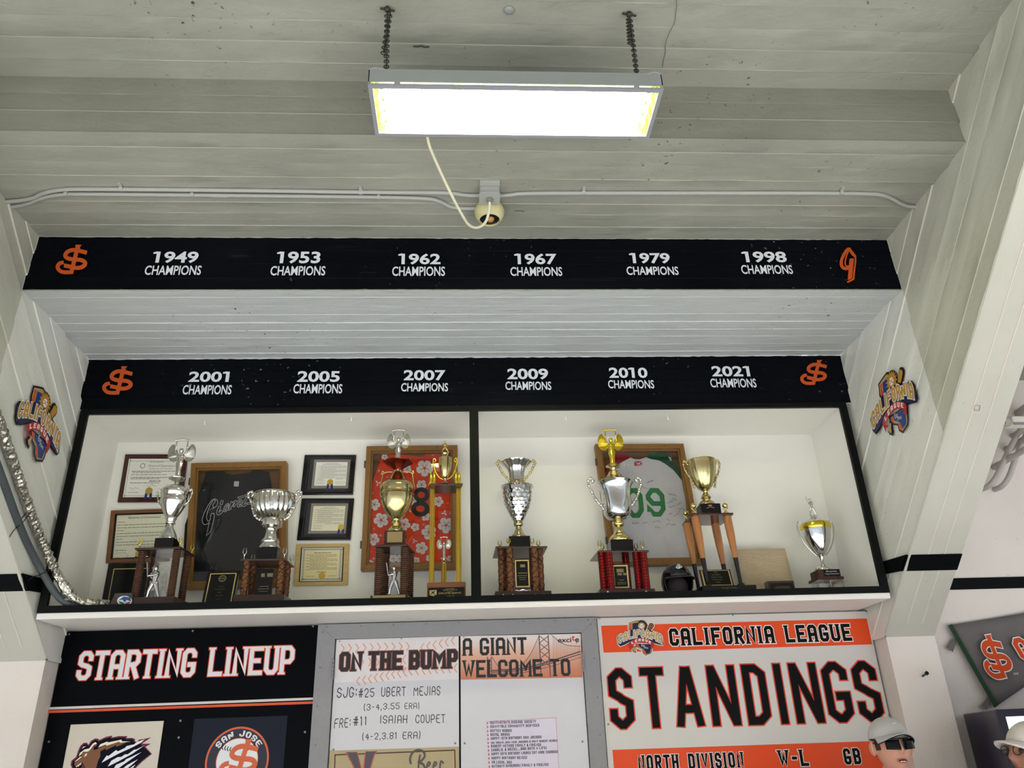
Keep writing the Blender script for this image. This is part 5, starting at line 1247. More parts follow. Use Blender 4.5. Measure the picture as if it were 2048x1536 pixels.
m_back = mat('brown_felt_backing', (112, 76, 44), .8, vary=.08)
def shadow_box(label, TL, TR, BL, M):
    R = Rect(TL, TR, BL, .430); c = R.p(.5, 1); t = thing('jersey_frame', label, 'frame', (c[0], .49, c[1]), 'framed jerseys')
    ring(R, 0, 0, .055, .042, .488, .430).build('frame', m_oak, t, bevel=.002); ring(R, .055, .042, .075, .058, .488, .444).build('inner_lip', m_oak, t)
    panel(R, .02, .02, .488, .480).build('backing', m_back, t)
    for v in (.15, .80):
        q_ = R.p(-.008, v); MB().box((q_[0]-.006, .436, q_[1]-.022), (q_[0]+.006, .452, q_[1]+.022)).build('hinge', m_inkd, t)
    for u in (.22, .78):
        q_ = R.p(u, .02); MB().ball((q_[0], .430, q_[1]), .004, 8, rings=6).build('screw', m_inkd, t)
    panel(R, .06, .045, .452, .4505).build('acrylic_cover', m_acr2 if False else m_acr, t)
    return t, R
def cloth(R, outline, M, y0, depth, name, material, parent, amp=.003, seed=0):
    """jersey piece: outline in crop pixels, cut from a gently wrinkled sheet with thickness"""
    pts = [Vector(P2(M[0]+X/M[2], M[1]+Y/M[2], y0)) for X, Y in outline]
    bm = bmesh.new(); vs = [bm.verts.new((p.x, y0, p.y)) for p in pts]; f = bm.faces.new(vs); bmesh.ops.triangulate(bm, faces=[f])
    x0, x1 = min(p.x for p in pts), max(p.x for p in pts); z0, z1 = min(p.y for p in pts), max(p.y for p in pts)
    for k in range(1, 24): bmesh.ops.bisect_plane(bm, geom=bm.verts[:]+bm.edges[:]+bm.faces[:], plane_co=(x0+(x1-x0)*k/24, 0, 0), plane_no=(1, 0, 0))
    for k in range(1, 30): bmesh.ops.bisect_plane(bm, geom=bm.verts[:]+bm.edges[:]+bm.faces[:], plane_co=(0, 0, z0+(z1-z0)*k/30), plane_no=(0, 0, 1))
    for v in bm.verts:
        w_ = mnoise.noise(Vector((v.co.x*9+seed, v.co.z*5, seed)))*amp*1.4+mnoise.noise(Vector((v.co.x*22+v.co.z*14, v.co.z*9, seed)))*amp*.8; v.co.y = y0-depth+w_
    e = bmesh.ops.extrude_face_region(bm, geom=bm.faces[:])
    for v in [q_ for q_ in e['geom'] if isinstance(q_, bmesh.types.BMVert)]: v.co.y += depth*.7
    me = bpy.data.meshes.new(name); bm.to_mesh(me); bm.free(); me.materials.append(material)
    o = bpy.data.objects.new(name, me); COL.objects.link(o); place(o, parent); smooth(o, 50); return o
def printed(parent, name, polys_px, M, y, material, w_=None): return flat(name, [[P2(M[0]+X/M[2], M[1]+Y/M[2], y) for X, Y in q] for q in polys_px], material, parent, onY(y))
# black jersey
t, R = shadow_box('oak frame holding a black sleeveless jersey with outlined script', (382, 926), (573, 922), (367, 1178), M2)
m_jb = mat('black_jersey_cloth', (19, 21, 25), .75, vary=.15, bump=.15, bscale=300, spec=.25)
cloth(R, [(245, 212), (410, 188), (432, 222), (480, 240), (540, 245), (600, 238), (660, 212), (686, 186), (828, 210), (850, 320), (862, 420), (850, 700), (800, 950), (760, 1235), (90, 1235), (62, 1100), (40, 900), (52, 700), (110, 540), (185, 400), (225, 280)], M2, .478, .012, 'jersey', m_jb, t, seed=1)
m_jline = mat('white_piping', (206, 206, 206), .6); yj = .4605
MS = (380, 960, 11.38)
outl = [(370, 1270), (405, 1120), (440, 970), (390, 1005), (330, 1020), (285, 970), (275, 880), (320, 760), (420, 560), (500, 455), (570, 425), (625, 455), (632, 530), (600, 600), (540, 640), (515, 572), (555, 520), (585, 465), (560, 445), (520, 475), (450, 590), (395, 740), (375, 860), (400, 930), (430, 942), (460, 900), (470, 800), (495, 762), (545, 758), (555, 820), (525, 980), (470, 1175)]
printed(t, 'script_lettering', stroke(outl, 11, closed=True), MS, yj, m_jline)
wht, blk = [], []
for ln, w_ in (([(680, 600), (625, 740), (640, 775), (690, 745), (730, 700)], 62), ([(740, 470), (700, 560)], 58), ([(880, 540), (820, 570), (775, 660), (780, 720), (830, 690), (880, 570), (845, 660), (880, 680), (930, 640)], 40),
               ([(960, 495), (900, 650)], 52), ([(930, 600), (1010, 490), (1060, 480), (990, 610)], 44), ([(1010, 580), (1100, 470), (1170, 455), (1175, 490), (1080, 590), (1110, 605), (1170, 570)], 44), ([(1350, 320), (1190, 570), (1220, 590), (1290, 540)], 52), ([(1095, 405), (1250, 365), (1420, 300)], 46), ([(1450, 350), (1360, 420), (1390, 480), (1380, 535), (1300, 530)], 46)):
    q_ = chaikin(ln, 2); wht += stroke(q_, w_, ext=6); blk += stroke(q_, w_-22, ext=-3)
printed(t, 'script_lettering', wht, MS, yj, m_jline); printed(t, 'script_fill', blk, MS, yj-.0006, m_jb)
printed(t, 'neck_label', [[(505, 292), (550, 292), (545, 340), (500, 338)]], M2, yj, m_jline)
for X, Y in ((505, 398), (455, 635), (432, 768), (405, 900), (377, 1033)):
    p = R.px(X, Y, M2, yj); MB().prism([(p[0]+.0055*cos(a), p[1]+.0055*sin(a)) for a in [2*pi*k/12 for k in range(12)]], lambda q_, d: (q_[0], yj-d, q_[1]), 0, .0015).build('button', m_plinth, t)
# red floral jersey
MR = (720, 880, 5.69)
t, R = shadow_box('oak frame holding a red Hawaiian print jersey with a black number 8', (733, 892), (915, 890), (721, 1141), MR)
m_jr = mat('red_jersey_cloth', (230, 60, 16), .7, vary=.06, bump=.1, bscale=300); m_fl = mat('white_flower_print', (232, 226, 224), .7)
cloth(R, [(250, 186), (330, 162), (480, 168), (500, 195), (545, 212), (600, 216), (700, 200), (740, 180), (775, 148), (900, 168), (1000, 200), (1040, 250), (1052, 600), (1050, 1000), (1052, 1390), (700, 1394), (100, 1400), (94, 1100), (100, 850), (112, 650), (140, 500), (190, 360), (225, 270)], MR, .478, .010, 'jersey', m_jr, t, seed=2)
yj = .4625
fl, vein = [], []
def flower(cx, cy, r, rot, n=5):
    for k in range(n):
        a = rot+2*pi*k/n; pet = []
        for (q_, w_) in ((.12, .10), (.35, .30), (.65, .42), (.88, .36), (1.0, .14), (1.02, -.1), (.88, -.36), (.65, -.42), (.35, -.28), (.12, -.08)):
            rr = r*q_; pet.append((cx+rr*cos(a)-r*w_*sin(a), cy+rr*sin(a)+r*w_*cos(a)))
        fl.append(pet)
        for da in (-.22, 0, .22): vein.extend(stroke([(cx+r*.12*cos(a+da), cy+r*.12*sin(a+da)), (cx+r*.62*cos(a+da), cy+r*.62*sin(a+da))], r*.035))
for F_ in ((735, 320, 95, .3), (165, 735, 66, .1), (240, 912, 84, .5), (150, 1130, 72, .2), (980, 970, 92, .4), (785, 1050, 84, .7), (700, 1230, 70, 0), (627, 992, 48, .6), (700, 510, 58, .3), (500, 960, 74, .2), (745, 870, 52, .9), (890, 700, 58, .1), (280, 190, 36, .2), (600, 680, 62, .8), (790, 1345, 42, .1), (640, 1370, 40, .5), (1030, 1350, 40, .2), (120, 1400, 36, .9), (540, 330, 46, .4), (380, 1350, 50, .3), (450, 1350, 44, .8)): flower(*F_)
for cx, cy, r in ((205, 490, 40), (215, 350, 18), (240, 605, 24), (560, 800, 34), (960, 830, 38), (620, 1150, 34), (145, 605, 14), (160, 1008, 14), (280, 800, 14), (725, 963, 14), (155, 1350, 18), (125, 1270, 12), (1000, 720, 12), (1025, 835, 14), (310, 420, 12), (830, 170, 16), (235, 1085, 22), (940, 180, 12)):
    for k in range(3):
        a = k*2.1+cx; fl.append([(cx, cy), (cx+r*.5*cos(a-.5), cy+r*.5*sin(a-.5)), (cx+r*cos(a), cy+r*sin(a)), (cx+r*.5*cos(a+.5), cy+r*.5*sin(a+.5))])
def clip(q): return [(min(1050, max(98, x)), min(1394, max(165, y))) for x, y in q]
printed(t, 'flower_print', [clip(q) for q in fl], MR, yj, m_fl); printed(t, 'flower_print', [clip(q) for q in vein], MR, yj-.0006, mat('flower_vein_print', (206, 76, 44), .7))
eight = stroke(disc(698, 625, 66, 28, 62), 50, closed=True)+stroke(disc(688, 782, 76, 28, 64), 54, closed=True)
printed(t, 'number', eight, MR, yj-.003, mat('black_number_felt', (14, 14, 16), .6))
sig = []; rnd = random.Random(3)
for X, Y in ((500, 400), (640, 470), (640, 900), (560, 930), (830, 910), (600, 1090), (700, 1100), (420, 410), (560, 560)):
    q_ = [(X+i*9, Y+rnd.uniform(-18, 18)-i*2) for i in range(9)]; sig += stroke(chaikin(q_, 2), 3)
printed(t, 'signature', sig, MR, yj-.0012, mat('dark_red_marker', (110, 30, 24), .6))
# white jersey 09
MWJ = (1190, 880, 5.91)
t, R = shadow_box('oak frame holding a signed white jersey with green 09 and red and green shoulders', (1190, 888), (1367, 887), (1190+190/5.91, 880+1485/5.91), MWJ)
m_jw = mat('white_jersey_cloth', (212, 210, 214), .75, vary=.03, bump=.25, bscale=90); m_jg = mat('green_jersey_cloth', (24, 76, 48), .75, bump=.1, bscale=200); m_jred = mat('dark_red_jersey_cloth', (140, 20, 34), .75, bump=.1, bscale=200)
cloth(R, [(130, 470), (230, 312), (300, 282), (360, 240), (415, 214), (470, 232), (530, 234), (600, 210), (660, 235), (760, 255), (830, 290), (920, 360), (990, 440), (1050, 520), (1075, 640), (1060, 800), (1080, 1000), (1100, 1200), (1130, 1405), (620, 1410), (170, 1200), (150, 960), (120, 700)], MWJ, .478, .012, 'jersey', m_jw, t, .006, seed=3)
cloth(R, [(208, 140), (340, 136), (372, 175), (415, 216), (360, 244), (290, 286), (225, 316), (160, 400), (108, 462), (120, 400), (150, 300), (180, 210)], MWJ, .478, .014, 'red_shoulder', m_jred, t, .001, seed=4)
cloth(R, [(662, 130), (760, 145), (862, 168), (920, 240), (980, 350), (1040, 470), (1048, 520), (985, 440), (920, 360), (835, 290), (760, 258), (668, 240), (606, 212), (640, 175)], MWJ, .478, .014, 'green_shoulder', m_jg, t, .001, seed=5)
yj = .4600; m_gn = mat('green_number_twill', (28, 124, 62), .6)
def num(ch, x0, x1, y0, y1, skew): 
    g = GL(.3, .22)[ch][0]; sw = 56
    return stroke([(x0+sw/2+(x1-x0-sw)*p[0]+skew*(1-p[1]), y1-sw/2-(y1-y0-sw)*p[1]) for p in (g[:-1] if ch == '0' else g)], sw, closed=(ch == '0'), ext=0 if ch == '0' else 26)
printed(t, 'number', num('0', 350, 556, 568, 920, 30), MWJ, yj, m_gn); printed(t, 'number', num('9', 592, 812, 568, 906, 30), MWJ, yj, m_gn)
printed(t, 'league_patch', [[(468, 256), (550, 252), (553, 298), (470, 304)]], MWJ, yj, mat('patch_red', (190, 34, 50), .6)); printed(t, 'patch_figure', stroke([(480, 262), (510, 285), (545, 258)], 8)+stroke([(500, 296), (515, 272), (540, 296)], 9), MWJ, yj-.0006, m_jline)
printed(t, 'shoulder_star', [[(870, 190), (888, 205), (905, 200), (898, 220), (916, 245), (895, 240), (885, 250), (884, 225), (868, 212)]], MWJ, yj-.004, m_jline)
sig = []; rnd = random.Random(8)
for X, Y, n, a in ((620, 500, 9, -3), (540, 560, 5, -2), (570, 580, 6, -2), (860, 640, 12, 1), (900, 700, 8, 0), (850, 740, 9, -2), (960, 750, 8, 0), (870, 790, 10, 0), (980, 810, 10, 1), (870, 880, 6, -2), (930, 910, 9, -7), (845, 935, 5, 3), (840, 1000, 14, 0), (440, 980, 10, 0), (560, 990, 8, -2), (685, 965, 11, 0), (705, 1040, 8, -2), (425, 700, 4, 20), (450, 760, 4, 8)):
    q_ = [(X+i*9, Y+rnd.uniform(-16, 16)+i*a) for i in range(n)]; sig += stroke(chaikin(q_, 2), 3.4)
printed(t, 'signature', sig, MWJ, yj-.0008, mat('black_marker', (50, 50, 62), .6))
# ================================================================== SIGN BOARDS
m_sblk = mat('sign_black_gloss', (7, 8, 12), .3, vary=.3, spec=.04)
m_swht = mat('sign_white_gloss', (208, 203, 200), .3, vary=.02)
m_sor = mat('sign_orange', (226, 74, 26), .4, vary=.03)
m_sor2 = mat('sign_orange_line', (212, 84, 50), .4)
m_sbk2 = mat('sign_black_print', (15, 14, 15), .5, spec=.08)
m_dkor = mat('sign_outline_red', (206, 66, 40), .4)
m_lett = mat('sign_offwhite_print', (224, 220, 224), .4, vary=.02)
m_screw = mat('screw_head', (120, 118, 114), .35, .7)
m_gframe = mat('grey_painted_wood', (142, 141, 144), .45, vary=.08, stretch=(3, 3, 3), bump=.25)
ZB_ = 1.15; y0 = YS
def screws(pts, parent, y, r=.006):
    for px, py in pts:
        p = P2(px, py, y); MB().prism(disc(p[0], p[1], r, 10), lambda q, d: (q[0], y-d, q[1]), 0, .002).build('screw', m_screw, parent)
def quad_px(name, pts, y, material, parent, d=0):
    q = [P2(*p, y) for p in pts]
    if d: return MB().hexa([(x, y, z) for x, z in q], [(x, y+d, z) for x, z in q]).build(name, material, parent)
    return flat(name, [q], material, parent, onY(y))
def grow_text(s, lb, rb, topy, y, parent, layers, **kw):
    """layers: (grow, material, dy) from back to front"""
    W0 = text(s, **{**kw, 'grow': 0})[1]
    for g, mt, dy in layers:
        tp, _ = text(s, **{**kw, 'grow': g}); O = P2(*lb, y); E = P2(*rb, y); T_ = P2(lb[0], topy, y); ps = affine(tp, O, ((E[0]-O[0])/W0, (E[1]-O[1])/W0), (0, T_[1]-O[1]))
        yield ps, mt, y-dy
# --- starting lineup board
xl = -2.335; TLp = P2(638, 1245, y0); xr = TLp[0]; ztop = 2.396
sb = thing('lineup_board', 'glossy black STARTING LINEUP board with white and orange stripes, lower left', 'sign board', ((xl+xr)/2, y0, ZB_))
MB().box((xl, y0, ZB_), (xr-.002, y0+.012, ztop)).build('panel', m_sblk, sb, bevel=.001)
y = y0-.0008
tp_kw = dict(wd=.50, sw=.155, gap=.055, serif=.045, cut=.26, narrow={'I': .5, ' ': .7})
for ps, mt, yy in grow_text('STARTING LINEUP', (150, 1361), (586, 1348), 1303, y, sb, ((.03, m_dkor, 0), (0, m_lett, .0006)), **tp_kw): flat('lettering', ps, mt, sb, onY(yy))
def strip_px(name, a, b_, th, mt, parent, y, dz):
    A_, B_ = P2(*a, y), P2(*b_, y); return MB().hexa([(A_[0], y, A_[1]), (B_[0], y, B_[1]), (B_[0], y, B_[1]-th), (A_[0], y, A_[1]-th)], [(A_[0], y-dz, A_[1]), (B_[0], y-dz, B_[1]), (B_[0], y-dz, B_[1]-th), (A_[0], y-dz, A_[1]-th)]).build(name, mt, parent)
strip_px('white_stripe', (99, 1414.5), (627, 1395), .0125, m_swht, sb, y, .003); strip_px('orange_stripe', (98, 1421), (627, 1402.5), .013, m_sor2, sb, y, .002)
screws([(138.5, 1268.5), (385.6, 1262), (626, 1252.5), (98, 1483.5), (361, 1441.5), (357.5, 1475), (610, 1464)], sb, y)
# cream card with a roaring bear emblem
MG = (120, 1430, 8.533)
card = thing('team_card', 'cream team card with a brown bear head and claw slashes, on the black lineup board', 'card', (P2(230, 1536, y0)[0], y0, 1.2), 'team cards on the lineup board')
ycd = y0-.006
def gp(pts, M=MG, y=ycd): return [P2(M[0]+X/M[2], M[1]+Y/M[2], y) for X, Y in pts]
def cardpanel(tl, tr, M, par, mt, y):
    a, b_ = P2(M[0]+tl[0]/M[2], M[1]+tl[1]/M[2], y), P2(M[0]+tr[0]/M[2], M[1]+tr[1]/M[2], y)
    return MB().hexa([(a[0], y, 1.25), (b_[0], y, 1.25), (b_[0], y, b_[1]), (a[0], y, a[1])], [(a[0], y+.004, 1.25), (b_[0], y+.004, 1.25), (b_[0], y+.004, b_[1]), (a[0], y+.004, a[1])]).build('card_panel', mt, par)
cardpanel((185, 165), (1770, 100), MG, card, mat('card_cream', (208, 198, 186), .35, vary=.02), ycd)
m_navy = mat('print_navy', (12, 14, 28), .5, spec=.06); m_maroon = mat('print_maroon', (100, 22, 52), .4); m_brown = mat('print_brown', (122, 78, 50), .4); m_ivr = mat('print_ivory', (238, 228, 208), .4)
sil = [(180, 850), (195, 780), (275, 715), (310, 610), (345, 530), (400, 478), (460, 470), (485, 510), (530, 440), (600, 400), (660, 405), (665, 430), (780, 375), (890, 350), (885, 385), (1000, 360), (1150, 360), (1135, 395), (1230, 390), (1285, 412), (1275, 440), (1310, 465), (1350, 420), (1450, 405), (1560, 380), (1400, 490), (1550, 490), (1460, 545), (1570, 665), (1400, 800), (1280, 920), (1200, 1100), (900, 1300), (500, 1250), (420, 1000), (230, 960)]
flat('bear_emblem_outline', [gp(sil)], m_maroon, card, onY(ycd-.0005))
inn = [(205, 850), (220, 790), (300, 730), (335, 620), (368, 545), (410, 500), (450, 498), (490, 530), (545, 460), (605, 425), (640, 430), (655, 455), (790, 400), (860, 385), (880, 405), (1000, 385), (1110, 385), (1125, 415), (1225, 412), (1260, 430), (1255, 455), (1300, 485), (1370, 470), (1390, 520), (1440, 550), (1545, 662), (1390, 785), (1265, 905), (1190, 1090), (900, 1280), (510, 1230), (430, 980), (240, 930)]
flat('bear_emblem_body', [gp(inn)], m_navy, card, onY(ycd-.0010))
br = [[(245, 850), (250, 810), (330, 740), (380, 700), (360, 660), (420, 620), (480, 620), (520, 560), (560, 500), (610, 480), (630, 520), (580, 545), (570, 600), (640, 580), (780, 510), (800, 530), (960, 470), (1020, 455), (1000, 475), (1130, 475), (960, 545), (965, 510), (790, 600), (780, 570), (690, 620), (690, 700), (650, 790), (620, 900), (560, 1000), (430, 960), (420, 860), (380, 810), (280, 880)]]
flat('bear_emblem_fur', [gp(q) for q in br], m_brown, card, onY(ycd-.0015))
iv = [[(245, 800), (350, 710), (385, 705), (300, 775)], [(325, 710), (340, 650), (420, 590), (500, 570), (560, 490), (610, 462), (635, 490), (580, 510), (520, 590), (480, 625), (400, 625), (370, 665)], [(655, 555), (690, 500), (810, 452), (825, 468), (1050, 420), (1060, 448), (1210, 455), (1025, 475), (1010, 455), (800, 525), (780, 505)], [(415, 720), (430, 670), (470, 650), (455, 690)], [(375, 580), (400, 540), (450, 532), (410, 555)], [(270, 880), (330, 840), (365, 815), (370, 830), (345, 860), (330, 850), (325, 885), (300, 870), (290, 895)]]
flat('bear_emblem_highlight', [gp(q) for q in iv], m_ivr, card, onY(ycd-.0020))
sl = [[(712, 815), (800, 690), (830, 700), (960, 598), (990, 620), (1115, 560), (1140, 530), (1270, 500), (1290, 480), (1330, 455), (1450, 415), (1390, 470), (1250, 545), (1000, 660)], [(815, 882), (880, 780), (985, 720), (1050, 715), (1110, 672), (1160, 670), (1270, 590), (1300, 590), (1440, 522), (1240, 660), (1000, 790)], [(925, 905), (960, 850), (1100, 790), (1130, 755), (1230, 710), (1290, 680), (1395, 632), (1240, 740), (1080, 850), (1000, 910)], [(1080, 910), (1140, 860), (1230, 810), (1335, 755), (1240, 840), (1160, 905)], [(1200, 905), (1290, 845), (1250, 900)]]
flat('claw_slashes', [gp(q) for q in sl], mat('print_white', (230, 232, 240), .4), card, onY(ycd-.0024))
flat('bear_mouth', [gp([(365, 905), (380, 850), (410, 840), (415, 905)])], m_maroon, card, onY(ycd-.0024))
# navy card with round emblem
MN = (370, 1430, 7.877)
card = thing('team_card', 'dark navy team card with round orange-ringed SAN JOSE emblem, on the lineup board', 'card', (P2(480, 1536, y0)[0], y0, 1.2), 'team cards on the lineup board')
cardpanel((150, 60), (1618, 10), MN, card, mat('card_navy', (30, 34, 46), .4, vary=.05, spec=.08), ycd)
c0 = P2(370+820/7.877, 1430+720/7.877, ycd); r0 = abs(P2(370+1325/7.877, 1430+650/7.877, ycd)[0]-c0[0])
def crc(r, mt, y, name, c=c0): return flat(name, [disc(c[0], c[1], r, 56)], mt, card, onY(y))
m_salm = mat('emblem_orange', (210, 100, 66), .4); m_grey4 = mat('emblem_charcoal', (58, 58, 70), .4, spec=.1)
crc(r0, m_salm, ycd-.0005, 'emblem_ring'); crc(r0*.94, m_grey4, ycd-.0010, 'emblem_field'); crc(r0*.665, m_salm, ycd-.0015, 'emblem_inner_ring'); crc(r0*.645, mat('emblem_white', (226, 228, 232), .4), ycd-.0020, 'emblem_ball')
tp, W = text('SAN JOSE', wd=.55, sw=.19, gap=.13, cut=.3, smo=1)
def arcmap(x, yv): a = pi/2+1.02-2.04*x/W; rr = r0*(.705+.185*yv); return (c0[0]+rr*cos(a), c0[1]+rr*sin(a))
flat('emblem_lettering', [[arcmap(*p) for p in q] for q in tp], m_lett, card, onY(ycd-.0022))
cs = (c0[0]+.008, c0[1]-.002); hgt = r0*1.14
flat('emblem_monogram', [[(cs[0]+p[0]*hgt+.004, cs[1]+p[1]*hgt+.01) for p in q] for q in sj_logo()], m_salm, card, onY(ycd-.0028))
st = []
for s in (-1, 1):
    for k in range(4):
        x = c0[0]+s*(r0*.50-k*r0*.085); z = c0[1]+r0*.40-k*r0*.022; st += stroke([(x-s*.003, z+.012), (x+s*.003, z), (x-s*.004, z-.012)], .0045)
flat('emblem_stitches', st, m_navy, card, onY(ycd-.0024))
# left grey trim strip beside the lineup board
# --- centre frame with two hinged boards
cf = thing('notice_frame', 'grey painted wooden notice frame with two hinged boards under the middle of the case', 'notice board', (.0, y0, ZB_))
x0_, x1_ = P2(638, 1245, y0)[0], P2(1191, 1229, y0)[0]
ix0, ix1, iz = P2(671, 1279, y0)[0], P2(1162, 1267, y0)[0], P2(900, 1273, y0)[1]
yf = y0-.022
for q in ([(x0_, ztop), (x1_, ztop), (ix1, iz), (ix0, iz)], [(x0_, ztop), (ix0, iz), (ix0, ZB_), (x0_, ZB_)], [(x1_, ztop), (x1_, ZB_), (ix1, ZB_), (ix1, iz)]):
    MB().hexa([(x, yf, z) for x, z in q], [(x, y0+.012, z) for x, z in q]).build('frame_board', m_gframe, cf, bevel=.0015)
screws([(653.6, 1254), (721.6, 1252), (787, 1250), (852, 1248), (918, 1245), (1046.5, 1243), (1111, 1241), (1176, 1240), (645.6, 1264), (640, 1335), (634.8, 1412), (631, 1490), (1182, 1249), (1188.6, 1317), (1194.7, 1395), (1200, 1470)], cf, yf, .005)
for px, py in ((665.5, 1338), (1167, 1324)):
    p = P2(px, py, yf); b = MB(); 
    for k in range(5): b.tube([(p[0], yf-.004, p[1]+.052-k*.0215), (p[0], yf-.004, p[1]+.033-k*.0215)], .007, 8)
    b.build('hinge', m_gframe, cf, smo=40)
xm1, xm2 = P2(917.5, 1300, y0)[0], P2(921, 1300, y0)[0]
MB().box((ix0, y0+.008, ZB_), (ix1, y0+.011, iz)).build('dark_gap', m_cblk, cf)
m_dwh = mat('whiteboard_laminate', (208, 206, 212), .14, vary=.02, coat=.3)
yb = y0-.006
LB = MB().box((ix0+.005, yb, ZB_), (xm1, y0+.006, iz-.004)).build('hinged_board', m_dwh, cf, bevel=.001)
RB = MB().box((xm2, yb, ZB_), (ix1-.004, y0+.006, iz-.004)).build('hinged_board', m_dwh, cf, bevel=.001)
# header: on the bump
MC = (630, 1230, 3.593); yh = yb-.0012
def cpx(X, Y): return (MC[0]+X/MC[2], MC[1]+Y/MC[2])
hd = quad_px('paper_header', [cpx(155, 178), cpx(1032, 152), cpx(1032, 462), cpx(140, 486)], yh, mat('header_paper', (222, 216, 218), .3), cf, .001); tag(hd, 'paper header reading ON THE BUMP with orange stitch chevrons')
chv = []
def chev(X, Y, s, w_=26): chv.extend(stroke([P2(*cpx(X-s*w_*.5, Y-32), yh), P2(*cpx(X+s*w_*.4, Y), yh), P2(*cpx(X-s*w_*.5, Y+32), yh)], .0055))
for k in range(10): chev(200+k*52, 240-k*1.5, 1)
for k in range(6): chev(340+k*55, 335+k*2, 1, 22)
for k in range(6): chev(770+k*44, 235-k*10, -1); chev(640+k*60, 320-k*4, -1, 22)
for k in range(9): chev(310+k*42, 475-k*8, -1, 26)
for k in range(9): chev(640+k*46, 405-k*3, -1, 24)
flat('chevron_print', chv, mat('chevron_orange', (224, 156, 130), .4), cf, onY(yh-.0004))
kw = dict(wd=.52, sw=.19, gap=.06, serif=.05, cut=.22, narrow={' ': .35, 'M': 1.25})
for ps, mt, yy in grow_text('ON THE BUMP', cpx(172, 406), cpx(1026, 382), cpx(165, 268)[1], yh, cf, ((.035, mat('letter_shadow', (150, 88, 76), .4), .0006), (0, mat('letter_charcoal', (44, 38, 40), .4), .001)), **kw): flat('header_lettering', ps, mt, cf, onY(yy))
# header: a giant welcome to
M_ = bpy.data.materials.new('header_sunset_print'); M_.use_nodes = True; nt = M_.node_tree; tc = nt.nodes.new('ShaderNodeTexCoord'); sp = nt.nodes.new('ShaderNodeSeparateXYZ'); nt.links.new(tc.outputs['Object'], sp.inputs[0])
za, zb_ = P2(*cpx(1400, 455), yh)[1], P2(*cpx(1400, 150), yh)[1]
mr = nt.nodes.new('ShaderNodeMapRange'); mr.inputs[1].default_value = za; mr.inputs[2].default_value = zb_; nt.links.new(sp.outputs[2], mr.inputs[0])
rp = nt.nodes.new('ShaderNodeValToRGB'); e = rp.color_ramp.elements; e[0].color = rgb(196, 118, 84); e[1].color = rgb(228, 220, 220); k_ = e.new(.55); k_.color = rgb(222, 170, 146); nt.links.new(mr.outputs[0], rp.inputs[0]); nt.links.new(rp.outputs[0], nt.nodes['Principled BSDF'].inputs['Base Color']); nt.nodes['Principled BSDF'].inputs['Roughness'].default_value = .3
hd = quad_px('paper_header', [cpx(1045, 152), cpx(1910, 135), cpx(1922, 448), cpx(1047, 465)], yh, M_, cf, .001); tag(hd, 'paper header reading A GIANT WELCOME TO over an orange bridge picture')
br = []
def L(p, w_=.003): br.extend(stroke([P2(*cpx(*q), yh) for q in p], w_))
for X0, X1, Yt, Yb in ((1610, 1625, 145, 445), (1675, 1692, 145, 445)): L([(X0, Yt), (X1, Yb)], .0055)
for k in range(4): Y = 150+k*55; L([(1612+k*3, Y), (1678+k*3, Y+52)], .004); L([(1678+k*3, Y), (1612+k*3, Y+52)], .004)
for X0, Yt, Yb in ((1238, 300, 448), (1268, 300, 448)): L([(X0, Yt), (X0, Yb)], .004)
for k in range(3): L([(1238, 305+k*45), (1268, 345+k*45)], .003); L([(1268, 305+k*45), (1238, 345+k*45)], .003)
L([(1270, 400), (1500, 385), (1700, 330), (1908, 262)], .007); L([(1270, 412), (1500, 398), (1700, 345), (1908, 280)], .005); L([(1270, 425), (1500, 415), (1700, 368), (1908, 305)], .003)
for pa, pb_, pc in (((1272, 300), (1330, 395), (1400, 400)), ((1400, 400), (1530, 330), (1612, 145)), ((1700, 145), (1790, 220), (1908, 225))):
    cu = chaikin([pa, pb_, pc], 3); L(cu, .003)
for k in range(18): X = 1420+k*11; Y = 395-(X-1400)**2*.0052; L([(X, Y), (X, 392-(X-1420)*.18)], .0012)
for k in range(16): X = 1712+k*12.5; L([(X, 152+min(70, k*9)), (X, 330-(X-1700)*.32)], .0012)
for k in range(40): X = 1420+k*12; Y = 395-(X-1420)*.23; L([(X, Y), (X+8, Y+14)], .0012)
flat('bridge_print', br, mat('bridge_grey_print', (96, 78, 80), .4), cf, onY(yh-.0004))
kw = dict(wd=.55, sw=.165, gap=.085, serif=.045, cut=.22, narrow={' ': .5, 'M': 1.2, 'W': 1.25})
mk = mat('letter_charcoal2', (42, 40, 42), .4)
for s_, lb, rb, ty in (('A GIANT', cpx(1062, 294), cpx(1524, 284), cpx(0, 168)[1]), ('WELCOME TO', cpx(1062, 452), cpx(1838, 438), cpx(0, 326)[1])):
    tp = text(s_, **kw); flat('header_lettering', fit(tp, lb, rb, ty, yh), mk, cf, onY(yh-.001))
tp = btext('exci', .02); flat('sponsor_lettering', fit(tp, cpx(1745, 198), cpx(1843, 196), cpx(0, 165)[1], yh)+fit(btext('e', .02), cpx(1870, 196), cpx(1898, 195), cpx(0, 168)[1], yh), mk, cf, onY(yh-.0012))
flat('sponsor_lettering', fit(btext('t', .02), cpx(1846, 186), cpx(1868, 185), cpx(0, 148)[1], yh), mat('sponsor_red', (206, 60, 50), .4), cf, onY(yh-.0012))
for X, Y in ((178, 190), (620, 170), (1070, 160), (1880, 200)):
    p = P2(*cpx(X, Y), yh); MB().ball((p[0], yh-.001, p[1]), .0035, 8, (1, .6, 1), 6).build('pin', m_screw, cf)
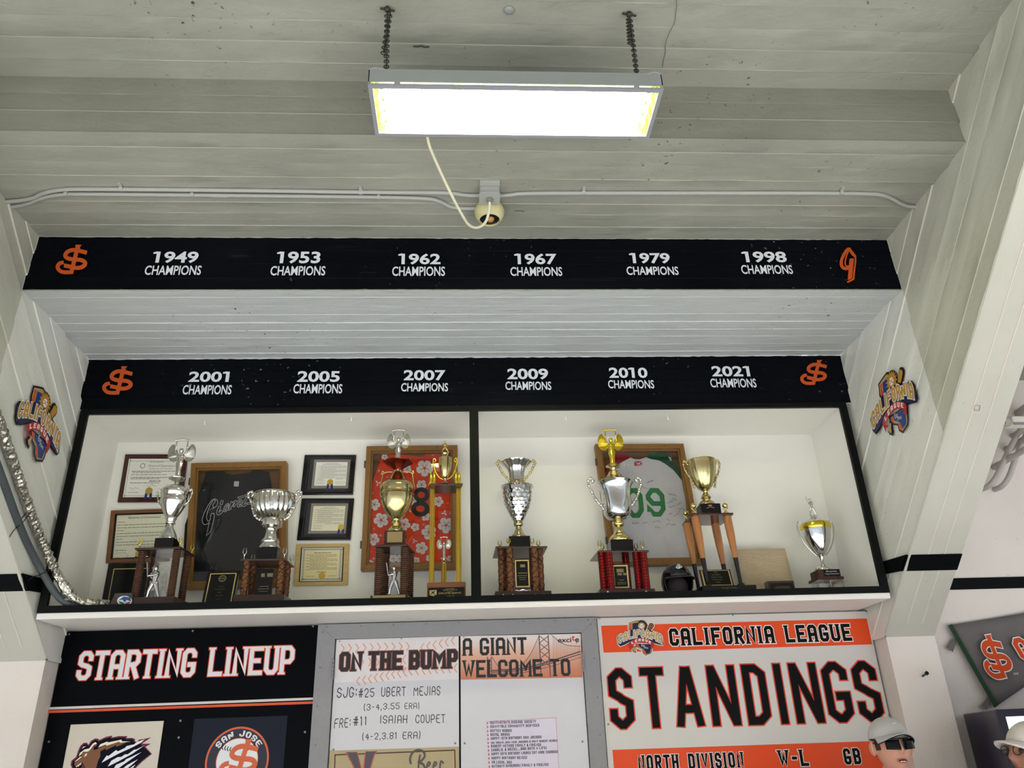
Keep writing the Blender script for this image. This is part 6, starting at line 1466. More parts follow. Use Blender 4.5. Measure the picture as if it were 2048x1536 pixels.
# handwriting
ps = []; kw = dict(wd=.58, sw=.095, gap=.17, cut=.34, smo=1, jit=.022)
for i, (s_, lb, rb, ty) in enumerate((('SJG:', (155, 598), (300, 592), 522), ('#25', (312, 594), (425, 590), 528), ('UBERT', (475, 588), (650, 582), 520), ('MEJIAS', (708, 582), (900, 577), 514), ('(3-4,3.55', (347, 688), (608, 676), 640), ('ERA)', (642, 676), (752, 674), 632),
        ('FRE:', (137, 816), (255, 808), 745), ('#11', (274, 796), (375, 792), 728), ('ISAIAH', (465, 782), (662, 778), 722), ('COUPET', (722, 778), (935, 775), 716), ('(4-2,3.81', (335, 900), (590, 890), 850), ('ERA)', (628, 892), (760, 888), 840))):
    tp = text(s_, seed=i, **kw); ps += fit(tp, cpx(*lb), cpx(*rb), cpx(0, ty)[1], yh)
tag(flat('handwriting', ps, mat('dry_marker', (44, 40, 44), .5), cf, onY(yb-.0008)), 'handwritten pitcher names and records in thin black marker')
screws([cpx(1007, 922), cpx(133, 968), cpx(1076, 922), cpx(1922, 910)], cf, yb-.001, .006)
# beer poster below the whiteboard
po = quad_px('beer_poster', [cpx(108, 975), cpx(1034, 946), cpx(1045, 1500), cpx(70, 1500)], yh-.0004, mat('poster_tan', (176, 160, 124), .35, vary=.12, vscale=6), cf, .001); tag(po, 'tan poster with dark border and the word Beer')
MP = (660, 1480, 7.877)
def pq(pts): return [P2(MP[0]+X/MP[2], MP[1]+Y/MP[2], yh) for X, Y in pts]
flat('poster_border', stroke(pq([(60, 900), (80, 235), (1965, 160), (1985, 900)]), .006), mat('poster_maroon', (78, 44, 44), .4), cf, onY(yh-.0016))
vv = [pq([(262, 195), (425, 192), (480, 420), (540, 700), (420, 700), (380, 420)]), pq([(565, 185), (735, 180), (690, 240), (640, 420), (560, 700), (540, 420)])]
flat('poster_outline', [pq([(240, 190), (432, 186), (500, 420), (560, 720), (400, 720), (360, 420)]), pq([(552, 180), (750, 172), (705, 250), (655, 420), (580, 720), (520, 420)])], mat('poster_salmon', (198, 100, 84), .4), cf, onY(yh-.0018))
flat('poster_letter', vv, mat('poster_slate', (84, 76, 82), .4), cf, onY(yh-.0022))
bee = stroke(pq(chaikin([(1275, 380), (1255, 290), (1300, 190), (1390, 150), (1480, 180), (1500, 260), (1440, 330), (1380, 350), (1480, 380), (1500, 480), (1420, 620)], 2)), .011)+stroke(pq([(1420, 230), (1400, 340), (1380, 620)]), .009)
bee += stroke(pq(chaikin([(1520, 420), (1570, 400), (1580, 350), (1540, 350), (1520, 450)], 2)), .009)+stroke(pq(chaikin([(1620, 420), (1670, 400), (1680, 350), (1640, 350), (1620, 450)], 2)), .009)+stroke(pq(chaikin([(1730, 460), (1740, 340), (1760, 330), (1790, 370)], 2)), .009)
flat('poster_script', bee, MATS['poster_slate'], cf, onY(yh-.0022))
# welcome list sheet
ls = quad_px('list_sheet', [cpx(1232, 763), cpx(1733, 735), cpx(1770, 1300), cpx(1268, 1300)], yb-.0012, mat('list_lavender', (214, 206, 224), .4), cf, .0008); tag(ls, 'lavender sheet listing groups welcomed to the game')
flat('sheet_border', stroke([P2(*cpx(*q_), yh) for q_ in ((1234, 765), (1731, 738), (1765, 1290), (1266, 1290))], .0022, closed=True), mat('border_pink', (206, 130, 150), .4), cf, onY(yb-.0016))
rows = ["HUNTINGTON'S DISEASE SOCIETY", 'SUNNYVALE COMMUNITY SERVICES', 'ROTTEN ROBBIE', 'ROYAL BRASS', 'HAPPY 10TH BIRTHDAY SAM JACOBS!', 'SAN BRUNO JOHN MUIR JAGUARS & SAINT ROBERT BEARS!', 'ROBERT METHOD FAMILY & FRIENDS', 'CHARLIE & RAZIEL...BAD BOYS 4 LIFE!', 'HAPPY 60TH BIRTHDAY LAURIE! EAT MORE CHURROS!', 'HAPPY BIRTHDAY RENEE!', 'UA LOCAL 393', 'ANTHONY ANDERSON FAMILY & FRIENDS']
ends = [(1588, 772), (1612, 800), (1416, 838), (1400, 866), (1628, 884), (1740, 908), (1625, 940), (1664, 962), (1745, 990), (1524, 1032), (1413, 1066), (1678, 1082)]
ys = [784, 812, 842, 870, 898, 927, 953, 981, 1009, 1038, 1067, 1097]
ps, bl = [], []
for i, s_ in enumerate(rows):
    X0 = 1258+i*1.2; tp = text(s_, wd=.5, sw=.17, gap=.13, cut=.25, narrow={' ': .5})
    ps += fit(tp, cpx(X0, ys[i]), cpx(ends[i][0], ends[i][1]+2), cpx(0, ys[i]-(20 if i != 5 else 16))[1], yh)
    X = X0-18; bl.append([P2(*cpx(X-6, ys[i]-12), yh), P2(*cpx(X+4, ys[i]-12), yh), P2(*cpx(X+4, ys[i]-2), yh), P2(*cpx(X-6, ys[i]-2), yh)])
flat('list_lettering', ps, mat('list_ink', (58, 50, 62), .5), cf, onY(yb-.0017)); flat('list_bullets', bl, mat('bullet_red', (196, 70, 90), .5), cf, onY(yb-.0017))
# --- standings board
xs0 = P2(1192, 1228, y0)[0]+.003; MSB = (1180, 1200, 3.303)
def spx(X, Y): return (MSB[0]+X/MSB[2], MSB[1]+Y/MSB[2])
st = thing('standings_board', 'white STANDINGS board with orange header bands, lower right under the case', 'sign board', (1.4, y0, ZB_))
MB().box((xs0, y0-.006, ZB_), (XW-.012, y0+.008, ztop-.002)).build('panel', m_swht, st, bevel=.001)
y = y0-.0068
m_swh2 = mat('sign_white_print', (232, 228, 224), .4)
quad_px('orange_band', [spx(73, 170), spx(1828, 122), spx(1865, 293), spx(90, 348)], y, m_sor, st)
quad_px('orange_band', [spx(148, 990), spx(2045, 926), spx(2070, 1250), spx(175, 1320)], y, m_sor, st)
kw = dict(wd=.60, sw=.20, gap=.14, serif=.05, cut=.22, narrow={'I': .55, ' ': .75})
for ps, mt, yy in grow_text('CALIFORNIA LEAGUE', spx(530, 304), spx(1735, 270), spx(0, 188)[1], y, st, ((.05, m_swh2, .0005), (0, m_sbk2, .001)), **kw): flat('lettering', ps, mt, st, onY(yy))
kw = dict(wd=.52, sw=.19, gap=.16, serif=.05, cut=.24)
for s_, lb, rb, ty in (('NORTH', (322, 1128), (590, 1120), 1026), ('DIVISION', (655, 1118), (1020, 1106), 1014), ('W-L', (1252, 1102), (1450, 1096), 992), ('GB', (1685, 1088), (1797, 1084), 980)):
    for ps, mt, yy in grow_text(s_, spx(*lb), spx(*rb), spx(0, ty)[1], y, st, ((.045, m_swh2, .0005), (0, m_sbk2, .001)), **kw): flat('lettering', ps, mt, st, onY(yy))
def big(ch, xa, xb, lean=0):
    O = P2(*spx(xa, 852-(xa-140)*.0295), y); E = P2(*spx(xb, 852-(xb-140)*.0295), y); T_ = P2(*spx(xa, 455-(xa-140)*.03), y); h = T_[1]-O[1]; w_ = (E[0]-O[0])/h
    sw = .132
    if ch == 'I': base = [[(w_/2, 0), (w_/2, 1)]]
    else:
        a = min(.36, .105/w_); g = GL(a*w_/(w_-sw)*1.15, .12)
        if ch == 'A': base = [[(.155, 0), (.40, 1)], [(.60, 1), (.845, 0)], [(.3, .29), (.7, .29)]]
        else: base = g[ch]
        if ch == 'A': base = [[(sw/2+(w_-sw)*p[0]*1.0 if abs(p[1]-.29) > .01 else sw/2+(w_-sw)*p[0], p[1]) for p in q] for q in [[(0, 0), (.45, 1)], [(.55, 1), (1, 0)], [(.15, .29), (.85, .29)]]]
        elif ch == 'N': base = [[(sw/2, 0), (sw/2, 1)], [(w_-sw/2, 0), (w_-sw/2, 1)], [(sw*.55, 1), (w_-sw*.55, 0)]]
        else: base = [[(sw/2+(w_-sw)*p[0], sw/2*.95+(1-sw*.95)*p[1]) for p in q] for q in base]
    out = []
    for g_, mt, dy in ((.022, m_dkor, .0005), (0, m_sbk2, .001)):
        ps = []
        for q in base:
            closed = len(q) > 3 and q[0] == q[-1]
            e = (sw/2 if ch in 'SGDT' else 0)+g_
            if ch == 'T' and q[0][1] > .5 and q[1][1] > .5: e = sw/2+g_
            elif ch == 'T': e = g_+sw/2
            if ch in 'SG': e = g_+ (sw/2 if ch == 'S' else sw/2)
            ps += stroke(q[:-1] if closed else q, sw*(1.0 if ch != 'A' else .98)+2*g_, closed=closed, ext=0 if closed else (e if ch != 'N' and ch != 'A' else g_))
        if ch in 'NA': ps = [[(p[0], min(1+g_, max(-g_, p[1]))) for p in q] for q in ps]
        if ch == 'N': ps = [[(min(w_+g_, max(-g_, p[0])), p[1]) for p in q] for q in ps]
        flat('lettering', affine(ps, O, (h, h*(E[1]-O[1])/max(1e-6, (E[0]-O[0]))), (0, h)), mt, st, onY(y-dy))
for ch, xa, xb in (('S', 143, 300), ('T', 362, 518), ('A', 577, 762), ('N', 815, 1002), ('D', 1052, 1205), ('I', 1264, 1320), ('N', 1372, 1556), ('G', 1590, 1755), ('S', 1795, 1953)): big(ch, xa, xb)
screws([spx(63, 120), spx(943, 98), spx(1823, 74), spx(121, 821), spx(1977, 761)], st, y, .0055)

# --- league emblem: drawn in a 2048 x 1536 field
m_ltan = mat('emblem_tan', (176, 150, 100), .4); m_lblue = mat('emblem_blue', (38, 66, 132), .4); m_lnav = mat('emblem_navy', (24, 30, 66), .4); m_lred = mat('emblem_red', (176, 40, 44), .4); m_lor = mat('emblem_rust', (206, 84, 48), .4); m_lwh = mat('emblem_white2', (236, 230, 222), .4); m_ldk = mat('emblem_dark_outline', (44, 36, 44), .4); m_lgold = mat('emblem_gold', (186, 138, 56), .4)
def league(fn, parent, tan, blue):
    """fn(point, lift) -> 3D; layers from back to front"""
    lay = [0]
    def add(name, polys, mt): lay[0] += 1; b = MB(); b.polys(polys, lambda p: fn(p, .0006*lay[0])); return b.build(name, mt, parent)
    state = [(545, 350), (700, 300), (845, 262), (920, 290), (940, 400), (900, 600), (560, 680), (560, 600), (535, 540), (548, 430)]
    low = [(760, 1060), (1380, 1080), (1360, 1180), (1345, 1330), (1310, 1410), (1130, 1475), (1030, 1400), (1000, 1280), (860, 1210), (790, 1130)]
    kn = [(745, 1130), (830, 1160), (800, 1290), (810, 1340), (790, 1390), (700, 1340), (665, 1280), (720, 1240)]
    batp = [(1170, 590), (1255, 385), (1310, 352), (1390, 385), (1418, 450), (1400, 500), (1290, 650)]
    def arc_t(t, base, rise): return base-rise*(1-(2*t-1)**2)
    tp, W = text('CALIFORNIA', wd=.62, sw=.2, gap=.14, cut=.34, smo=1)
    def am(p, g=0): t = p[0]/W; x = 195+1490*t; lo = arc_t(t, 1085, 225); hi = arc_t(t, 765, 175); return (x, lo+(hi-lo)*p[1])
    def arct(grow): return [[am(p) for p in q] for q in text('CALIFORNIA', wd=.62, sw=.2, gap=.14, cut=.34, smo=1, grow=grow)[0]]
    backing = [(150, 860), (200, 780), (290, 745), (480, 700), (620, 600), (900, 560), (1230, 600), (1480, 700), (1620, 725), (1700, 830), (1740, 1090), (1700, 1130), (1380, 1050), (1000, 870), (700, 940), (400, 1110), (260, 1160), (180, 1080)]
    for g in (1,):
        add('emblem_edge', stroke(state, 50, closed=True)+stroke(low, 50, closed=True)+stroke(kn, 40, closed=True)+stroke(batp, 44, closed=True)+stroke(backing, 40, closed=True), m_lwh if tan else m_ldk)
    add('emblem_outline', [state, low, kn, batp, disc(985, 460, 200, 12)], m_ldk)
    def sh(poly, k):
        cx = sum(p[0] for p in poly)/len(poly); cy = sum(p[1] for p in poly)/len(poly); return [(cx+(x-cx)*k, cy+(y-cy)*k) for x, y in poly]
    add('emblem_state', [sh(state, .92), sh(low, .93)], m_ltan)
    add('emblem_state_red', [[(580, 385), (662, 372), (640, 450), (660, 560), (645, 660), (590, 660), (568, 560), (590, 470)], [(800, 1085), (870, 1080), (890, 1170), (850, 1195), (810, 1140)], [(1010, 1270), (1080, 1290), (1140, 1420), (1110, 1430), (1050, 1390)]], m_lor)
    add('emblem_state_blue', [[(680, 375), (880, 345), (900, 600), (690, 660), (675, 540)], [(880, 1080), (1340, 1100), (1310, 1170), (1295, 1320), (1270, 1390), (1150, 1420), (1090, 1290), (1000, 1220), (910, 1180)]], blue)
    sun = []
    for k in range(32):
        a = 2*pi*k/32; r = 215 if k % 2 else 135; sun.append((985+r*cos(a), 465+r*sin(a)))
    add('emblem_sun', [sun], m_lgold if not tan else m_ldk); add('emblem_sun_disc', [disc(985, 468, 122, 24)], m_lgold if not tan else m_ltan)
    add('emblem_ball', [disc(985, 468, 76, 20)], m_lwh); add('emblem_seams', stroke(chaikin([(920, 430), (985, 455), (1050, 430)], 2), 12)+stroke(chaikin([(920, 500), (985, 470), (1050, 505)], 2), 12), m_lred)
    add('emblem_bat', [sh(batp, .82)], m_lgold if not tan else m_brown)
    add('emblem_knob', [sh(kn, .75)], m_ltan)
    add('emblem_letter_back', [backing], m_lnav); add('emblem_letter_edge', arct(.065), m_lwh); add('emblem_letter_fill', arct(.0), m_lgold if not tan else m_ltan)
    up, dn = [], []
    for k in range(13): t = k/12; x = 560+820*t; up.append((x, arc_t(t, 1040, 165))); dn.append((x-(t-.5)*70, arc_t(t, 1165, 155)))
    add('emblem_ribbon', [up[i:i+2]+dn[i:i+2][::-1] for i in range(12)]+[[(560, 1040), (540, 1090), (620, 1290), (640, 1220), (740, 1190), (650, 1160)], [(1380, 1040), (1410, 1110), (1350, 1260), (1300, 1200), (1240, 1170), (1330, 1150)]], m_lred)
    tp2, W2 = text('LEAGUE', wd=.66, sw=.22, gap=.32, cut=.25, serif=.05)
    def bm_(p): t = .08+.84*p[0]/W2; x = 565+810*t; lo = arc_t(t, 1140, 155); hi = arc_t(t, 1055, 160); return (x-(t-.5)*40*(1-p[1]), lo+(hi-lo)*p[1])
    add('emblem_ribbon_lettering', [[bm_(p) for p in q] for q in tp2], m_lwh)
    q_ = []
    for s_, (x0_, y0_, x1_, h_) in (('Est.', (975, 1165, 1110, 90)), ('1941', (1060, 1235, 1200, 60))):
        tp3, W3 = btext(s_, 0); q_ += [[(x0_+p[0]*(x1_-x0_)/W3, y0_-p[1]*h_+(x0_+p[0]*(x1_-x0_)/W3-x0_)*.15) for p in q] for q in tp3]
    add('emblem_date', q_, m_lwh)
def aff3(src, dst):
    """affine map of the drawing field fixed by three point pairs"""
    M3_ = Matrix([[s[0], s[1], 1] for s in src]).inverted(); cx = M3_ @ Vector([d[0] for d in dst]); cy = M3_ @ Vector([d[1] for d in dst])
    return lambda p: (cx[0]*p[0]+cx[1]*p[1]+cx[2], cy[0]*p[0]+cy[1]*p[1]+cy[2])
emb = thing('league_emblem', 'small California League emblem printed on the orange band of the standings board', 'emblem', (P2(1280, 1315, y)[0], y, P2(1280, 1315, y)[1]), 'league emblems')
def fn1(p, l): q = P2(1225+p[0]/17.07, 1225+p[1]/17.07, y); return (q[0], y-.0012-l, q[1])
league(fn1, emb, True, m_lnav)
for sgn, lab, dst in ((1, 'California League emblem decal on the right concrete beam', ((1752, 862), (1832, 797), (1781.5, 741))), (-1, 'California League emblem decal on the left concrete beam', ((33, 842), (113, 902), (93.5, 784)))):
    X = sgn*(XW-.022); f2 = aff3(((250, 1110), (1690, 1070), (985, 262)), dst)
    c = at(*f2((985, 1400)), x=X); e = thing('league_decal', lab, 'decal', c, 'league emblems')
    league((lambda p, l, X=X, sgn=sgn, f2=f2: (X-sgn*l, at(*f2(p), x=X).y, at(*f2(p), x=X).z)), e, False, m_lblue)
# ================================================================== NEXT BAY: pennant, television, pipes
m_felt = mat('grey_felt', (112, 106, 106), .9, vary=.08, bump=.2, bscale=200); m_green = mat('dark_green_felt', (38, 66, 42), .85, bump=.2)
yp = .395
pn = thing('pennant', 'large grey felt pennant with green hoist edge and orange SJ emblem on the right wall', 'pennant', at(1992, 1415, y=yp))
tip = at(2316, 1183, y=yp)
def pp(px, py, d=0): q = at(px, py, y=yp-d); return (q.x, q.y, q.z)
b = MB(); n = 26; vs = []
for i in range(n+1):
    for j in range(9):
        u, v = i/n, j/8; T0 = Vector(pp(1900, 1250)); B0 = Vector(pp(1992, 1414)); top = T0.lerp(tip, u); bot = B0.lerp(tip, u); p = top.lerp(bot, v)
        p.y += .008*sin(u*9+v*2)*(1-u)-.01*(u*(1-u)); vs.append(p)
fs = [(i*9+j, (i+1)*9+j, (i+1)*9+j+1, i*9+j+1) for i in range(n) for j in range(8)]
b.add(vs, fs); o = b.build('felt', m_felt, pn, smo=60); sm = o.modifiers.new('thick', 'SOLIDIFY'); sm.thickness = .003; sm.offset = 0
b = MB(); b.hexa([pp(1896, 1251, .012), pp(1904, 1248, .012), pp(1996, 1411, .012), pp(1989, 1416, .012)], [pp(1896, 1251, -.004), pp(1904, 1248, -.004), pp(1996, 1411, -.004), pp(1989, 1416, -.004)]); b.build('green_hoist_edge', m_green, pn)
for q in (((1906, 1277), (1913, 1284), (1906, 1304), (1893, 1295)), ((1975, 1393), (1980, 1405), (1974, 1420), (1962, 1412))):
    MB().hexa([pp(*p_, .002) for p_ in q], [pp(*p_, -.006) for p_ in q]).build('felt_tab', m_felt, pn)
ypn = .024

for g, mt, d in ((26, m_lwh, ypn), (0, mat('felt_orange', (212, 72, 26), .7), ypn+.001)):
    ps = [[(1988+p[0]*52-p[1]*47, 1314-p[0]*9-p[1]*84) for p in q] for q in sj_logo(g)]
    MB().polys(ps, lambda p, d=d: pp(p[0], p[1], d)).build('emblem' if g else 'emblem_fill', mt, pn)
tp = text('GIANTS', wd=.62, sw=.2, gap=.12, cut=.3, serif=.05)[0]
for g, mt, d in ((.045, m_lwh, ypn), (0, MATS['felt_orange'], ypn+.001)):
    tpg = text('GIANTS', wd=.62, sw=.2, gap=.12, cut=.3, serif=.05, grow=g)[0]
    MB().polys([[(2047+p[0]*42-p[1]*27, 1324-p[0]*7-p[1]*46) for p in q] for q in tpg], lambda p, d=d: pp(p[0], p[1], d)).build('lettering', mt, pn)
ps = [[(2026.5+p[0]*5, 1351-p[1]*4.6-p[0]*.8) for p in q] for q in btext('TM', 0)[0]]
MB().polys(ps, lambda p: pp(p[0], p[1], ypn)).build('trademark_letters', m_lwh, pn)
# television in a dark navy cabinet
m_tv = mat('navy_cabinet', (26, 20, 52), .3, vary=.2); m_bez = mat('television_bezel', (30, 24, 40), .25)
xl_ = at(1926, 1428, y=.40).x; zt_ = at(1926, 1428, y=.40).z; yfr = at(1996, 1418, z=zt_).y; 
def tvx(py, px): return at(px, py, z=zt_)
Fp = at(1990, 1419, z=zt_); Bp = at(1926, 1428, z=zt_)
ft = thing('television', 'dark navy boxed television with bright screen on the wall, lower right corner', 'television', (Fp.x+.4, Fp.y, zt_-.7))
x0_, yF = Fp.x, Fp.y
Bk = Vector((Bp.x, Bp.y, 0)); Fk = Vector((Fp.x, Fp.y, 0)); d1 = (Fk-Bk); R1 = at(2048, 1408, z=zt_); d2 = Vector((R1.x-Fp.x, R1.y-Fp.y, 0)).normalized()
d2 = Vector((1, min(.25, max(-.25, d2.y/max(.2, d2.x))), 0)).normalized(); Wt = .95; Ht = .62
c0_, c1_, c2_, c3_ = Bk, Fk, Fk+d2*Wt, Vector(((Fk+d2*Wt).x, min(.41, Bk.y+.02), 0))
MB().hexa([(p.x, p.y, zt_-Ht) for p in (c0_, c1_, c2_, c3_)], [(p.x, p.y, zt_) for p in (c0_, c1_, c2_, c3_)]).build('cabinet', m_tv, ft, bevel=.006)
nn = Vector((d2.y, -d2.x, 0))
def tvp(u, z, o): p = Fk+d2*u+nn*o; return (p.x, p.y, z)
def slabf(u0, u1, z0, z1, o0, o1): return MB().hexa([tvp(u0, z0, o0), tvp(u1, z0, o0), tvp(u1, z1, o0), tvp(u0, z1, o0)], [tvp(u0, z0, o1), tvp(u1, z0, o1), tvp(u1, z1, o1), tvp(u0, z1, o1)])
b = slabf(0, Wt, zt_-.035, zt_-.004, 0, .012); k = slabf(0, .035, zt_-Ht, zt_-.035, 0, .012); b.add(k.v, k.f); k = slabf(Wt-.035, Wt, zt_-Ht, zt_-.035, 0, .012); b.add(k.v, k.f); k = slabf(.035, Wt-.035, zt_-Ht, zt_-Ht+.035, 0, .012); b.add(k.v, k.f)
b.build('bezel', m_bez, ft)
slabf(.035, Wt-.035, zt_-Ht+.035, zt_-.035, .0, .004).build('screen', mat('lit_screen', (226, 246, 240), .3, emit=1.1), ft)
# painted pipes under the ceiling of the next bay
m_pipe = mat('painted_pipe', (176, 171, 165), .4, vary=.05, bump=.1)
def pipe(pts, r, label, clamps=(), name='pipe'):
    P = curve3([at(px, py, z=z) if y is None else at(px, py, y=y) for px, py, z, y in pts], 3)
    d = Vector(P[-1])-Vector(P[-3]); d.z = 0; P = P+[tuple(Vector(P[-1])+d.normalized()*1.6)]
    o = MB().tube(P, r, 16).build(name, m_pipe, None, smo=60); tag(o, label, 'pipe', 'painted pipes in the next bay')
    for c in clamps:
        i = int(c*(len(P)-3)); a, b_ = Vector(P[i]), Vector(P[i+1]); d = (b_-a).normalized()
        MB().tube([a-d*.025, a+d*.025], r*1.12, 16).build('pipe_clamp', m_pipe, o, smo=40)
    return o
for k, (pts, r, lab, cl) in enumerate((
    ([(1959, 980, 0, .43), (1976, 974, 0, .34), (1991, 957, 0, .30), (2004, 930, 0, .27), (2020, 895, 0, .25), (2040, 860, 0, .25)], .017, 'painted pipe bending down into the wall, nearest the beam', ()),
    ([(1987, 980, 0, .43), (2004, 974, 0, .34), (2018, 955, 0, .30), (2028, 925, 0, .27), (2042, 890, 0, .25), (2060, 855, 0, .25)], .017, 'painted pipe bending down into the wall, second from the beam', ()),
    ([(1940, 962, 3.30, None), (1990, 934, 3.30, None), (2048, 900, 3.30, None), (2200, 812, 3.30, None)], .019, 'lowest straight painted pipe under the next bay ceiling', (.42, .55)),
    ([(1930, 950, 3.42, None), (1990, 915, 3.42, None), (2048, 881, 3.42, None), (2200, 790, 3.42, None)], .025, 'middle straight painted pipe with wide clamp', (.45,)),
    ([(1920, 932, 3.52, None), (1990, 892, 3.52, None), (2048, 860, 3.52, None), (2200, 770, 3.52, None)], .020, 'upper straight painted pipe just under the strip lamp', ()),
    ([(1930, 905, 3.68, None), (1985, 868, 3.68, None), (2048, 820, 3.68, None), (2200, 710, 3.68, None)], .032, 'large painted pipe above the small strip lamp', (.3,)))):
    pipe(pts, r, lab, cl)
a, b_ = at(2020, 778, z=4.0), at(2040, 818, z=3.74)
tag(MB().tube([a, b_], .009, 8).build('hanger_rod', m_pipe, None, smo=50), 'thin painted hanger rod above the large pipe', 'rod')
p = at(2019, 852, z=3.42); q = at(2120, 846, z=3.42)
sl_ = thing('strip_lamp', 'small white strip lamp hung among the painted pipes at the right edge', 'lamp', p)
MB().bevbox((p.x, p.y-.045, p.z), (p.x+.7, p.y+.045, p.z+.05), .006).build('lamp_body', mat('strip_lamp_white', (226, 222, 214), .4), sl_)
MB().tube([(p.x-.035, p.y, p.z+.03), (p.x+.0, p.y, p.z+.03)], .032, 10).build('end_cap', m_pipe, sl_, smo=40)
MB().box((p.x-.0, p.y-.05, p.z-.008), (p.x+.7, p.y-.04, p.z+.004)).build('lamp_lip', m_lampf, sl_)
# little bolt on the right column, square mark and small holes
p = at(1846, 1353, y=Y_C)
bt = thing('wall_bolt', 'short black bolt sticking out of the right column', 'bolt', p)
MB().tube([(p.x, Y_C+.01, p.z), (p.x-.004, Y_C-.05, p.z+.012)], .0055, 8).build('shank', m_plinth, bt); MB().tube([(p.x-.004, Y_C-.05, p.z+.012), (p.x-.0045, Y_C-.058, p.z+.014)], .011, 8).build('head', m_plinth, bt)
d = Vector((0, NY, NZ)).normalized()
def onund(px, py): # point on the sloping underside of the right beam
    dirv = CF*F_PX+CR*(px-1024)+CU*(768-py); P0 = Vector((0, Y_C, Z_C)); t = (P0-CAM).dot(d)/dirv.dot(d); return CAM+dirv*t
c4 = [onund(px, py)+d*.002 for px, py in ((1949, 810), (1960, 811), (1958, 821), (1948, 820))]
b = MB(); b.tube(c4, .0018, 4, closed=True); tag(b.build('square_mark', mat('mark_grey', (150, 148, 140), .6), None), 'small square outline cast into the right beam underside', 'mark')
# foil-wrapped hose and grey conduit entering the case at lower left
m_foil = mat('crinkled_foil', (190, 186, 176), .18, 1, vary=.3, vscale=60, bump=1.0, bscale=45)
m_gcon = mat('dark_grey_conduit', (74, 80, 84), .45, vary=.1); m_tie = mat('black_cable_tie', (14, 14, 15), .4)
def path_px(pts): return curve3([at(px, py, y=y) for px, py, y in pts], 3)
XH = -2.306
def path_side(pts, x, tail): return curve3([at(px, py, x=x) for px, py in pts]+[at(px, py, y=y) for px, py, y in tail], 3)
fp = path_side([(-70, 690), (-30, 775), (0, 850), (30, 935), (62, 1030), (90, 1098)], XH, [(122, 1165, -.045), (150, 1200, .01), (180, 1213, .05), (215, 1219, .10)])
fp = [(x, y, max(z, ZF+.030)) if y > .02 else (x, y, z) for x, y, z in fp]
def resample(P, n):
    P = [Vector(p) for p in P]; L_ = [0]
    for a, b_ in zip(P, P[1:]): L_.append(L_[-1]+(b_-a).length)
    out = []; j = 0
    for i in range(n):
        s = L_[-1]*i/(n-1)
        while j < len(P)-2 and L_[j+1] < s: j += 1
        k = (s-L_[j])/max(1e-9, L_[j+1]-L_[j]); out.append(P[j].lerp(P[j+1], k))
    return out
fp = resample(fp, 150); rnd = random.Random(2)
hose = MB().tube(fp, [.0235+rnd.uniform(-.0035, .0035) for _ in fp], 14)
hose.v = [tuple(Vector(v)+Vector((rnd.uniform(-1, 1), rnd.uniform(-1, 1), rnd.uniform(-1, 1)))*.0028) for v in hose.v]
fh = hose.build('foil_hose', m_foil, None); tag(fh, 'crinkled silver foil-wrapped hose sweeping down into the lower left corner of the case', 'hose')
gp_ = path_side([(-90, 760), (-30, 865), (4, 955), (40, 1055), (68, 1115)], -2.315, [(105, 1180, -.045), (125, 1203, .0), (165, 1221, .04), (215, 1224, .10)])
gp_ = [(x, y, max(z, ZF+.020)) if y > .02 else (x, y, z) for x, y, z in gp_]
gp_ = resample(gp_, 80)
gc = MB().tube(gp_, .0185, 14).build('grey_conduit', m_gcon, None, smo=60); tag(gc, 'smooth dark grey conduit running beside the foil-wrapped hose', 'conduit')
for px, py in ((58, 1023), (95, 1143)):
    best = min(fp, key=lambda p: (pj(p)[0]-px)**2+(pj(p)[1]-py)**2); g2 = min(gp_, key=lambda p: (p-best).length); c = (best+g2)/2; ax_ = (best-g2).normalized()
    tdir = Vector((.35, .3, -.9)).normalized(); u = ax_; v = tdir.cross(u).normalized(); h1 = (best-g2).length/2+.024
    lp = [c+u*h1*cos(a)+v*.026*sin(a) for a in [2*pi*k/16 for k in range(16)]]
    b = MB().tube(lp, .0022, 5, closed=True); b.tube([c-u*h1, c-u*(h1+.03)+Vector((0, 0, .006)), c-u*(h1+.06)-Vector((0, 0, .004))], .0018, 5)
    tag(b.build('cable_tie', m_tie, None, smo=60), 'black cable tie round hose and conduit, %s one' % ('upper' if py < 1100 else 'lower'), 'cable tie')
best = min(fp, key=lambda p: (pj(p)[0]-130)**2+(pj(p)[1]-1195)**2)
b = MB().tube([best+Vector((.03*cos(a)*1.2-.012, -.0, .03*sin(a))) for a in [2*pi*k/16 for k in range(16)]], [.006]*16, 6, closed=True); b.box((best.x-.06, best.y-.006, best.z-.035), (best.x-.035, best.y+.006, best.z-.012))
tag(b.build('pipe_clamp', m_galv, None, smo=50), 'dull steel clamp holding the hose at the corner of the case', 'clamp')

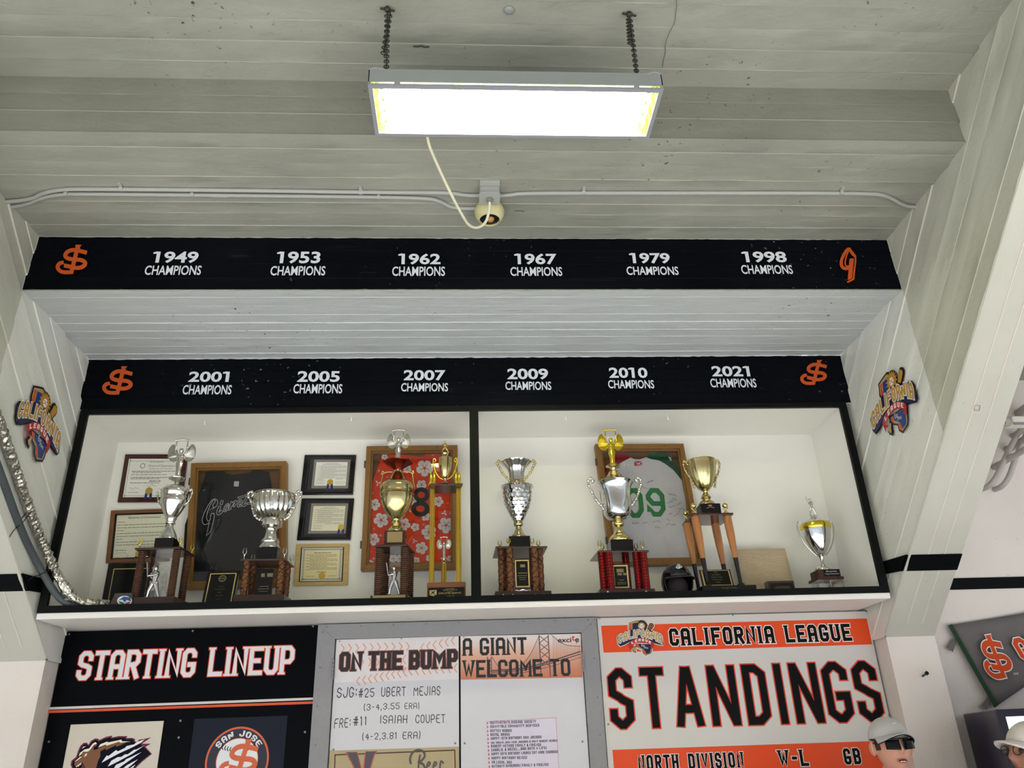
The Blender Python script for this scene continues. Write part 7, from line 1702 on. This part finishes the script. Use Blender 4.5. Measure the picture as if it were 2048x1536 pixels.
# ================================================================== PEOPLE
m_skin = mat('skin_light', (206, 150, 128), .55, vary=.08, vscale=20); m_skin2 = mat('skin_tan', (150, 104, 84), .5, vary=.1, vscale=20)
m_cap = mat('light_grey_cap_cloth', (186, 184, 184), .8, vary=.04, bump=.15, bscale=200); m_under = mat('dark_visor_underside', (26, 24, 26), .7)
m_lens = mat('dark_sunglass_lens', (4, 4, 5), .1, spec=.15); m_lip = mat('lip_skin', (176, 100, 92), .5); m_mouth = mat('mouth_dark', (60, 22, 22), .6); m_teeth = mat('teeth_white', (225, 215, 200), .3); m_hair = mat('dark_hair', (60, 44, 36), .7, vary=.3, vscale=80)
m_shirt = mat('grey_shirt_cloth', (96, 100, 110), .8, vary=.1); m_jeans = mat('navy_trousers', (38, 44, 62), .8); m_shoe = mat('dark_shoe', (40, 38, 36), .6)
def head_pt(a, ph, H):
    """head surface, a = 0 front, ph = elevation; H = head height"""
    g = lambda x, c, s: math.exp(-((x-c)/s)**2)
    x = sin(a)*cos(ph); y = -cos(a)*cos(ph); z = sin(ph)
    rx, ry, rz = .335, .41, .5
    jaw = 1-.30*max(0, -z)**1.6
    X, Y, Z = x*rx*jaw, y*ry*(1-.10*max(0, -z)), z*rz
    front = max(0, cos(a)) if abs(a) < pi/2 else 0
    if abs(a) > pi/2: Y *= 1.0+.06*max(0, z); X *= 1-.12*max(0, -z)
    f = 0
    f += .105*g(a, 0, .17)*g(z, -.22, .15)+.055*g(a, 0, .13)*g(z, -.02, .16)           # nose
    f += .022*g(a, 0, .6)*g(z, .16, .10)                                             # brow
    f -= .040*(g(a, .36, .20)+g(a, -.36, .20))*g(z, .03, .11)                           # eye sockets
    f += .020*(g(a, .55, .25)+g(a, -.55, .25))*g(z, -.20, .16)                          # cheeks
    f += .030*g(a, 0, .30)*g(z, -.56, .10); f += .045*g(a, 0, .32)*g(z, -.86, .14)       # lips, chin
    f -= .018*g(a, 0, .35)*g(z, -.70, .07)
    Y -= f
    return Vector((X, Y, Z))*H
def make_person(name, label, base, facing, pitch, hgt, skin, cap, shirt, extra):
    T = thing(name, label, 'person', base); H = .235*hgt/1.78; zc_ = hgt-H*.5; B = Vector(base)
    # body as one skinned surface
    J = {'pelvis': (0, 0, .95), 'waist': (0, 0, 1.10), 'chest': (0, .01, 1.32), 'neck0': (0, .02, 1.46), 'neck': (0, .0, 1.53), 'head': (0, -.01, 1.60)}
    R_ = {'pelvis': (.17, .12), 'waist': (.15, .11), 'chest': (.19, .13), 'neck0': (.085, .075), 'neck': (.06, .06), 'head': (.06, .06)}
    E = [('pelvis', 'waist'), ('waist', 'chest'), ('chest', 'neck0'), ('neck0', 'neck'), ('neck', 'head')]
    for s, n in ((-1, 'l'), (1, 'r')):
        J.update({n+'sh': (s*.19, .01, 1.41), n+'el': (s*.26, .03, 1.13), n+'wr': (s*.25, -.06, .88), n+'pa': (s*.245, -.09, .81), n+'hip': (s*.10, 0, .88), n+'kn': (s*.11, -.01, .50), n+'an': (s*.12, .02, .09), n+'to': (s*.14, -.14, .04)})
        R_.update({n+'sh': (.065, .06), n+'el': (.042, .042), n+'wr': (.027, .024), n+'pa': (.036, .018), n+'hip': (.095, .1), n+'kn': (.058, .06), n+'an': (.04, .042), n+'to': (.04, .03)})
        E += [('chest', n+'sh'), (n+'sh', n+'el'), (n+'el', n+'wr'), (n+'wr', n+'pa'), ('pelvis', n+'hip'), (n+'hip', n+'kn'), (n+'kn', n+'an'), (n+'an', n+'to')]
        for k, (dx, ln) in enumerate(((-.026, .062), (-.009, .072), (.009, .068), (.026, .054))):
            J[n+'f%d' % k] = (s*.245+dx*.5, -.10, .77); J[n+'g%d' % k] = (s*.245+dx, -.115, .77-ln*.6); J[n+'h%d' % k] = (s*.245+dx, -.11, .77-ln)
            for q in 'fgh': R_[n+q+'%d' % k] = (.0092, .0092)
            E += [(n+'pa', n+'f%d' % k), (n+'f%d' % k, n+'g%d' % k), (n+'g%d' % k, n+'h%d' % k)]
        J[n+'t0'] = (s*.225, -.125, .815); J[n+'t1'] = (s*.215, -.145, .785); R_[n+'t0'] = (.012, .012); R_[n+'t1'] = (.0095, .0095); E += [(n+'wr', n+'t0'), (n+'t0', n+'t1')]
    sc = hgt/1.78; keys = list(J); fr = Matrix.Rotation(facing, 3, 'Z')
    me = bpy.data.meshes.new('body'); me.from_pydata([B+fr @ (Vector(J[k])*sc) for k in keys], [(keys.index(a), keys.index(b_)) for a, b_ in E], [])
    o = bpy.data.objects.new('body', me); COL.objects.link(o)
    md = o.modifiers.new('skin', 'SKIN'); sv = me.skin_vertices[0].data
    for i, k in enumerate(keys): sv[i].radius = (R_[k][0]*sc, R_[k][1]*sc); sv[i].use_root = (i == 0)
    o.modifiers.new('sub', 'SUBSURF').levels = 2; o.modifiers[-1].render_levels = 2
    bpy.context.view_layer.update(); dg = bpy.context.evaluated_depsgraph_get()
    ev = bpy.data.meshes.new_from_object(o.evaluated_get(dg)); bpy.data.objects.remove(o)
    # head joined to it
    hr = Matrix.Rotation(facing, 3, 'Z') @ Matrix.Rotation(pitch, 3, 'X'); hc_ = B+Vector((0, 0, zc_))+fr @ Vector((0, -.03*sc, 0))
    def HP(v): return hc_+hr @ v
    nu, nv = 72, 48; vs = []; fs = []
    for j in range(nv+1):
        ph = -pi/2+pi*j/nv
        for i in range(nu): a = -pi+2*pi*i/nu; vs.append(HP(head_pt(a, ph, H)))
    fs = [(j*nu+i, j*nu+(i+1) % nu, (j+1)*nu+(i+1) % nu, (j+1)*nu+i) for j in range(nv) for i in range(nu)]
    bm = bmesh.new(); bm.from_mesh(ev)
    hv = [bm.verts.new(v) for v in vs]
    for f in fs:
        try: bm.faces.new([hv[i] for i in f])
        except ValueError: pass
    for s in (-1, 1):   # ears
        b = MB(); b.ball((0, 0, 0), 1, 14, (1, 1, 1), 10); ev_ = []
        for v in b.v:
            x, y, z = v; p = Vector((s*(.335*H+.006+x*.012+.010*abs(y)), .02*H+y*.020+.1*abs(x)*.02, -.03*H+z*.034)); ev_.append(bm.verts.new(HP(p)))
        for f in b.f:
            try: bm.faces.new([ev_[i] for i in f])
            except ValueError: pass
    bmesh.ops.remove_doubles(bm, verts=bm.verts, dist=1e-5); bmesh.ops.recalc_face_normals(bm, faces=bm.faces)
    bm.to_mesh(ev); bm.free(); o = bpy.data.objects.new('body', ev); COL.objects.link(o); ev.materials.clear(); ev.materials.append(skin); place(o, T)
    rm = o.modifiers.new('one_surface', 'REMESH'); rm.mode = 'VOXEL'; rm.voxel_size = .0042; rm.use_smooth_shade = True
    cs = o.modifiers.new('soften', 'SMOOTH'); cs.iterations = 2; cs.factor = .5
    # clothes that follow the body
    def shell(nm, parts, mt, grow):
        b = MB()
        for ks in parts: b.tube([B+fr @ (Vector(J[k])*sc) for k in ks], [max(R_[k])*sc*1.0+grow for k in ks], 18)
        return b.build(nm, mt, T, smo=60)
    zz = Vector((0, 0, 0)); b = MB(); rows = [(1.49, .085, .08), (1.45, .13, .085), (1.42, .20, .10), (1.36, .225, .125), (1.25, .215, .135), (1.10, .185, .13), (.98, .19, .135), (.90, .20, .14)]
    vs = []
    for z, rx, ry in rows:
        for k in range(28): a = 2*pi*k/28; vs.append(B+fr @ (Vector((rx*cos(a), ry*sin(a)+.01, z))*sc))
    b.add(vs, [(j*28+k, j*28+(k+1) % 28, (j+1)*28+(k+1) % 28, (j+1)*28+k) for j in range(len(rows)-1) for k in range(28)])
    for n in 'lr': b.tube([B+fr @ (Vector(J[n+'sh'])*sc), B+fr @ ((Vector(J[n+'sh'])*.35+Vector(J[n+'el'])*.65)*sc)], [.078*sc, .062*sc], 16, caps=False)
    b.build('shirt', shirt, T, smo=60)
    shell('trousers', [('pelvis', 'lhip', 'lkn', 'lan'), ('pelvis', 'rhip', 'rkn', 'ran')], m_jeans, .012)
    for n in 'lr': shell('shoe', [(n+'an', n+'to')], m_shoe, .012)
    # cap: crown and visor
    cz = .20*H; vs = []; nu, nv = 48, 14
    for j in range(nv+1):
        ph = pi/2*j/nv
        for i in range(nu):
            a = 2*pi*i/nu; r = cos(ph); seam = 1+.006*cos(6*a)
            vs.append(HP(Vector((.375*H*r*cos(a)*seam, .455*H*r*sin(a)*seam+.01, cz-.012+(.36*H+.010)*sin(ph)+.03*H*sin(a)*r*(0 if sin(a) > 0 else 1)))))
    fs = [(j*nu+i, j*nu+(i+1) % nu, (j+1)*nu+(i+1) % nu, (j+1)*nu+i) for j in range(nv) for i in range(nu)]
    o = MB().add(vs, fs).build('cap', cap, T, smo=60); sm = o.modifiers.new('thick', 'SOLIDIFY'); sm.thickness = .004; capo = o
    MB().ball(HP(Vector((0, .01, cz-.012+cz*0+.36*H+.007))), .0045, 8, rings=6).build('cap_button', cap, capo, smo=60)
    def visor(nm, mt, off):
        vs = []; nu, nv = 24, 8
        for j in range(nv+1):
            for i in range(nu+1):
                t = -1+2*i/nu; a = t*1.15; r0_ = 1; ext = .27*H*(j/nv)*cos(t*pi/2*.92)**.55
                x = .375*H*sin(a); y = -.455*H*cos(a)+.01
                l = Vector((x*.25, -1, 0)).normalized(); p = Vector((x, y, cz-.010+.0))+l*ext; p.z += .025*H-.27*H*(abs(x)/(.375*H))**2*.62*(.35+.65*j/nv)-.10*ext+off
                vs.append(HP(p))
        fs = [(j*(nu+1)+i, j*(nu+1)+i+1, (j+1)*(nu+1)+i+1, (j+1)*(nu+1)+i) for j in range(nv) for i in range(nu)]
        o = MB().add(vs, fs).build(nm, mt, T, smo=60); sm = o.modifiers.new('thick', 'SOLIDIFY'); sm.thickness = .0025; return o
    visor('visor', cap, 0); visor('visor_underside', m_under if cap is m_cap else cap, -.004)
    # sunglasses
    def lens(s):
        vs = []
        for j in range(7):
            for i in range(13):
                u, v = i/12, j/6; a = s*(.09+.72*u); hgt_ = .19*H*(1-.12*u)*(1-.0*v); z = .085*H-hgt_*v-.02*H*u*0
                taper = (1-.18*v*(1-u)); yy = -(.435*H+.010)*cos(a*.85)-.004; xx = (.345*H+.008)*sin(a)*(1 if v < .6 else taper); vs.append(HP(Vector((xx, yy, z))))
        fs = [(j*13+i, j*13+i+1, (j+1)*13+i+1, (j+1)*13+i) for j in range(6) for i in range(12)]
        return vs, fs
    b = MB()
    for s in (-1, 1): b.add(*lens(s))
    if extra == 'shades':
        gl_ = b.build('sunglasses', m_lens, T, smo=60); sm = gl_.modifiers.new('thick', 'SOLIDIFY'); sm.thickness = .003
        b = MB(); b.tube([HP(Vector((.345*H*sin(t)*1.03, -(.435*H+.012)*cos(t*.85)-.004, .09*H))) for t in [x_*.1-.85 for x_ in range(18)]], .0032, 6)
        for s in (-1, 1): b.tube([HP(Vector((s*.29*H, -.32*H, .07*H))), HP(Vector((s*.355*H, -.12*H, .07*H))), HP(Vector((s*.36*H, .05*H, .05*H)))], .0035, 6)
        b.build('temple_frame', m_plinth, gl_, smo=60)
    else:
        b = MB()
        for s in (-1, 1):
            c = Vector((s*.15*H, -.45*H, .02*H)); b.tube([HP(c+Vector((.10*H*cos(t), .02*H*abs(cos(t)), .075*H*sin(t)))) for t in [2*pi*k/20 for k in range(20)]], .0016, 6, closed=True)
            b.tube([HP(Vector((s*.25*H, -.42*H, .03*H))), HP(Vector((s*.355*H, -.1*H, .05*H))), HP(Vector((s*.36*H, .05*H, .03*H)))], .0018, 6)
        b.build('eyeglasses', m_plinth, T, smo=60)
        for s in (-1, 1): MB().ball(HP(Vector((s*.14*H, -.335*H, .02*H))), .0115, 14).build('eye', m_hair, T, smo=60)
    # mouth, slightly open: lips, teeth
    my = -.338*H; mz = -.285*H
    def mring(w_, h_, yo): return [HP(Vector((w_*cos(t), my-yo+.10*(w_*cos(t))**2/.03, mz+h_*sin(t)))) for t in [2*pi*k/22 for k in range(22)]]
    if extra == 'shades':
        b = MB(); q = mring(.020, .0075, .0055); b.add(q, [tuple(range(22))]); b.build('open_mouth', m_mouth, T)
        MB().tube(mring(.0215, .0088, .0050), .0030, 8, closed=True).build('lips', m_lip, T, smo=60)
        b = MB().tube([HP(Vector((x_, my-.0075+.1*x_*x_/.03, mz-.0035))) for x_ in (-.012, -.004, .004, .012)], .0022, 6).build('teeth', m_teeth, T, smo=60)
    else: MB().tube(mring(.022, .004, .005), .003, 8, closed=True).build('lips', m_lip, T, smo=60)
    # hair below the cap edge
    vs = []; fs = []; nu = 40; rows_ = 6
    for j in range(rows_):
        for i in range(nu+1):
            a = -2.05+4.1*i/nu; ph = .30-.62*j/(rows_-1)*(1 if abs(a) < 1.25 else .72); p = head_pt(pi-abs(a) if a >= 0 else -(pi-abs(a)), ph, H); vs.append(HP(p*1.035))
    fs = [(j*(nu+1)+i, j*(nu+1)+i+1, (j+1)*(nu+1)+i+1, (j+1)*(nu+1)+i) for j in range(rows_-1) for i in range(nu)]
    MB().add(vs, fs).build('hair', m_hair, T, smo=60)
    return T, HP, H, capo
PH = at(1778, 1496, y=-.35)
T1_, HP1, H1, cap1 = make_person('person', 'man in a light grey cap and black sunglasses, mouth slightly open, before the standings board', (PH.x, PH.y, 0), -.06, -.08, PH.z+.125, m_skin, m_cap, m_shirt, 'shades')
tk = [(-.5, .1), (-.35, -.25), (-.05, -.2), (.75, .35), (-.05, -.02), (-.28, -.05)]
def capm(p):
    a = -pi/2+.10+p[0]*.30; ph = .62+p[1]*.26; r = cos(ph); return HP1(Vector((.380*H1*r*cos(a), .461*H1*r*sin(a)+.01, .20*H1-.012+(.36*H1+.014)*sin(ph))))
MB().add([capm(p) for p in tk], [(0, 1, 5), (1, 2, 4, 5), (2, 3, 4)]).build('cap_mark', mat('pale_cap_print', (226, 226, 228), .6), cap1)
PH2 = at(2080, 1512, y=-.9)
m_cap2 = mat('white_patterned_cap_cloth', (206, 198, 194), .8, vary=.18, vscale=30, stretch=(1, 1, 3))
make_person('person', 'person in a white plaid cap and thin eyeglasses, cut off at the lower right corner', (PH2.x, PH2.y, 0), -1.45, -.10, PH2.z+.125, m_skin2, m_cap2, mat('maroon_shirt_cloth', (92, 40, 44), .8), 'glasses')
# unseen wall added behind the camera to cut the sky light: the opening lets the daylight in below the header
struct(MB().box((-8, -6.8, 2.55), (8, -6.6, 7.5)).build('wall_light_blocker', m_wall), 'unseen header wall added above the open side to block sky light')
